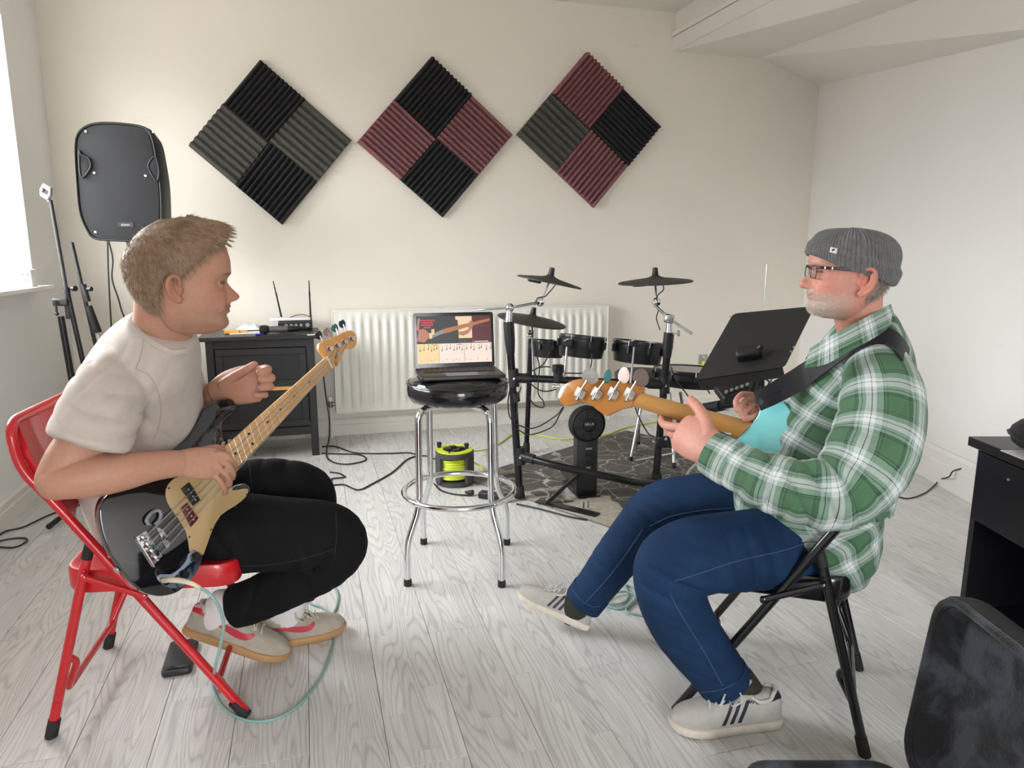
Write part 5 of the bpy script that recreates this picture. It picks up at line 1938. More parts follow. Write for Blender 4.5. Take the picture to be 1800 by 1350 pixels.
ab = thing('bass_guitar', RB_(1320, 800), 'aqua bass guitar with honey neck and chrome tuners, seen from behind', 'bass guitar')
honey = mat('honey_maple', (.38, .145, .024), .22, var=.12, vscale=10, coat=.7)
honey2 = mat('honey_maple_neck', (.38, .185, .048), .25, var=.10, vscale=12, coat=.6)
aqua = mat('aqua_lacquer', (.20, .62, .64), .12, coat=.8, var=.02)
hsx = [(979, 698), (983, 684), (994, 673), (1014, 666), (1040, 666), (1070, 668), (1100, 672), (1128, 678), (1127, 692), (1112, 713), (1092, 718), (1075, 726), (1064, 730), (1050, 722), (1039, 713), (1026, 707), (1014, 707), (1001, 712), (990, 712), (983, 706)]
MB().prism(crom([r2(*q) for q in hsx], 3, True), heelR - RN * .006, rbu, rbv, .014, bev=.002).build('headstock', honey, ab)
na, nb_ = np.array(r2(1127, 690)), np.array(r2(1112, 714))
ha, hb = np.array(r2(1322, 741)), np.array(r2(1290, 772))
V, F = [], []
for tt in np.linspace(0, 1.02, 10):
    a, b = na * (1 - tt) + ha * tt, nb_ * (1 - tt) + hb * tt
    for j in range(15):
        th_ = math.pi * j / 14
        m_ = (a + b) / 2 + (a - b) / 2 * math.cos(th_)
        V.append(heelR + rbu * m_[0] + rbv * m_[1] + RN * (-.012 + .020 * math.sin(th_)))
for i in range(9):
    for j in range(14):
        F.append((i * 15 + j, i * 15 + j + 1, (i + 1) * 15 + j + 1, (i + 1) * 15 + j))
F += [(i * 15 + 14, i * 15, (i + 1) * 15, (i + 1) * 15 + 14) for i in range(9)]
F += [tuple(range(15)), tuple(range(9 * 15 + 14, 9 * 15 - 1, -1))]
o = MB().add(V, F).build('neck', honey2, ab)
MB().prism([tuple(na), tuple(nb_), tuple(hb), tuple(ha)], heelR - RN * .012, rbu, rbv, .006).build('fretboard', fboard, ab)
bpx = [(1291, 776), (1322, 744), (1335, 722), (1330, 706), (1345, 698), (1372, 704), (1395, 730), (1405, 770), (1405, 815), (1390, 842), (1345, 846), (1290, 842), (1262, 832), (1252, 818), (1262, 803), (1282, 792)]
MB().prism(crom([r2(*q) for q in bpx], 3, True), heelR + RN * .004, rbu, rbv, .036, bev=.006).build('body', aqua, ab)
sadp = [(1019, 694), (1048, 694), (1077, 694), (1106, 695)]
shp_ = [(1032, 669), (1063, 670), (1090, 670), (1119, 670)]
kpx = [(1038, 660, 16, 15), (1068, 661, 7, 13), (1097, 659, 11, 15), (1127, 663, 15, 16)]
km_ = [mat('clear_key', (.60, .58, .55), .1, trans=.6, alpha=.75), mat('teal_key', (.05, .16, .15), .2), mat('pearl_pink_key', (.80, .62, .58), .15, var=.1, vscale=60), mat('smoky_key', (.25, .19, .16), .1, trans=.5, alpha=.8)]
nick = mat('worn_nickel', (.55, .52, .48), .28, 1.0, var=.2, vscale=60)
for i in range(4):
    c = RB_(*sadp[i], -.005)
    tpn = RB_(*shp_[i], .010)
    d_ = unit(tpn - c)
    sd = np.cross(RN, d_)
    o = MB().prism(rrect(.040, .036, .004), c, d_, sd, .0025, bev=.0008).build('tuner_plate', nick, ab)
    o.data.transform(Matrix.Translation((0, 0, 0)))
    MB().lathe(c - d_ * .022 + RN * .007, d_, [(.004, 0)] + [(.0042 + .0014 * (k % 2), .003 + .003 * k) for k in range(10)] + [(.004, .035)], 12).build('worm_gear', nick, ab)
    MB().lathe(c - sd * .010 + RN * .002, RN, [(.009, 0), (.009, .004), (.004, .005), (0, .005)], 14).build('gear_wheel', nick, ab)
    MB().tube([c + d_ * .012 + RN * .007, tpn], [.0035, .0035], 10).build('key_shaft', nick, ab)
    kx, ky, rw, rh = kpx[i]
    kc = RB_(kx, ky, .010)
    s_ = SCL(kc)
    ov = [(rw * s_ * math.cos(a) * (1 - .15 * math.sin(a)), rh * s_ * math.sin(a)) for a in np.linspace(0, 2 * math.pi, 28, endpoint=False)]
    MB().prism(ov, kc - RN * .002, -rbu, unit(d_ - rbu * np.dot(d_, rbu)), .005, bev=.0015).build('tuning_key', km_[i], ab)
MB().prism([r2(*q) for q in [(1262, 757), (1288, 762), (1284, 769), (1258, 763)]], heelR + RN * .010, rbu, rbv, -.003, bev=.001).build('neck_plate', chrome, ab)

# ================================================================== PEOPLE: TOOLS
def K(px, py, Y, rpx, rd):
    c = P(px, py, Y)
    return [*c, rpx * SCL(c), rd]


def loft(keys, n=30, seg=6, caps=(True, True), circ_u=.5, capk=.7):
    """tube of ellipses through keys (x, y, z, radius across the view, radius in depth); returns verts, faces, uv in metres"""
    k = crom(keys, seg)
    c = k[:, :3]
    m = len(k)
    T = np.array([unit(c[min(i + 1, m - 1)] - c[max(i - 1, 0)]) for i in range(m)])
    rows = []
    L = 0.0
    for i in range(m):
        if i:
            L += float(np.linalg.norm(c[i] - c[i - 1]))
        vw_ = unit(c[i] - EYE)
        far = unit(vw_ - T[i] * np.dot(vw_, T[i]))
        A_ = np.cross(T[i], far)
        rows.append((c[i], A_, far, max(k[i, 3], 1e-4), max(k[i, 4], 1e-4), L))
    out = []
    if caps[0]:
        c0_, A_, f_, r1, r2, _ = rows[0]
        rr = min(r1, r2) * capk
        for a in (85, 60, 30):
            a = math.radians(a)
            out.append((c0_ - T[0] * rr * math.sin(a), A_, f_, r1 * math.cos(a), r2 * math.cos(a), -rr * math.sin(a)))
    out += rows
    if caps[1]:
        c0_, A_, f_, r1, r2, L = rows[-1]
        rr = min(r1, r2) * capk
        for a in (30, 60, 85):
            a = math.radians(a)
            out.append((c0_ + T[-1] * rr * math.sin(a), A_, f_, r1 * math.cos(a), r2 * math.cos(a), L + rr * math.sin(a)))
    V, F, UV = [], [], []
    for (q, A_, f_, r1, r2, l) in out:
        for j in range(n):
            t_ = 2 * math.pi * j / n
            V.append(q + f_ * math.cos(t_) * r2 + A_ * math.sin(t_) * r1)
            UV.append((circ_u * j / n, l))
    for i in range(len(out) - 1):
        for j in range(n):
            F.append((i * n + j, i * n + (j + 1) % n, (i + 1) * n + (j + 1) % n, (i + 1) * n + j))
    F.append(tuple(range(n - 1, -1, -1)))
    F.append(tuple(range((len(out) - 1) * n, len(out) * n)))
    return np.array(V), F, np.array(UV)


def remesh(parts, voxel, smooth=6, factor=.5, name='surface'):
    """fuse closed pieces into one continuous surface"""
    mb = MB()
    for v, f in parts:
        mb.add(v, f)
    me = mb.mesh('tmp', black)
    bm = bmesh.new()
    bm.from_mesh(me)
    bmesh.ops.recalc_face_normals(bm, faces=bm.faces)
    bm.to_mesh(me)
    bm.free()
    o = bpy.data.objects.new('tmp', me)
    COL.objects.link(o)
    md = o.modifiers.new('r', 'REMESH')
    md.mode = 'VOXEL'
    md.voxel_size = voxel
    md.use_smooth_shade = True
    if smooth:
        ms_ = o.modifiers.new('s', 'SMOOTH')
        ms_.iterations = smooth
        ms_.factor = factor
    dg = bpy.context.evaluated_depsgraph_get()
    out = bpy.data.meshes.new_from_object(o.evaluated_get(dg))
    bpy.data.objects.remove(o)
    out.name = name
    out.materials.clear()
    out.polygons.foreach_set('use_smooth', [True] * len(out.polygons))
    return out


def verts(me):
    a = np.empty(len(me.vertices) * 3)
    me.vertices.foreach_get('co', a)
    return a.reshape(-1, 3)


def normals(me):
    a = np.empty(len(me.vertices) * 3)
    me.vertex_normals.foreach_get('vector', a)
    return a.reshape(-1, 3)


def setv(me, v):
    me.vertices.foreach_set('co', np.ascontiguousarray(v, dtype=float).ravel())
    me.update()


def vcol(me, name, c):
    at = me.color_attributes.new(name, 'FLOAT_COLOR', 'POINT')
    d = np.ones((len(me.vertices), 4))
    d[:, :3] = c
    at.data.foreach_set('color', d.ravel())


def vnoise(v, scale, seed=0.0):
    """cheap smooth noise: a few rotated sines"""
    rs = np.random.default_rng(int(seed * 10) + 3)
    s = np.zeros(len(v))
    for _ in range(5):
        d = rs.normal(size=3)
        d /= np.linalg.norm(d)
        s += np.sin(v @ d * scale * rs.uniform(.7, 1.5) + rs.uniform(0, 6.28) + 1.3 * np.sin(v @ rs.normal(size=3) * scale * .4 + rs.uniform(0, 6)))
    return s / 5


def folds(me, centre, axis, wave, amp, rad, phase=0.0, bend=6.0):
    """cloth folds: ridges across `axis` around `centre`"""
    v, nn = verts(me), normals(me)
    d = v - np.asarray(centre)
    w = np.exp(-(d ** 2).sum(1) / rad ** 2)
    ax = unit(axis)
    ph = d @ ax * (2 * math.pi / wave) + phase + np.sin(d @ unit(np.cross(ax, (.3, 1, .2))) * bend) * 1.2
    h = np.abs(np.sin(ph * .5)) ** .7 * 2 - 1
    setv(me, v + nn * (amp * w * h)[:, None])


def grain(me, amp, scale, seed=1):
    v, nn = verts(me), normals(me)
    setv(me, v + nn * (amp * vnoise(v, scale, seed))[:, None])


def bvh_of(me):
    return BVHTree.FromPolygons([tuple(x) for x in verts(me)], [tuple(p.vertices) for p in me.polygons])


def onto(bvh, px, py, off=.003, fall=None):
    d = unit(ray(px, py))
    h = bvh.ray_cast(Vector(EYE), Vector(d))
    if h[0] is None:
        return fall
    return np.array(h[0]) - d * off


def rails(a, b, n=24):
    """resample two pixel polylines to n matching points each"""
    def rs(p):
        p = crom(p, 10)
        s = np.r_[0, np.cumsum(np.linalg.norm(np.diff(p[:, :2], axis=0), axis=1))]
        t_ = np.linspace(0, s[-1], n)
        return np.c_[[np.interp(t_, s, p[:, k]) for k in range(p.shape[1])]].T
    return rs(a), rs(b)


def band(A_, B_, th, m=1):
    """strip between two rails of 3D points with thickness th (towards its normal side facing the camera)"""
    A_, B_ = np.asarray(A_), np.asarray(B_)
    n = len(A_)
    V, F = [], []
    for i in range(n):
        tg = unit(A_[min(i + 1, n - 1)] - A_[max(i - 1, 0)])
        nn = unit(np.cross(tg, B_[i] - A_[i]))
        if np.dot(nn, EYE - A_[i]) < 0:
            nn = -nn
        V += [A_[i], B_[i], B_[i] + nn * th, A_[i] + nn * th]
    for i in range(n - 1):
        a, b = i * 4, i * 4 + 4
        for j in range(4):
            F.append((a + j, a + (j + 1) % 4, b + (j + 1) % 4, b + j))
    F += [(0, 1, 2, 3), (n * 4 - 1, n * 4 - 2, n * 4 - 3, n * 4 - 4)]
    return V, F


def fixn(o):
    bm = bmesh.new()
    bm.from_mesh(o.data)
    bmesh.ops.recalc_face_normals(bm, faces=bm.faces)
    bm.to_mesh(o.data)
    bm.free()
    return o


# ------------------------------------------------------------------ heads
def table(pts):
    p = crom(sorted(pts), 6)
    return lambda z: np.interp(z, p[:, 0], p[:, 1])


XF = table([(-.118, .040), (-.112, .062), (-.104, .076), (-.094, .082), (-.082, .080), (-.074, .077), (-.066, .083), (-.055, .085), (-.045, .082), (-.03, .081), (-.015, .079), (0, .079), (.012, .086), (.022, .091), (.05, .091), (.08, .081), (.1, .062), (.115, .036), (.1255, .002)])
XB = table([(-.118, -.02), (-.112, -.035), (-.1, -.048), (-.085, -.056), (-.06, -.072), (-.03, -.094), (0, -.106), (.03, -.110), (.06, -.105), (.085, -.088), (.105, -.064), (.117, -.040), (.1255, -.002)])
WD = table([(-.118, .016), (-.112, .026), (-.104, .035), (-.09, .051), (-.07, .061), (-.045, .066), (-.02, .071), (.01, .075), (.04, .077), (.07, .073), (.09, .064), (.107, .047), (.118, .028), (.1255, .002)])
NA = table([(-.052, 0), (-.047, .004), (-.043, .016), (-.036, .0245), (-.030, .0245), (-.022, .0185), (-.012, .011), (-.002, .005), (.008, .001), (.02, 0)])
NS = table([(-.05, .0125), (-.036, .012), (-.025, .009), (-.01, .0075), (.01, .009)])


def head_surface(z, th, top=1.0, off=0.0, face=True, nose=1.0):
    """local point(s): x forward, y to the person's left, z up; z and th arrays"""
    z, th = np.broadcast_arrays(np.asarray(z, float), np.asarray(th, float))
    xf, xb, w = XF(z), XB(z), WD(z)
    xc = xb + (xf - xb) * .46
    c, s = np.cos(th), np.sin(th)
    a = np.where(c > 0, xf - xc, xc - xb)
    x = xc + a * np.sign(c) * np.abs(c) ** np.where(c > 0, .82, .92)
    y = w * np.sign(s) * np.abs(s) ** .86
    if face:
        fr = np.clip(c * 3, 0, 1)
        ay = np.abs(y)
        g = lambda v, m, q: np.exp(-((v - m) / q) ** 2)
        zm = z - 6.0 * y ** 2
        dx = nose * NA(z) * (z < .02) * (z > -.052) * np.exp(-(y / NS(z)) ** 2)
        dx = dx + .008 * g(ay, .012, .0065) * g(z, -.040, .007)
        dx = dx - .009 * g(ay, .032, .016) * g(z, -.001, .013)
        dx = dx + .0035 * g(ay, .030, .022) * g(z, .019, .008)
        dx = dx + .0035 * np.exp(-(y / .026) ** 2) * g(zm, -.0565, .0045)
        dx = dx + .0045 * np.exp(-(y / .024) ** 2) * g(zm, -.0675, .0045)
        dx = dx - .0055 * np.exp(-(y / .031) ** 2) * g(zm, -.0622, .0024)
        fold_ = .019 + (-.038 - z) * .52
        dx = dx - .0034 * np.exp(-((ay - fold_ - .004) / .0042) ** 2) * np.clip((z + .082) / .012, 0, 1) * np.clip((-.034 - z) / .008, 0, 1)
        dx = dx + .0030 * np.exp(-((ay - fold_ - .013) / .009) ** 2) * np.clip((z + .078) / .012, 0, 1) * np.clip((-.030 - z) / .010, 0, 1)
        dx = dx - .0022 * np.exp(-((z + .0155 + .10 * (ay - .032)) / .0028) ** 2) * np.exp(-((ay - .032) / .014) ** 2)
        x = x + dx * fr
        y = y + np.sign(y) * (.004 * g(x, .05, .03) * g(z, -.028, .018) - .004 * g(x, .045, .03) * g(z, -.062, .018))
    zz = np.where(z > .03, .03 + (z - .03) * top, z)
    p = np.stack([x, y, zz], -1)
    if off is not None and np.any(off):
        r = p - np.array([-.01, 0, .02])
        p = p + r / np.linalg.norm(r, axis=-1, keepdims=True) * np.asarray(off)[..., None]
    return p


def grid_faces(nr, nc, wrap=True):
    F = []
    for i in range(nr - 1):
        for j in range(nc if wrap else nc - 1):
            F.append((i * nc + j, i * nc + (j + 1) % nc, (i + 1) * nc + (j + 1) % nc, (i + 1) * nc + j))
    return F


def head_parts(o, R, top=1.0, side=-1, scale=1.0, nose=1.0, ear=(0, 0, 1)):
    zr = np.r_[np.linspace(-.118, .02, 64), np.linspace(.024, .1255, 30)]
    th = np.linspace(0, 2 * math.pi, 96, endpoint=False)
    p = head_surface(zr[:, None], th[None, :], top, nose=nose).reshape(-1, 3)
    F = grid_faces(len(zr), 96)
    F.append(tuple(range(95, -1, -1)))
    F.append(tuple(range((len(zr) - 1) * 96, len(zr) * 96)))
    parts = [(p, F)]
    for s in (-1, 1):
        mb = MB()
        mb.sphere((.0645, s * .031, -.001), .0125, 18, 12)
        # ear: shell, rim, lobe, tragus
        def e(x, z, out):
            q = np.array([-.047 + ear[0] - x * .93 * ear[2], s * (.0735 + (x * .32 + out) * ear[2]), z * ear[2] + ear[1]])
            return q
        rim = [e(.004, .004, .006), e(.002, .018, .010), e(.010, .028, .014), e(.024, .027, .015), e(.032, .014, .014), e(.032, -.004, .012), e(.026, -.020, .009), e(.016, -.032, .006), e(.006, -.036, .003), e(.002, -.028, .002)]
        mb.tube(crom(rim, 4), .0048, 10)
        mb.tube(crom([e(.022, .018, .010), e(.024, .004, .010), e(.018, -.012, .008), e(.010, -.022, .005)], 4), .0042, 8)
        mb.sphere(e(.016, 0, -.0045), (.016 * ear[2], .007, .028 * ear[2]), 14, 10)
        mb.sphere(e(.008, -.030, .004), (.009, .005, .010), 12, 8)
        mb.sphere(e(.000, -.008, .004), (.005, .006, .007), 10, 8)
        parts.append((np.array(mb.v), mb.f))
    return [((v * scale) @ R.T + o, f) for v, f in parts]


def finger(pts, r0=.0095, r1=.0075):
    """pts: (px, py, Y) joints; a chain of tapering phalanges"""
    q = np.array([P(*a) if len(a) == 3 and a[0] > 5 else a for a in pts])
    path = crom(q, 5)
    k = len(path)
    rr = np.linspace(r0, r1, k)
    mb = MB().tube(path, list(rr), 12)
    mb.sphere(path[-1], r1, 12, 8)
    mb.sphere(path[0], r0, 12, 8)
    for i, a in enumerate(q[1:-1]):
        mb.sphere(a, rr[(i + 1) * 5] * 1.06, 12, 8)
    return np.array(mb.v), mb.f


def blob(px, py, Y, r):
    mb = MB().sphere(P(px, py, Y), r, 16, 10)
    return np.array(mb.v), mb.f


skin_nodes = {}


def skin_mat(name):
    m = mat(name, (.6, .35, .27), .48, spec=.35)
    t_ = NT(m)
    a = t_.n('VertexColor')
    a.layer_name = 'tone'
    n_ = t_.n('TexNoise', Scale=110.0, Detail=4)
    tc_ = t_.n('TexCoord')
    t_.l(tc_.outputs['Object'], n_.inputs['Vector'])
    t_.l(t_.mix(.35, a.outputs['Color'], t_.ramp(n_.outputs['Fac'], [(.3, (.80, .72, .70)), (.7, (1, 1, 1))]), 'MULTIPLY'), t_.b.inputs['Base Color'])
    bp_ = t_.n('Bump', Strength=.12, Distance=.002)
    t_.l(n_.outputs['Fac'], bp_.inputs['Height'])
    t_.l(bp_.outputs['Normal'], t_.b.inputs['Normal'])
    return m


def head_tone(loc, base, kind):
    """intrinsic colouring of the face from local coordinates"""
    x, y, z = loc[:, 0], loc[:, 1], loc[:, 2]
    ay = np.abs(y)
    c = np.tile(np.array(base), (len(loc), 1))
    inh = (z > -.125) & (z < .135) & (np.abs(x) < .14) & (ay < .115)

    def blend(w, col):
        w = np.clip(w, 0, 1) * inh
        c[:] = c * (1 - w[:, None]) + np.array(col) * w[:, None]
    g = lambda v, m, q: np.exp(-((v - m) / q) ** 2)
    b = np.array(base)
    blend(.45 * g(ay, .045, .022) * g(z, -.03, .022) * (x > .03), b * (1.0, .70, .70))
    blend(.55 * g(ay, 0, .016) * g(z, -.035, .014) * (x > .07), b * (1.0, .68, .68))
    blend(.6 * (ay > .0775) * (x < .02) * (z < .04) * (z > -.07), b * (1.05, .70, .66))
    # lips
    blend(.8 * np.exp(-(y / .029) ** 4) * g(z - 6 * y ** 2, -.0625, .0085) * (x > .06), b * (.88, .50, .50))
    blend(.95 * np.exp(-(y / .033) ** 4) * g(z - 6 * y ** 2, -.0622, .0020) * (x > .06), (.06, .02, .02))
    # eyes: lids, lash line, white
    de = np.sqrt((x - .0645) ** 2 + (ay - .031) ** 2 + (z + .001) ** 2)
    onball = np.clip((.0155 - de) / .002, 0, 1) * (x > .066)
    blend(onball * (np.abs(z + .001) < .0026), (.13, .09, .075))
    blend(onball * (np.abs(z + .001) < .0030) * (np.abs(ay - .031) < .0055), (.05, .04, .035))
    blend(onball * .85 * g(z, .0024, .0012), (.05, .03, .025))
    if kind == 'young':
        blend(.95 * np.exp(-((ay - .030) / .017) ** 4) * g(z, .0185, .0035) * (x > .055), (.16, .085, .05))
        jaw = np.clip((-.045 - z) / .02, 0, 1) * np.clip((x + .035) / .02, 0, 1)
        tash = g(z, -.051, .005) * np.exp(-(y / .026) ** 4) * (x > .06)
        blend(.30 * jaw + .62 * tash, (.23, .135, .085))
        blend(.30 * g(x, -.02, .02) * np.clip((ay - .05) / .01, 0, 1) * g(z, -.01, .03), (.22, .14, .09))
    else:
        blend(.6 * np.exp(-((ay - .030) / .018) ** 4) * g(z, .0175, .0035) * (x > .055), (.42, .34, .30))
        jaw = np.clip((-.048 - z) / .018, 0, 1) * np.clip((x + .02) / .03, 0, 1)
        tash = g(z, -.050, .006) * np.exp(-(y / .028) ** 4) * (x > .055)
        gt = g(z, -.092, .020) * (x > .04)
        blend(.45 * jaw + .7 * tash + .3 * gt, (.46, .40, .36))
        blend(.5 * np.clip((-.035 - x) / .01, 0, 1) * (ay > .045) * (z < .02), (.20, .16, .14))
    return c


def strands(base_pts, dirs, length, width, seed=0):
    """thin tapered three-sided hairs"""
    rs = np.random.default_rng(seed)
    n = len(base_pts)
    d = dirs / (np.linalg.norm(dirs, axis=1, keepdims=True) + 1e-9)
    L = length * rs.uniform(.6, 1.25, n)
    side = np.cross(d, rs.normal(size=(n, 3)))
    side /= np.linalg.norm(side, axis=1, keepdims=True) + 1e-9
    up2 = np.cross(side, d)
    bend = rs.normal(size=(n, 3)) * .12
    V = np.empty((n, 7, 3))
    for k, a in enumerate((0, 2.1, 4.2)):
        o_ = (side * math.cos(a) + up2 * math.sin(a)) * width
        V[:, k] = base_pts + o_
        V[:, 3 + k] = base_pts + (d + bend * .5) * (L * .55)[:, None] + o_ * .8
    V[:, 6] = base_pts + (d + bend) * L[:, None]
    F = []
    for i in range(n):
        b = i * 7
        for k in range(3):
            k2 = (k + 1) % 3
            F.append((b + k, b + k2, b + 3 + k2, b + 3 + k))
            F.append((b + 3 + k, b + 3 + k2, b + 6))
    return V.reshape(-1, 3), F


# ------------------------------------------------------------------ shoes
WS = table([(0, .020), (.03, .028), (.10, .033), (.25, .034), (.45, .038), (.62, .043), (.75, .044), (.87, .038), (.95, .026), (1.0, .006)])
HS = table([(0, .056), (.03, .066), (.10, .070), (.22, .066), (.32, .074), (.42, .074), (.52, .066), (.65, .052), (.78, .044), (.9, .036), (.97, .024), (1.0, .012)])


def make_shoe(parent, label, heel, toe, up, sole_m, upper_m, accent, trim, style, lace_m, tongue_m, scale=1.0, letters=None):
    heel, toe = np.asarray(heel, float), np.asarray(toe, float)
    L = float(np.linalg.norm(toe - heel))
    X = unit(toe - heel)
    Z = unit(np.asarray(up, float) - X * np.dot(up, X))
    Yl = np.cross(Z, X)
    if np.dot(Yl, EYE - heel) < 0:
        Yc = -Yl                                   # Yc: lateral direction towards the camera
    else:
        Yc = Yl
    sh = bpy.data.objects.new('shoe', None)
    COL.objects.link(sh)
    sh.parent = parent
    sh.location = tuple(heel - np.array(parent.location))
    sh['label'] = label
    st = .026 * scale

    def S(xf, t_, off=0.0):
        """upper surface: t 0 at the camera side base, 1 at the far side base"""
        a = math.pi * t_
        w, h_ = WS(xf) * scale + off, HS(xf) * scale + off
        ca = math.cos(a)
        return heel + X * (xf * L + off * (1 if xf > .9 else (-1 if xf < .04 else 0))) + Yc * (np.sign(ca) * abs(ca) ** .75 * w) + Z * (st + math.sin(a) ** .8 * h_)
    # sole
    V, F = [], []
    xs = np.r_[0, .015, .05, np.linspace(.1, .9, 17), .95, .985, 1.0]
    rows = [(.90, 0), (1.0, .12), (1.03, .5), (1.02, .9), (.97, 1.0)]
    out = [(x, 1) for x in xs] + [(x, -1) for x in xs[::-1]]
    for k, zf in rows:
        for x, s in out:
            spring = .012 * max(0, (x - .7) / .3) ** 2
            th_ = st * (1 - .25 * max(0, x - .5)) * zf + spring * (1 - zf * .3) * scale
            V.append(heel + X * ((x - .5) * (k + .01) + .5) * L + Yc * s * (WS(x) * scale + .004) * k + Z * th_)
    n = len(out)
    for i in range(len(rows) - 1):
        for j in range(n):
            F.append((i * n + j, i * n + (j + 1) % n, (i + 1) * n + (j + 1) % n, (i + 1) * n + j))
    F += [tuple(range(n - 1, -1, -1)), tuple(range((len(rows) - 1) * n, len(rows) * n))]
    fixn(MB().add(V, F).build('sole', sole_m, sh, angle=50))
    # upper
    V, F = [], []
    xs = np.r_[0, .012, .03, .06, np.linspace(.1, .92, 22), .95, .975, .99, 1.0]
    nt_ = 24
    for x in xs:
        for j in range(nt_ + 1):
            V.append(S(x, j / nt_) - Z * (.004 if j in (0, nt_) else 0))
    for i in range(len(xs) - 1):
        for j in range(nt_):
            F.append((i * (nt_ + 1) + j, (i + 1) * (nt_ + 1) + j, (i + 1) * (nt_ + 1) + j + 1, i * (nt_ + 1) + j + 1))
        F.append((i * (nt_ + 1), i * (nt_ + 1) + nt_, (i + 1) * (nt_ + 1) + nt_, (i + 1) * (nt_ + 1)))
    F += [tuple(range(nt_ + 1)), tuple(range(len(xs) * (nt_ + 1) - 1, (len(xs) - 1) * (nt_ + 1) - 1, -1))]
    fixn(MB().add(V, F).build('upper', upper_m, sh, angle=60))
    # padded collar and dark opening
    ring = []
    for a in np.linspace(0, 2 * math.pi, 24, endpoint=False):
        xf = .185 + .135 * math.cos(a)
        yy_ = math.sin(a)
        ring.append(heel + X * xf * L + Yc * yy_ * .026 * scale + Z * (st + (HS(xf) - .004 + .010 * (math.cos(a) < -.6)) * scale - .010 * abs(yy_) * scale))
    MB().tube(crom(ring, 3, True), .0055 * scale, 10, closed=True).build('collar', trim, sh)
    # tongue
    tg = [heel + X * (.40 * L) + Z * (st + .078 * scale), heel + X * (.335 * L) + Z * (st + .092 * scale), heel + X * (.30 * L) + Z * (st + .108 * scale)]
    MB().tube(crom(tg, 5), .022 * scale, 12, flat=.22, ref=tuple(Z)).build('tongue', tongue_m, sh)

    def patch(name, lo, hi, m, k=14, off=.0012, smooth=True):
        """band on the camera side between two curves of (x fraction, t)"""
        a, b = rails(lo, hi, k)
        V, F = [], []
        for i in range(k):
            for o_ in (off, -.004):
                for e_ in (0, .5, 1):
                    q = a[i] * (1 - e_) + b[i] * e_
                    V.append(S(float(q[0]), float(q[1]), o_))
        for i in range(k - 1):
            p0, p1 = i * 6, i * 6 + 6
            F += [(p0, p0 + 1, p1 + 1, p1), (p0 + 1, p0 + 2, p1 + 2, p1 + 1), (p0 + 3, p1 + 3, p1 + 4, p0 + 4), (p0 + 4, p1 + 4, p1 + 5, p0 + 5), (p0, p1, p1 + 3, p0 + 3), (p0 + 2, p0 + 5, p1 + 5, p1 + 2)]
        F += [(0, 3, 4, 1), (1, 4, 5, 2), (k * 6 - 6, k * 6 - 5, k * 6 - 2, k * 6 - 3), (k * 6 - 5, k * 6 - 4, k * 6 - 1, k * 6 - 2)]
        return fixn(MB().add(V, F).build(name, m, sh))
    if style == 'swoosh':
        patch('heel_tab', [(.005, .25), (.06, .22), (.13, .20), (.145, .20)], [(.005, .49), (.05, .47), (.09, .40), (.12, .30)], accent)
        patch('swoosh', [(.10, .26), (.24, .155), (.38, .085), (.50, .065), (.585, .10), (.63, .20), (.625, .27)], [(.10, .28), (.24, .215), (.38, .165), (.50, .16), (.555, .18), (.59, .225), (.622, .275)], accent, 20, .0016)
    else:
        for i in range(3):
            x0 = .40 + i * .075
            patch('stripe', [(x0, .02), (x0 - .045, .14), (x0 - .085, .27)], [(x0 + .036, .02), (x0 - .009, .14), (x0 - .049, .27)], accent, 10, .0012)
        patch('heel_tab', [(.005, .30), (.05, .27), (.10, .24), (.13, .24)], [(.005, .49), (.05, .47), (.09, .42), (.12, .34)], accent)
    # laces
    for i in range(5):
        xf = .44 + i * .058
        q = [S(xf + .01, .34, .002), S(xf, .42, .006), S(xf - .004, .5, .007), S(xf, .58, .006), S(xf + .01, .66, .002)]
        MB().tube(crom(q, 4), .0028, 8, flat=.6).build('lace', lace_m, sh)
    k0 = S(.47, .46, .008)
    for sgn, dx in ((1, -.012), (1, .022), (-1, .005)):
        q = [k0, k0 + Yc * sgn * .020 + X * dx + Z * .012, k0 + Yc * sgn * .040 + X * (dx * 1.6 + .006) - Z * .004, k0 + Yc * sgn * .034 + X * (dx + .022) - Z * .020, k0 + Yc * sgn * .012 + X * .012 - Z * .004]
        MB().tube(crom(q, 5), .0026, 8, flat=.6).build('lace_bow', lace_m, sh)
    if letters:
        for s_, xf, tt, size in letters:
            q = S(xf, tt, .0022)
            q2, q3 = S(xf + .04, tt, .0022), S(xf, tt + .06, .0022)
            dX = unit(q2 - q) * (1 if np.dot(np.cross(X, Z), Yc) < 0 else -1)
            dX = unit(q2 - q)
            dY = unit((q3 - q) - dX * np.dot(q3 - q, dX))
            if np.dot(np.cross(dX, dY), Yc) < 0:
                dX = -dX
            text('lettering', s_, mats_letter[style], sh, q, dX, dY, size)
    return S


mats_letter = {'swoosh': mat('letter_white', (.8, .8, .78), .5), 'stripes': mat('letter_black', (.02, .02, .03), .5)}


def parented(name, me, m, parent, label=None):
    o = link(name, me, parent)
    me.materials.append(m)
    if label:
        o['label'] = label
    return o

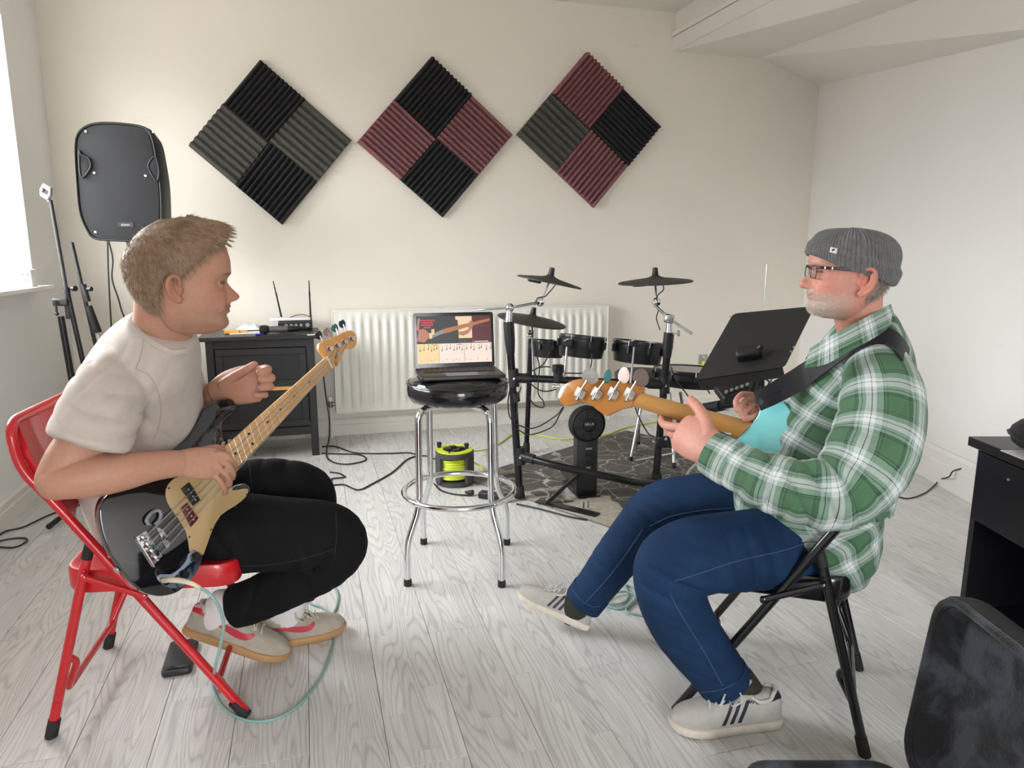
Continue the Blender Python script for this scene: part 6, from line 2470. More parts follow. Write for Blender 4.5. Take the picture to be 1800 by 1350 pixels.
# ================================================================== THE MAN IN BEIGE (left)
HL = P(330, 495, 1.66)
RL = frame((.915, .40, -.02), (0, 0, 1))
pl_ = thing('person', (-1.0, 1.9, 0), 'man in beige t-shirt and black trousers holding the black bass', 'person')
parts = head_parts(HL, RL, 1.0, scale=1.03, nose=1.1, ear=(.034, -.010, .84))
parts.append(loft([K(296, 515, 1.67, 54, .054), K(290, 555, 1.685, 50, .053), K(283, 595, 1.715, 48, .054), K(277, 632, 1.79, 40, .06)])[:2])
parts.append(loft([K(262, 960, 1.92, 55, .11), K(250, 880, 1.92, 65, .11), K(245, 780, 1.90, 75, .11), K(250, 700, 1.86, 72, .12), K(270, 645, 1.80, 45, .11)])[:2])
# near (right) arm and hand
parts.append(loft([K(215, 672, 1.68, 45, .055), K(170, 745, 1.61, 44, .052), K(120, 815, 1.56, 41, .047), K(98, 845, 1.54, 33, .042), K(112, 846, 1.535, 32, .042), K(160, 838, 1.55, 37, .042), K(215, 829, 1.58, 34, .040), K(270, 819, 1.62, 27, .032), K(318, 814, 1.66, 23, .024)])[:2])
parts.append(loft([K(312, 815, 1.655, 23, .022), K(345, 814, 1.68, 28, .019), K(372, 815, 1.70, 28, .016), K(387, 819, 1.710, 25, .012)], caps=(True, True), capk=.6)[:2])
parts += [finger([(384, 797, 1.702), (399, 802, 1.705), (411, 815, 1.728), (413, 824, 1.75)], .0084, .0068),
          finger([(388, 810, 1.700), (402, 818, 1.700), (410, 832, 1.722), (409, 841, 1.745)], .0084, .0068),
          finger([(385, 823, 1.698), (397, 833, 1.698), (404, 847, 1.720), (402, 855, 1.742)], .0082, .0066),
          finger([(378, 835, 1.698), (388, 847, 1.700), (396, 861, 1.720), (396, 868, 1.738)], .0078, .0062),
          finger([(335, 803, 1.69), (358, 793, 1.72), (380, 788, 1.745), (392, 792, 1.76)], .013, .009)]
# far (left) arm and open curled hand
parts.append(loft([K(300, 660, 1.94, 40, .05), K(318, 715, 2.03, 38, .048), K(328, 742, 2.07, 34, .045), K(345, 722, 2.06, 30, .042), K(368, 700, 2.02, 24, .034), K(388, 690, 1.985, 23, .026)])[:2])
parts.append(loft([K(380, 692, 1.985, 23, .024), K(405, 682, 1.965, 31, .025), K(432, 676, 1.955, 34, .024), K(455, 674, 1.96, 32, .020)], capk=.5)[:2])
parts += [finger([(448, 652, 1.96), (466, 648, 1.955), (471, 650, 1.915), (456, 655, 1.895)], .0125, .010),
          finger([(454, 664, 1.96), (472, 662, 1.955), (477, 665, 1.912), (460, 668, 1.892)], .0125, .010),
          finger([(454, 678, 1.96), (471, 678, 1.955), (475, 680, 1.914), (459, 682, 1.895)], .012, .0095),
          finger([(446, 692, 1.96), (461, 693, 1.955), (465, 694, 1.92), (450, 695, 1.90)], .0112, .0088),
          finger([(392, 676, 1.955), (415, 660, 1.935), (434, 649, 1.925), (447, 641, 1.925)], .0155, .0105)]
# legs, inside the trousers, and feet
parts.append(loft([K(265, 955, 1.95, 45, .06), K(400, 940, 1.93, 45, .055), K(560, 945, 1.915, 36, .045), K(545, 985, 1.93, 28, .038), K(450, 1050, 1.985, 25, .035), K(385, 1078, 2.01, 24, .032), K(372, 1092, 2.01, 22, .03)])[:2])
parts.append(loft([K(300, 930, 2.0, 45, .07), K(430, 868, 2.10, 38, .06), K(535, 868, 2.19, 34, .05), K(540, 930, 2.19, 30, .045), K(518, 1040, 2.16, 24, .035), K(500, 1085, 2.14, 22, .03), K(498, 1100, 2.14, 20, .028)])[:2])
me = remesh(parts, .0028, 1, .5, 'body')
v = verts(me)
loc = (v - HL) @ RL / 1.03
base_y = (.47, .245, .168)
c = head_tone(loc, base_y, 'young')
far_hand = P(440, 672, 1.95)
d = np.linalg.norm(v - far_hand, axis=1)
c = c * (1 - .0) 
w = np.clip(1 - d / .12, 0, 1)[:, None]
c = c * (1 - .35 * w) + np.array(base_y) * (1.0, .78, .76) * .35 * w
vcol(me, 'tone', c)
parented('body', me, skin_mat('skin_fair'), pl_)

# hair: a combed cap with loose strands
hz = np.linspace(-.085, .1252, 70)
hth = np.linspace(0, 2 * math.pi, 160, endpoint=False)
Z_, T_ = np.meshgrid(hz, hth, indexing='ij')
at = np.abs(((T_ + math.pi) % (2 * math.pi)) - math.pi)
line = np.interp(at, [0, .35, .75, 1.05, 1.3, 1.50, 1.62, 1.75, 1.95, 2.3, 3.15], [.074, .072, .064, .050, .030, .000, -.012, .006, -.030, -.066, -.078])
k = np.clip((Z_ - line) / .022, 0, 1)
sm = k * k * (3 - 2 * k)
thick = np.interp(at, [0, .6, 1.2, 1.8, 3.15], [.022, .015, .010, .012, .017]) * np.interp(Z_, [-.08, -.02, .06, .1, .126], [.45, .8, 1.0, 1.05, .95])
p0 = head_surface(Z_, T_, 1.0)
nz_ = vnoise(p0.reshape(-1, 3) * [.45, 1, .8], 230, 4).reshape(Z_.shape) * .0022 + vnoise(p0.reshape(-1, 3), 60, 5).reshape(Z_.shape) * .0022
off = -.006 + sm * (.006 + thick + nz_)
p = head_surface(Z_, T_, 1.0, off)
# quiff: the front sweeps up and forward
q = np.exp(-((p[..., 0] - .075) / .035) ** 2) * np.exp(-(p[..., 1] / .05) ** 2) * sm * np.clip((Z_ - .07) / .02, 0, 1)
p[..., 2] += .010 * q
p[..., 0] += .013 * q
hm = MB().add(p.reshape(-1, 3) * 1.03 @ RL.T + HL, grid_faces(len(hz), 160) + [tuple(range(159, -1, -1)), tuple(range(69 * 160, 70 * 160))])
hairm = mat('light_brown_hair', (.25, .16, .10), .5, var=.30, vscale=120, stretch=(.5, .5, 1), spec=.4)
hair = hm.build('hair', hairm, pl_, angle=80)
idx = np.argwhere(sm > .35)
sel = idx[RNG.choice(len(idx), 12000)]
bp_ = p[sel[:, 0], sel[:, 1]]
rad = bp_ - np.array([-.01, 0, .02])
rad /= np.linalg.norm(rad, axis=1, keepdims=True)
crown = np.array([-.075, 0, .105])
flow = bp_ - crown
fw = np.clip((bp_[:, 2] - .07) / .03, 0, 1) * np.clip((bp_[:, 0] + .06) / .03, 0, 1)
flow = flow / (np.linalg.norm(flow, axis=1, keepdims=True) + 1e-6)
tang = flow - rad * (flow * rad).sum(1, keepdims=True)
dirs = tang * 1.0 + rad * .24 + np.c_[fw * .4, np.zeros(len(fw)), fw * .05 - (1 - fw) * .4] + RNG.normal(size=bp_.shape) * .10
V, F = strands(bp_ - rad * .001, dirs, .016, .00045, 3)
o = MB().add(V * 1.03 @ RL.T + HL, F).build('hair_strands', mat('light_brown_strands', (.33, .22, .145), .45, var=.35, vscale=90), pl_)
o['kind'] = 'stuff'

# t-shirt
tp_ = [loft([K(268, 975, 1.93, 68, .15), K(255, 915, 1.92, 82, .15), K(243, 845, 1.91, 96, .15), K(240, 775, 1.89, 109, .155), K(244, 705, 1.86, 106, .165), K(256, 655, 1.81, 92, .165), K(272, 617, 1.745, 74, .135), K(283, 591, 1.71, 61, .092), K(288, 577, 1.70, 57, .080)], caps=(True, True), capk=.15),
       loft([K(232, 645, 1.75, 46, .07), K(203, 675, 1.67, 58, .080), K(180, 715, 1.61, 64, .080), K(162, 755, 1.58, 66, .078), K(152, 780, 1.565, 66, .074)], capk=.1),
       loft([K(300, 640, 1.92, 45, .07), K(318, 690, 2.0, 44, .065), K(332, 722, 2.045, 42, .06)], capk=.1)]
me = remesh([(a, b) for a, b, _ in tp_], .0055, 5, .5, 'tshirt')
folds(me, P(185, 760, 1.55), (.5, 0, 1), .045, .0065, .09, .5)
folds(me, P(215, 690, 1.62), (.8, 0, -.6), .05, .0055, .09)
folds(me, P(175, 660, 1.65), (.4, 0, 1), .040, .0055, .08, 1.0)
folds(me, P(300, 800, 1.70), (1, .3, .5), .06, .006, .12)
folds(me, P(240, 880, 1.70), (.3, 0, 1), .055, .006, .14, 1)
grain(me, .0018, 34, 2)
ts = mat('beige_cotton', (.52, .45, .40), .85, var=.05, vscale=30, bump=.15, bscale=900, sheen=.2)
tshirt = parented('t_shirt', me, ts, pl_)
bv_t = bvh_of(me)
# collar rib, shoulder seams, sleeve hem
ra, rb_ = rails([(236, 566), (250, 583), (272, 600), (300, 614), (326, 612)], [(233, 573), (247, 592), (270, 610), (300, 623), (327, 620)], 20)
A_ = [onto(bv_t, *q, .004) for q in ra]
B_ = [onto(bv_t, *q, .004) for q in rb_]
ok = [(a, b) for a, b in zip(A_, B_) if a is not None and b is not None]
if len(ok) > 3:
    V, F = band([a for a, b in ok], [b for a, b in ok], .003)
    fixn(MB().add(V, F).build('collar_rib', ts, pl_))
seamm = mat('beige_seam', (.46, .39, .34), .9)
for pts in ([(252, 590), (250, 612), (243, 636), (238, 648)], [(238, 648), (262, 660), (278, 690), (283, 730), (272, 770)], [(104, 772), (140, 783), (180, 793), (220, 797)]):
    q = [onto(bv_t, *w_, .001) for w_ in crom(pts, 6)]
    q = [w_ for w_ in q if w_ is not None]
    if len(q) > 3:
        MB().tube(q, .0013, 6).build('seam', seamm, pl_)

# trousers
tr = [loft([K(238, 950, 1.94, 62, .11), K(300, 948, 1.94, 74, .105), K(400, 938, 1.925, 72, .090), K(500, 938, 1.915, 64, .078), K(572, 945, 1.91, 62, .072), K(590, 962, 1.915, 55, .068), K(560, 996, 1.93, 47, .062), K(490, 1035, 1.965, 42, .057), K(440, 1058, 1.99, 39, .052), K(412, 1066, 2.005, 38, .050)], capk=.12),
      loft([K(260, 940, 2.0, 60, .10), K(340, 900, 2.06, 58, .09), K(440, 860, 2.12, 52, .08), K(520, 860, 2.18, 49, .072), K(548, 872, 2.205, 42, .066), K(548, 915, 2.205, 40, .06), K(533, 985, 2.18, 37, .055), K(520, 1050, 2.16, 33, .05)], capk=.12)]
me = remesh([(a, b) for a, b, _ in tr], .0055, 5, .5, 'trousers')
folds(me, P(560, 1000, 1.87), (1, 0, .3), .05, .004, .09)
folds(me, P(440, 1060, 1.93), (1, 0, -.4), .04, .0025, .08)
folds(me, P(330, 930, 1.84), (1, 0, .6), .05, .005, .12)
folds(me, P(500, 830, 2.12), (1, 0, .2), .06, .003, .12)
grain(me, .0016, 36, 3)
trm = mat('black_cotton_twill', (.006, .006, .007), .85, var=.25, vscale=12, bump=.2, bscale=700, spec=.2)
parented('trousers', me, trm, pl_)
bv_tr = bvh_of(me)
for pts in ([(360, 990), (440, 995), (520, 985), (590, 965)], [(590, 900), (592, 940), (588, 975)], [(438, 812), (442, 850), (446, 880)]):
    q = [onto(bv_tr, *w_, .0008) for w_ in crom(pts, 6)]
    q = [w_ for w_ in q if w_ is not None]
    if len(q) > 3:
        MB().tube(q, .0011, 6).build('seam', mat('black_seam', (.02, .02, .022), .8), pl_)

# socks
sockw = mat('white_sock', (.72, .68, .68), .85, var=.05, bump=.4, bscale=300)
for ks in ([K(400, 1062, 2.005, 33, .043), K(385, 1078, 2.01, 31, .041), K(376, 1093, 2.01, 30, .040), K(372, 1104, 2.01, 27, .036)], [K(512, 1052, 2.155, 28, .038), K(505, 1078, 2.145, 29, .038), K(500, 1096, 2.14, 28, .037), K(498, 1108, 2.14, 24, .032)]):
    a, b, _ = loft(ks, 24, 5)
    MB().add(a, b).build('sock', sockw, pl_)
# shoes
gum = mat('gum_sole', (.42, .23, .10), .55, var=.08)
suede = mat('beige_suede', (.40, .355, .29), .85, var=.10, vscale=40, bump=.3, bscale=500)
redl = mat('red_leather', (.46, .018, .035), .45)
laceb = mat('cream_lace', (.55, .50, .42), .8)
h1, t1 = P(325, 1108, 1.995), G(503, 1163, .0)
t1[2] = .002
make_shoe(pl_, 'beige suede shoe with gum sole, heel lifted', h1, t1, (-.3, 0, 1), gum, suede, redl, suede, 'swoosh', laceb, suede, 1.06, [('NIKE', .048, .36, .016)])
h2, t2 = G(453, 1142), G(606, 1106)
make_shoe(pl_, 'beige suede shoe with gum sole, flat on the floor', h2, t2, (0, 0, 1), gum, suede, redl, suede, 'swoosh', laceb, suede, 1.0, [('NIKE', .06, .36, .016)])

# ================================================================== THE MAN IN PLAID (right)
HR = P(1487, 479, 1.73)
RR = frame((-.98, .17, .05), (-.04, .0, 1))
TOPR = .80
pr = thing('person', (.8, 1.85, 0), 'man in grey beanie, glasses and green plaid shirt playing the aqua bass', 'person')
parts = head_parts(HR, RR, TOPR, scale=0.95, nose=1.12, ear=(.034, -.016, 1.0))
parts += [((np.array(q_.v) * .95) @ RR.T + HR, q_.f) for q_ in [MB().sphere((.0965, 0, -.0345), (.0125, .0130, .0115), 14, 10)]]
parts.append(loft([K(1506, 510, 1.74, 42, .048), K(1508, 550, 1.745, 40, .052), K(1517, 590, 1.765, 42, .056), K(1522, 640, 1.79, 55, .10)])[:2])
parts.append(loft([K(1450, 950, 1.88, 70, .12), K(1440, 870, 1.87, 90, .13), K(1465, 790, 1.85, 90, .14), K(1500, 710, 1.83, 78, .15), K(1520, 645, 1.80, 55, .13)])[:2])
parts.append(loft([K(1545, 680, 1.70, 45, .055), K(1535, 780, 1.58, 46, .055), K(1480, 862, 1.54, 42, .05), K(1400, 858, 1.55, 38, .045), K(1320, 830, 1.62, 30, .035), K(1268, 803, 1.69, 24, .027)])[:2])
# left hand round the neck
parts.append(loft([K(1275, 806, 1.685, 25, .027), K(1250, 790, 1.735, 33, .026), K(1222, 772, 1.80, 38, .026), K(1198, 760, 1.84, 34, .024)], capk=.5)[:2])
parts.append(finger([(1247, 765, 1.76), (1240, 738, 1.81), (1226, 716, 1.85), (1214, 704, 1.885)], .0185, .0135))
parts += [finger([(1196, 752, 1.86), (1171, 748, 1.92), (1163, 738, 1.985), (1168, 722, 2.02)], .0135, .0095),
          finger([(1202, 766, 1.86), (1182, 763, 1.91), (1172, 752, 1.97), (1180, 730, 2.01)], .0132, .0092),
          finger([(1210, 778, 1.85), (1192, 777, 1.89), (1184, 767, 1.95), (1194, 740, 2.0)], .0125, .009),
          finger([(1220, 788, 1.84), (1206, 788, 1.87), (1198, 779, 1.93), (1208, 752, 1.98)], .0115, .008)]
parts += [blob(1186, 752, 1.92, .017), blob(1195, 764, 1.90, .017), blob(1178, 757, 1.935, .018), blob(1190, 773, 1.905, .018)]
# far arm and plucking hand
parts.append(loft([K(1490, 670, 1.98, 42, .05), K(1440, 750, 2.06, 40, .05), K(1405, 770, 2.07, 36, .045), K(1365, 742, 1.99, 28, .035), K(1345, 724, 1.93, 22, .026)])[:2])
parts.append(loft([K(1352, 730, 1.975, 20, .021), K(1339, 715, 1.955, 21, .019), K(1327, 704, 1.945, 17, .015)], capk=.5)[:2])
parts += [finger([(1322, 694, 1.919), (1304, 693, 1.906), (1293, 706, 1.886), (1296, 722, 1.874)], .0082, .0068),
          finger([(1327, 703, 1.914), (1311, 705, 1.896), (1301, 717, 1.876), (1304, 730, 1.866)], .0082, .0068),
          finger([(1331, 712, 1.909), (1319, 716, 1.886), (1309, 726, 1.869), (1312, 736, 1.861)], .0080, .0066),
          finger([(1345, 722, 1.904), (1334, 728, 1.876), (1321, 734, 1.859), (1309, 737, 1.854)], .0098, .0078)]
parts += [blob(1309, 706, 1.948, .021), blob(1316, 718, 1.942, .020), blob(1326, 722, 1.935, .018)]
parts.append(loft([K(1455, 955, 1.82, 55, .075), K(1390, 962, 1.78, 50, .07), K(1290, 970, 1.74, 50, .065), K(1190, 990, 1.71, 48, .058), K(1185, 1060, 1.712, 44, .05), K(1235, 1145, 1.73, 36, .044), K(1300, 1208, 1.745, 22, .030), K(1328, 1240, 1.75, 16, .02)])[:2])
parts.append(loft([K(1440, 905, 1.95, 48, .07), K(1330, 888, 2.0, 44, .065), K(1205, 890, 2.06, 40, .06), K(1148, 902, 2.08, 36, .052), K(1090, 975, 2.125, 30, .045), K(1030, 1048, 2.185, 20, .030), K(1010, 1072, 2.19, 14, .02)])[:2])
me = remesh(parts, .0028, 1, .5, 'body')
v = verts(me)
loc = (v - HR) @ RR / 0.95
base_o = (.56, .265, .205)
vcol(me, 'tone', head_tone(loc, base_o, 'old'))
parented('body', me, skin_mat('skin_ruddy'), pr)


def hloc(x, y, z):
    return np.array([x, y, z]) * 0.95 @ RR.T + HR


# grey hair below the hat, short beard
zz = np.linspace(-.075, .03, 26)
tt = np.linspace(2.0, 2 * math.pi - 2.0, 70)
Z_, T_ = np.meshgrid(zz, tt, indexing='ij')
edge_ = np.clip((Z_ + .072) / .02, 0, 1) * np.clip((T_ - 2.0) / .15, 0, 1) * np.clip((2 * math.pi - 2.0 - T_) / .15, 0, 1)
p = head_surface(Z_, T_, TOPR, -.004 + edge_ * .009 + .001 * vnoise(head_surface(Z_, T_).reshape(-1, 3), 200, 2).reshape(Z_.shape))
MB().add(p.reshape(-1, 3) * 0.95 @ RR.T + HR, [tuple(reversed(f)) for f in grid_faces(26, 70, False)]).build('hair', mat('grey_brown_hair', (.20, .155, .125), .6, var=.4, vscale=150), pr)
sel = RNG.integers(0, [[26], [70]], (2, 1500))
bpt = p[sel[0], sel[1]]
r_ = bpt - np.array([-.01, 0, .02])
r_ /= np.linalg.norm(r_, axis=1, keepdims=True)
V, F = strands(bpt - r_ * .002, np.array([-.3, 0, -1]) + r_ * .35 + RNG.normal(size=bpt.shape) * .15, .012, .0004, 5)
o = MB().add(V * 0.95 @ RR.T + HR, F).build('hair_strands', mat('grey_strands', (.30, .25, .22), .6, var=.4, vscale=150), pr)
o['kind'] = 'stuff'
n_ = 4200
z_ = RNG.uniform(-.112, -.045, n_)
t_ = RNG.uniform(-1.5, 1.5, n_)
keep = (z_ < -.072) | (np.abs(t_) > .42) | ((z_ > -.055))
keep &= ~((np.abs(t_) > .55) & (z_ > -.062 + .02 * RNG.random(n_)))
z_, t_ = z_[keep], t_[keep]
bpt = head_surface(z_, t_, TOPR)
r_ = bpt - np.array([.0, 0, -.06])
r_ /= np.linalg.norm(r_, axis=1, keepdims=True)
V, F = strands(bpt - r_ * .001, np.array([.25, 0, -.8]) + r_ * .55 + RNG.normal(size=bpt.shape) * .25, .0045, .00028, 6)
o = MB().add(V * 0.95 @ RR.T + HR, F).build('beard', mat('white_grey_beard', (.62, .56, .50), .6, var=.25, vscale=150), pr)
o['kind'] = 'stuff'

# ribbed beanie with a turned-up cuff
nth = 84 * 6
zz = np.linspace(0, 1, 46)
tt = np.linspace(0, 2 * math.pi, nth, endpoint=False)
U_, T_ = np.meshgrid(zz, tt, indexing='ij')
ct = np.cos(T_)
brim = .006 + .032 * ct + .004 * np.cos(2 * T_)              # height of the lower edge: high at the brow, low at the nape
Z_ = brim + (.1252 - brim) * U_
rib = np.abs(np.sin(T_ * 42)) ** .7
zr_ = (Z_ - brim)
cuff = 1 / (1 + np.exp((zr_ - .030) / .0022))
fade = np.clip((.1252 - Z_) / .03, 0, 1)
offs_ = .0045 + .0115 * cuff + (rib * .0036) * (.35 + .65 * fade) + .004 * np.exp(-((zr_ - .05) / .03) ** 2)
offs_ = offs_ * (1 - .42 * np.clip(ct, 0, 1))
offs_ = np.where(zr_ < .004, offs_ - .004 * (1 - zr_ / .004), offs_)
p = head_surface(Z_, T_, TOPR, offs_, face=False)
p[..., 2] += .013 * np.sin(math.pi * U_ ** 1.25)
inner = head_surface(brim[0] + .002, tt, TOPR, .002 + 0 * tt, face=False)
V = np.vstack([inner, p.reshape(-1, 3)])
knit = mat('grey_rib_knit', (.135, .135, .138), .9, var=.2, vscale=70, bump=.8, bscale=420, sheen=.3)
F = grid_faces(47, nth) + [tuple(range(46 * nth, 47 * nth))]
bean = MB().add(V * 0.95 @ RR.T + HR, F).build('beanie', knit, pr, angle=75)
bvb = bvh_of(bean.data)
q = [onto(bvb, a, b, .0015) for a, b in ((1460, 434), (1472, 437), (1470, 446), (1458, 443))]
if all(x is not None for x in q):
    V = q + [x + unit(EYE - x) * .0015 for x in q]
    tg_ = fixn(MB().add(V, [(0, 1, 2, 3), (4, 5, 6, 7), (0, 1, 5, 4), (1, 2, 6, 5), (2, 3, 7, 6), (3, 0, 4, 7)]).build('beanie_tag', mat('tag_white', (.7, .7, .7), .6), bean))
    cq = sum(q) / 4 + unit(EYE - sum(q) / 4) * .002
    MB().lathe(cq, unit(EYE - cq), [(.0035, 0), (.0035, .0004), (.0018, .0004), (.0018, 0)], 16).build('tag_mark', black, bean)

# glasses
gl = bpy.data.objects.new('glasses', None)
COL.objects.link(gl)
gl.parent = pr
gl.location = tuple(hloc(.09, 0, 0) - np.array(pr.location))
gfr = mat('dark_bronze_frame', (.05, .035, .03), .3, .7)
lens = bpy.data.materials.new('spectacle_lens')
lens.use_nodes = True
_nt = lens.node_tree
_nt.nodes.clear()
_o = _nt.nodes.new('ShaderNodeOutputMaterial')
_mx = _nt.nodes.new('ShaderNodeMixShader')
_tr = _nt.nodes.new('ShaderNodeBsdfTransparent')
_tr.inputs['Color'].default_value = (.93, .93, .94, 1)
_gl = _nt.nodes.new('ShaderNodeBsdfGlossy')
_gl.inputs['Roughness'].default_value = .03
_mx.inputs[0].default_value = .10
_nt.links.new(_tr.outputs[0], _mx.inputs[1])
_nt.links.new(_gl.outputs[0], _mx.inputs[2])
_nt.links.new(_mx.outputs[0], _o.inputs[0])
GX = .0865
for s in (-1, 1):
    rr_ = rrect(.050, .031, .008, 4)
    path = [hloc(GX - .10 * (abs(a + s * .0335)) ** 1.0 * .35, s * .0335 + a, b - .002) for a, b in rr_]
    MB().tube(path, .0010, 8, closed=True).build('lens_rim', gfr, gl)
    V = path + [q_ + (hloc(.0, 0, 0) - hloc(.0012, 0, 0)) for q_ in path]
    n = len(path)
    fixn(MB().add(V, [tuple(range(n)), tuple(range(2 * n - 1, n - 1, -1))] + [(i, i + n, (i + 1) % n + n, (i + 1) % n) for i in range(n)]).build('lens', lens, gl))
    tem = [hloc(GX - .006, s * .060, .009), hloc(GX - .010, s * .069, .010), hloc(.05, s * .0775, .010), hloc(0, s * .0805, .008), hloc(-.045, s * .0805, .006), hloc(-.07, s * .076, -.014)]
    MB().tube(crom(tem, 5), .0022, 8, flat=1.5).build('temple', mat('dark_tortoise', (.018, .010, .009), .3), gl)
    for xx_ in (.072, .055):
        MB().tube([hloc(xx_, s * .0772, .010), hloc(xx_ - .003, s * .0776, .010)], .0034, 8, flat=1.3).build('hinge_mark', steel, gl)
MB().tube(crom([hloc(GX, -.009, .004), hloc(GX + .004, 0, .007), hloc(GX, .009, .004)], 5), .0014, 8).build('bridge', gfr, gl)

# ------------------------------------------------------------------ plaid shirt
plaid = bpy.data.materials.new('green_plaid_flannel')
plaid.use_nodes = True
t = NT(plaid)
at_ = t.n('Attribute')
at_.attribute_name = 'weave'
sep = t.n('SeparateXYZ')
t.l(at_.outputs['Vector'], sep.inputs[0])
gA, gD, wht, blkc, mint = (.062, .150, .075), (.030, .080, .048), (.66, .69, .70), (.010, .016, .018), (.27, .38, .32)
stops = [(0, gA), (.20, gA), (.205, blkc), (.222, gA), (.26, gA), (.265, blkc), (.282, mint), (.36, mint), (.40, wht), (.47, wht), (.475, blkc), (.492, wht), (.56, wht), (.60, mint), (.66, mint), (.665, blkc), (.682, mint), (.74, gD), (.80, gD), (.805, blkc), (.820, gA)]


def warp(axis, per, shift):
    f = t.math('FRACT', t.math('ADD', t.math('DIVIDE', axis, per), shift))
    return t.ramp(f, stops, 'CONSTANT')


wa = warp(sep.outputs[0], .100, .1)
wb = warp(sep.outputs[1], .100, .3)
pc_ = t.mix(.5, wa, wb)
nz = t.n('TexNoise', Scale=420.0, Detail=2)
tc = t.n('TexCoord')
t.l(tc.outputs['Object'], nz.inputs['Vector'])
t.l(t.mix(.5, pc_, t.ramp(nz.outputs['Fac'], [(.3, (.72, .72, .72)), (.7, (1.0, 1.0, 1.0))]), 'MULTIPLY'), t.b.inputs['Base Color'])
t.b.inputs['Roughness'].default_value = .88
t.b.inputs['Sheen Weight'].default_value = .15
bp = t.n('Bump', Strength=.2, Distance=.001)
t.l(nz.outputs['Fac'], bp.inputs['Height'])
t.l(bp.outputs['Normal'], t.b.inputs['Normal'])


def woven(parts_, voxel, name):
    """fuse lofts and carry their cloth coordinates over to the fused surface"""
    me_ = remesh([(a, b) for a, b, _ in parts_], voxel, 5, .5, name)
    allv = np.vstack([a for a, _, _ in parts_])
    alluv = np.vstack([u + np.array([.37 * i, .21 * i]) for i, (_, _, u) in enumerate(parts_)])
    kd = kdtree.KDTree(len(allv))
    for i, q_ in enumerate(allv):
        kd.insert(q_, i)
    kd.balance()
    w_ = np.zeros((len(me_.vertices), 3))
    vv = verts(me_)
    lab = np.concatenate([[i] * len(a) for i, (a, _, _) in enumerate(parts_)])
    for i, q_ in enumerate(vv):
        near = kd.find_n(q_, 4)
        l0 = lab[near[0][1]]
        ws, acc = 0.0, np.zeros(2)
        u0 = alluv[near[0][1]]
        for co, ix, dd in near:
            if lab[ix] != l0 or abs(alluv[ix][0] - u0[0]) > .1:
                continue
            k_ = 1 / (dd * dd + 1e-7)
            acc += alluv[ix] * k_
            ws += k_
        w_[i, :2] = acc / ws
    ed = np.empty(len(me_.edges) * 2, dtype=np.int32)
    me_.edges.foreach_get('vertices', ed)
    ed = ed.reshape(-1, 2)
    for _ in range(10):
        dlt = np.abs(w_[ed[:, 0], :2] - w_[ed[:, 1], :2]).max(1) < .03
        e_ = ed[dlt]
        acc, cnt = w_.copy(), np.ones(len(w_))
        np.add.at(acc, e_[:, 0], w_[e_[:, 1]])
        np.add.at(acc, e_[:, 1], w_[e_[:, 0]])
        np.add.at(cnt, e_[:, 0], 1)
        np.add.at(cnt, e_[:, 1], 1)
        w_ = acc / cnt[:, None]
    a_ = me_.attributes.new('weave', 'FLOAT_VECTOR', 'POINT')
    a_.data.foreach_set('vector', w_.ravel())
    return me_


sleeveN = [K(1540, 640, 1.72, 52, .075), K(1550, 690, 1.655, 66, .085), K(1545, 755, 1.60, 72, .088), K(1520, 820, 1.555, 72, .085), K(1475, 868, 1.535, 64, .078), K(1420, 868, 1.54, 56, .070), K(1360, 850, 1.58, 50, .062), K(1310, 828, 1.635, 44, .053), K(1280, 812, 1.67, 40, .046)]
shirt_p = [loft([K(1492, 1010, 1.86, 34, .12), K(1473, 978, 1.87, 72, .19), K(1449, 935, 1.88, 100, .205), K(1424, 885, 1.885, 128, .205), K(1445, 815, 1.88, 128, .19), K(1478, 750, 1.865, 120, .185), K(1502, 690, 1.845, 104, .18), K(1518, 635, 1.81, 84, .165), K(1524, 592, 1.775, 60, .11), K(1524, 566, 1.755, 48, .07)], 60, 10, circ_u=1.05, capk=.15),
           loft(sleeveN, 40, 10, circ_u=.50, capk=.1),
           loft([K(1485, 650, 1.97, 48, .07), K(1435, 745, 2.06, 46, .06), K(1400, 770, 2.07, 42, .055), K(1362, 742, 1.99, 34, .045)], 40, 8, circ_u=.45, capk=.1)]
me = woven(shirt_p, .0055, 'shirt')
folds(me, P(1440, 860, 1.50), (.9, 0, .35), .050, .008, .10, .3)
folds(me, P(1350, 850, 1.56), (1, 0, -.25), .042, .007, .09, 1.2)
folds(me, P(1510, 800, 1.52), (.3, 0, 1), .06, .006, .10, .8)
folds(me, P(1530, 680, 1.60), (.7, 0, -.7), .06, .004, .10)
folds(me, P(1400, 760, 1.72), (.6, 0, .8), .05, .006, .12, .4)
folds(me, P(1370, 920, 1.74), (.5, 0, 1), .055, .007, .13, .9)
folds(me, P(1480, 970, 1.75), (.2, 0, 1), .05, .005, .10, .2)
grain(me, .0020, 30, 6)
shirt = parented('shirt', me, plaid, pr)
bvs = bvh_of(me)
# cuff
cuffp = loft([K(1290, 818, 1.658, 43, .049), K(1268, 806, 1.683, 41.5, .046), K(1246, 794, 1.708, 39, .043)], 40, 6, circ_u=.42, capk=.1)
meC = woven([cuffp], .004, 'cuff')
parented('cuff', meC, plaid, pr)
bq_ = onto(bvh_of(meC), 1263, 816, .001)
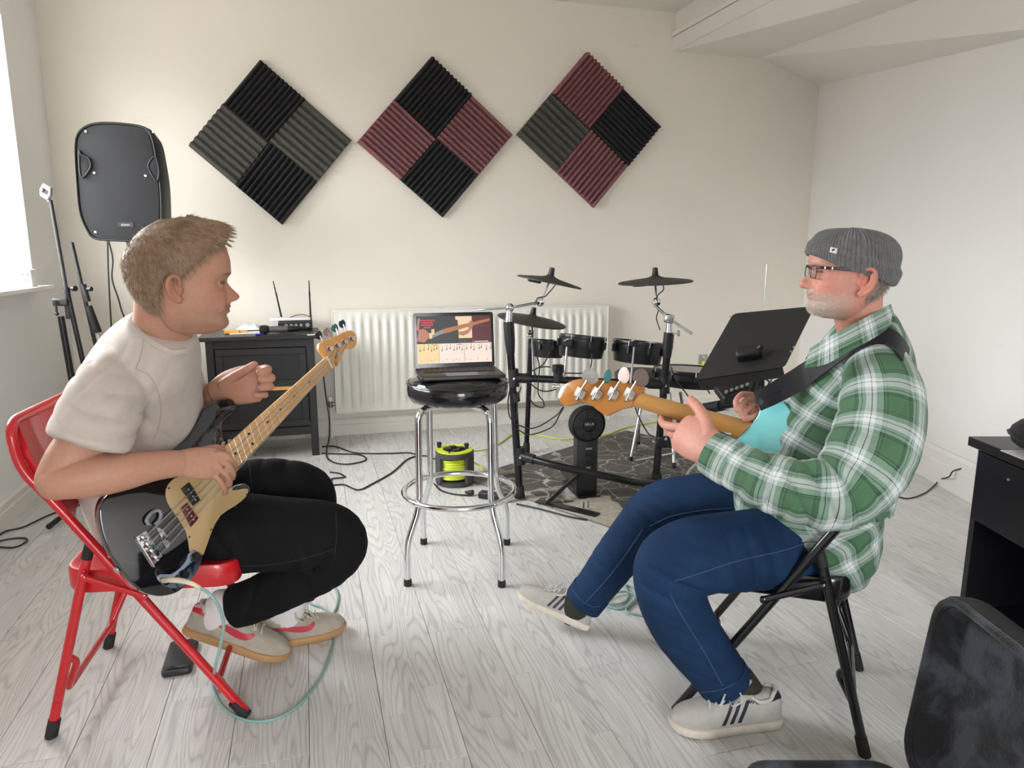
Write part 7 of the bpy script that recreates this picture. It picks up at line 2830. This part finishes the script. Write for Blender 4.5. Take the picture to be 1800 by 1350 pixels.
# collar, near and far wings
def uvband(name, top_, bot_, th, m, parent, k=30):
    a, b = rails(top_, bot_, k)
    A3, B3 = np.array([P(*q_) for q_ in a]), np.array([P(*q_) for q_ in b])
    V, F, W = [], [], []
    s = np.r_[0, np.cumsum(np.linalg.norm(np.diff(A3, axis=0), axis=1))]
    nr = 7
    for i in range(k):
        for layer in (0, 1):
            for j in range(nr):
                e = j / (nr - 1)
                q_ = A3[i] * (1 - e) + B3[i] * e
                bulge = math.sin(e * math.pi) * .006
                d_ = unit(EYE - q_)
                V.append(q_ + d_ * (bulge + (th if layer else 0)))
                W.append((s[i], e * np.linalg.norm(A3[i] - B3[i]), 0))
    st = nr * 2
    for i in range(k - 1):
        for j in range(nr - 1):
            a0 = i * st + j
            F.append((a0, a0 + 1, a0 + st + 1, a0 + st))
            F.append((a0 + nr, a0 + nr + st, a0 + nr + st + 1, a0 + nr + 1))
        for j in (0, nr - 1):
            a0 = i * st + j
            F.append((a0, a0 + st, a0 + st + nr, a0 + nr))
    for i in (0, k - 1):
        for j in range(nr - 1):
            a0 = i * st + j
            F.append((a0, a0 + nr, a0 + nr + 1, a0 + 1))
    o = fixn(MB().add(V, F).build(name, m, parent, angle=60))
    at2 = o.data.attributes.new('weave', 'FLOAT_VECTOR', 'POINT')
    at2.data.foreach_set('vector', np.array(W, dtype=float).ravel())
    return o


uvband('collar', [(1566, 534, 1.765), (1553, 541, 1.715), (1525, 556, 1.675), (1490, 575, 1.665), (1455, 593, 1.675), (1424, 612, 1.70)],
       [(1574, 560, 1.77), (1560, 578, 1.69), (1530, 598, 1.645), (1492, 618, 1.635), (1452, 640, 1.65), (1413, 647, 1.69)], .004, plaid, pr)
uvband('collar', [(1566, 534, 1.77), (1545, 545, 1.81), (1500, 572, 1.83), (1450, 598, 1.80), (1426, 612, 1.77)],
       [(1574, 558, 1.78), (1550, 565, 1.84), (1500, 592, 1.86), (1445, 618, 1.83), (1415, 632, 1.79)], .004, plaid, pr)

# ------------------------------------------------------------------ guitar strap over the shoulder
up_e = [(1324, 690), (1350, 676), (1388, 654), (1420, 634), (1455, 611), (1490, 588), (1522, 575), (1552, 574), (1576, 585), (1592, 604)]
lo_e = [(1337, 722), (1366, 710), (1404, 690), (1438, 666), (1470, 642), (1504, 617), (1534, 605), (1556, 605), (1573, 616), (1584, 632)]
a, b = rails(up_e, lo_e, 60)


def depthfit(q_):
    out = []
    for px_, py_ in q_:
        h_ = onto(bvs, px_, py_, .0)
        out.append(h_[1] if h_ is not None and h_[1] < 1.95 else np.nan)
    out = np.array(out)
    idx_ = np.arange(len(out))
    ok_ = ~np.isnan(out)
    out = np.interp(idx_, idx_[ok_], out[ok_])
    for _ in range(12):
        out[1:-1] = np.minimum(out[1:-1], (out[:-2] + 2 * out[1:-1] + out[2:]) / 4)
    return out - .010


da, db = depthfit(a), depthfit(b)
da[:18] = np.linspace(1.80, da[18], 18)
db[:18] = np.linspace(1.795, db[18], 18)
A3 = [P(px_, py_, y_) for (px_, py_), y_ in zip(a, da)]
B3 = [P(px_, py_, y_) for (px_, py_), y_ in zip(b, db)]
A3 += [P(1602, 624, float(da[-1]) + .07), P(1608, 650, float(da[-1]) + .15), P(1607, 682, float(da[-1]) + .24)]
B3 += [P(1592, 648, float(db[-1]) + .06), P(1599, 672, float(db[-1]) + .14), P(1600, 704, float(db[-1]) + .23)]
sr = thing('guitar_strap', A3[0], 'black guitar strap over the plaid shoulder', 'strap')
V, F = band(A3, B3, .0035)
fixn(MB().add(V, F).build('webbing', mat('black_webbing', (.010, .011, .016), .55, var=.15, bump=.3, bscale=500), sr))
k1, k2 = 14, 0
leath = mat('black_leather', (.014, .015, .021), .38, var=.2, bump=.2, bscale=200)
Ae = [A3[i] + unit(EYE - A3[i]) * .004 for i in range(0, 22)]
Be = [B3[i] + unit(EYE - B3[i]) * .004 for i in range(0, 22)]
V, F = band(Ae, Be, .0025)
fixn(MB().add(V, F).build('leather_end', leath, sr, bevel=.001))
pb_ = P(1335, 706, float(da[1]) - .008)
MB().lathe(pb_, unit(EYE - pb_), [(.006, -.004), (.005, .004), (.009, .006), (.009, .010), (0, .011)], 16).build('strap_button', black, sr)
sl = [Ae[j] * .5 + Be[j] * .5 + unit(EYE - Ae[j]) * .004 for j in range(2, 10)]
MB().tube(sl, .0016, 6).build('slot', black, sr)

# ------------------------------------------------------------------ jeans
jeans_p = [loft([K(1478, 962, 1.84, 48, .10), K(1445, 952, 1.82, 70, .105), K(1390, 958, 1.79, 72, .095), K(1300, 968, 1.745, 69, .088), K(1215, 978, 1.715, 68, .080), K(1176, 1000, 1.705, 62, .073), K(1180, 1050, 1.71, 60, .068), K(1205, 1105, 1.72, 57, .064), K(1240, 1152, 1.73, 52, .060), K(1273, 1196, 1.74, 47, .056)], capk=.08),
           loft([K(1460, 925, 1.95, 55, .10), K(1420, 900, 1.97, 62, .092), K(1320, 886, 2.01, 57, .085), K(1220, 887, 2.055, 53, .078), K(1160, 896, 2.08, 48, .070), K(1125, 928, 2.10, 43, .063), K(1085, 980, 2.13, 40, .057), K(1055, 1020, 2.16, 36.5, .053), K(1030, 1052, 2.185, 34, .050)], capk=.08)]
me = remesh([(a_, b_) for a_, b_, _ in jeans_p], .0055, 5, .5, 'jeans')
folds(me, P(1200, 1030, 1.62), (.5, 0, 1), .05, .0065, .09, .3)
folds(me, P(1330, 1010, 1.66), (1, 0, .2), .05, .005, .10)
folds(me, P(1150, 920, 2.02), (.5, 0, 1), .045, .006, .09)
folds(me, P(1240, 1170, 1.62), (.5, 0, 1), .05, .0035, .09, 1)
folds(me, P(1060, 1000, 2.06), (.6, 0, 1), .05, .003, .09, 1)
grain(me, .0018, 32, 9)
denim = bpy.data.materials.new('blue_denim')
denim.use_nodes = True
t = NT(denim)
tc = t.n('TexCoord').outputs['Object']
n1 = t.n('TexNoise', Scale=6.0, Detail=3)
t.l(tc, n1.inputs['Vector'])
n2 = t.n('TexNoise', Scale=520.0, Detail=2)
t.l(tc, n2.inputs['Vector'])
cA = t.ramp(n1.outputs['Fac'], [(.3, (.0055, .020, .060)), (.7, (.013, .044, .115))])
t.l(t.mix(.7, cA, t.ramp(n2.outputs['Fac'], [(.35, (.55, .55, .6)), (.65, (1.0, 1.0, 1.0))]), 'MULTIPLY'), t.b.inputs['Base Color'])
t.b.inputs['Roughness'].default_value = .82
t.b.inputs['Specular IOR Level'].default_value = .2
bp = t.n('Bump', Strength=.35, Distance=.001)
t.l(n2.outputs['Fac'], bp.inputs['Height'])
t.l(bp.outputs['Normal'], t.b.inputs['Normal'])
parented('jeans', me, denim, pr)
bvj = bvh_of(me)
stitch = mat('pale_blue_stitch', (.055, .09, .16), .8)
for pts in ([(1440, 945), (1380, 967), (1300, 985), (1230, 1008), (1185, 1022)], [(1178, 1045), (1200, 1085), (1240, 1150), (1270, 1205)], [(1285, 893), (1230, 898), (1180, 908), (1142, 925)], [(1130, 930), (1100, 975), (1065, 1020), (1030, 1058)],
            [(1232, 1217), (1268, 1212), (1300, 1196), (1320, 1172)], [(1003, 1032), (1018, 1052), (1040, 1066), (1056, 1065)]):
    q = [onto(bvj, *w_, .0008) for w_ in crom(pts, 8)]
    q = [w_ for w_ in q if w_ is not None]
    if len(q) > 3:
        MB().tube(q, .0011, 6).build('seam', stitch, pr)
# rolled hems
for ks in ([K(1266, 1186, 1.738, 49, .058), K(1279, 1205, 1.742, 48, .057)], [K(1040, 1039, 2.177, 36, .052), K(1025, 1059, 2.19, 35, .051)]):
    a_, b_, _ = loft(ks, 40, 3, capk=.05)
    fixn(MB().add(a_, b_).build('hem', denim, pr))

sockd = mat('dark_olive_sock', (.030, .027, .020), .9, var=.25, vscale=120, bump=.6, bscale=300)
for ks in ([K(1296, 1196, 1.745, 31, .042), K(1316, 1221, 1.75, 29, .037), K(1332, 1243, 1.755, 26, .030), K(1336, 1255, 1.757, 20, .024)], [K(1022, 1054, 2.19, 25, .038), K(1011, 1069, 2.205, 23, .033), K(1005, 1080, 2.215, 20, .027), K(1005, 1090, 2.22, 16, .022)]):
    a_, b_, _ = loft(ks, 24, 5)
    MB().add(a_, b_).build('sock', sockd, pr)
greyl = mat('grey_suede', (.42, .40, .37), .8, var=.08, vscale=40, bump=.25, bscale=400)
whites = mat('off_white_sole', (.62, .56, .48), .6, var=.12, vscale=30)
navy = mat('navy_leather', (.018, .020, .032), .5)
lacew = mat('pale_grey_lace', (.50, .49, .48), .8)
h1, t1 = G(1374, 1284), G(1184, 1303)
h1 = h1 + np.array([0, .035, 0])
t1 = t1 + np.array([0, .045, 0])
make_shoe(pr, 'pale grey trainer with dark stripes, flat on the floor', h1, t1, (0, 0, 1), whites, greyl, navy, mat('pale_leather', (.50, .48, .45), .6), 'stripes', lacew, greyl, 1.07, [('SAMBA', .27, .25, .013), ('adidas', .44, .36, .012)])
h2, t2 = P(1032, 1115, 2.20), P(908, 1050, 2.27)
h2[2] = max(h2[2], .012)
make_shoe(pr, 'pale grey trainer with dark stripes, toe raised', h2, t2, (.45, .1, 1), whites, greyl, navy, greyl, 'stripes', lacew, greyl, .95)
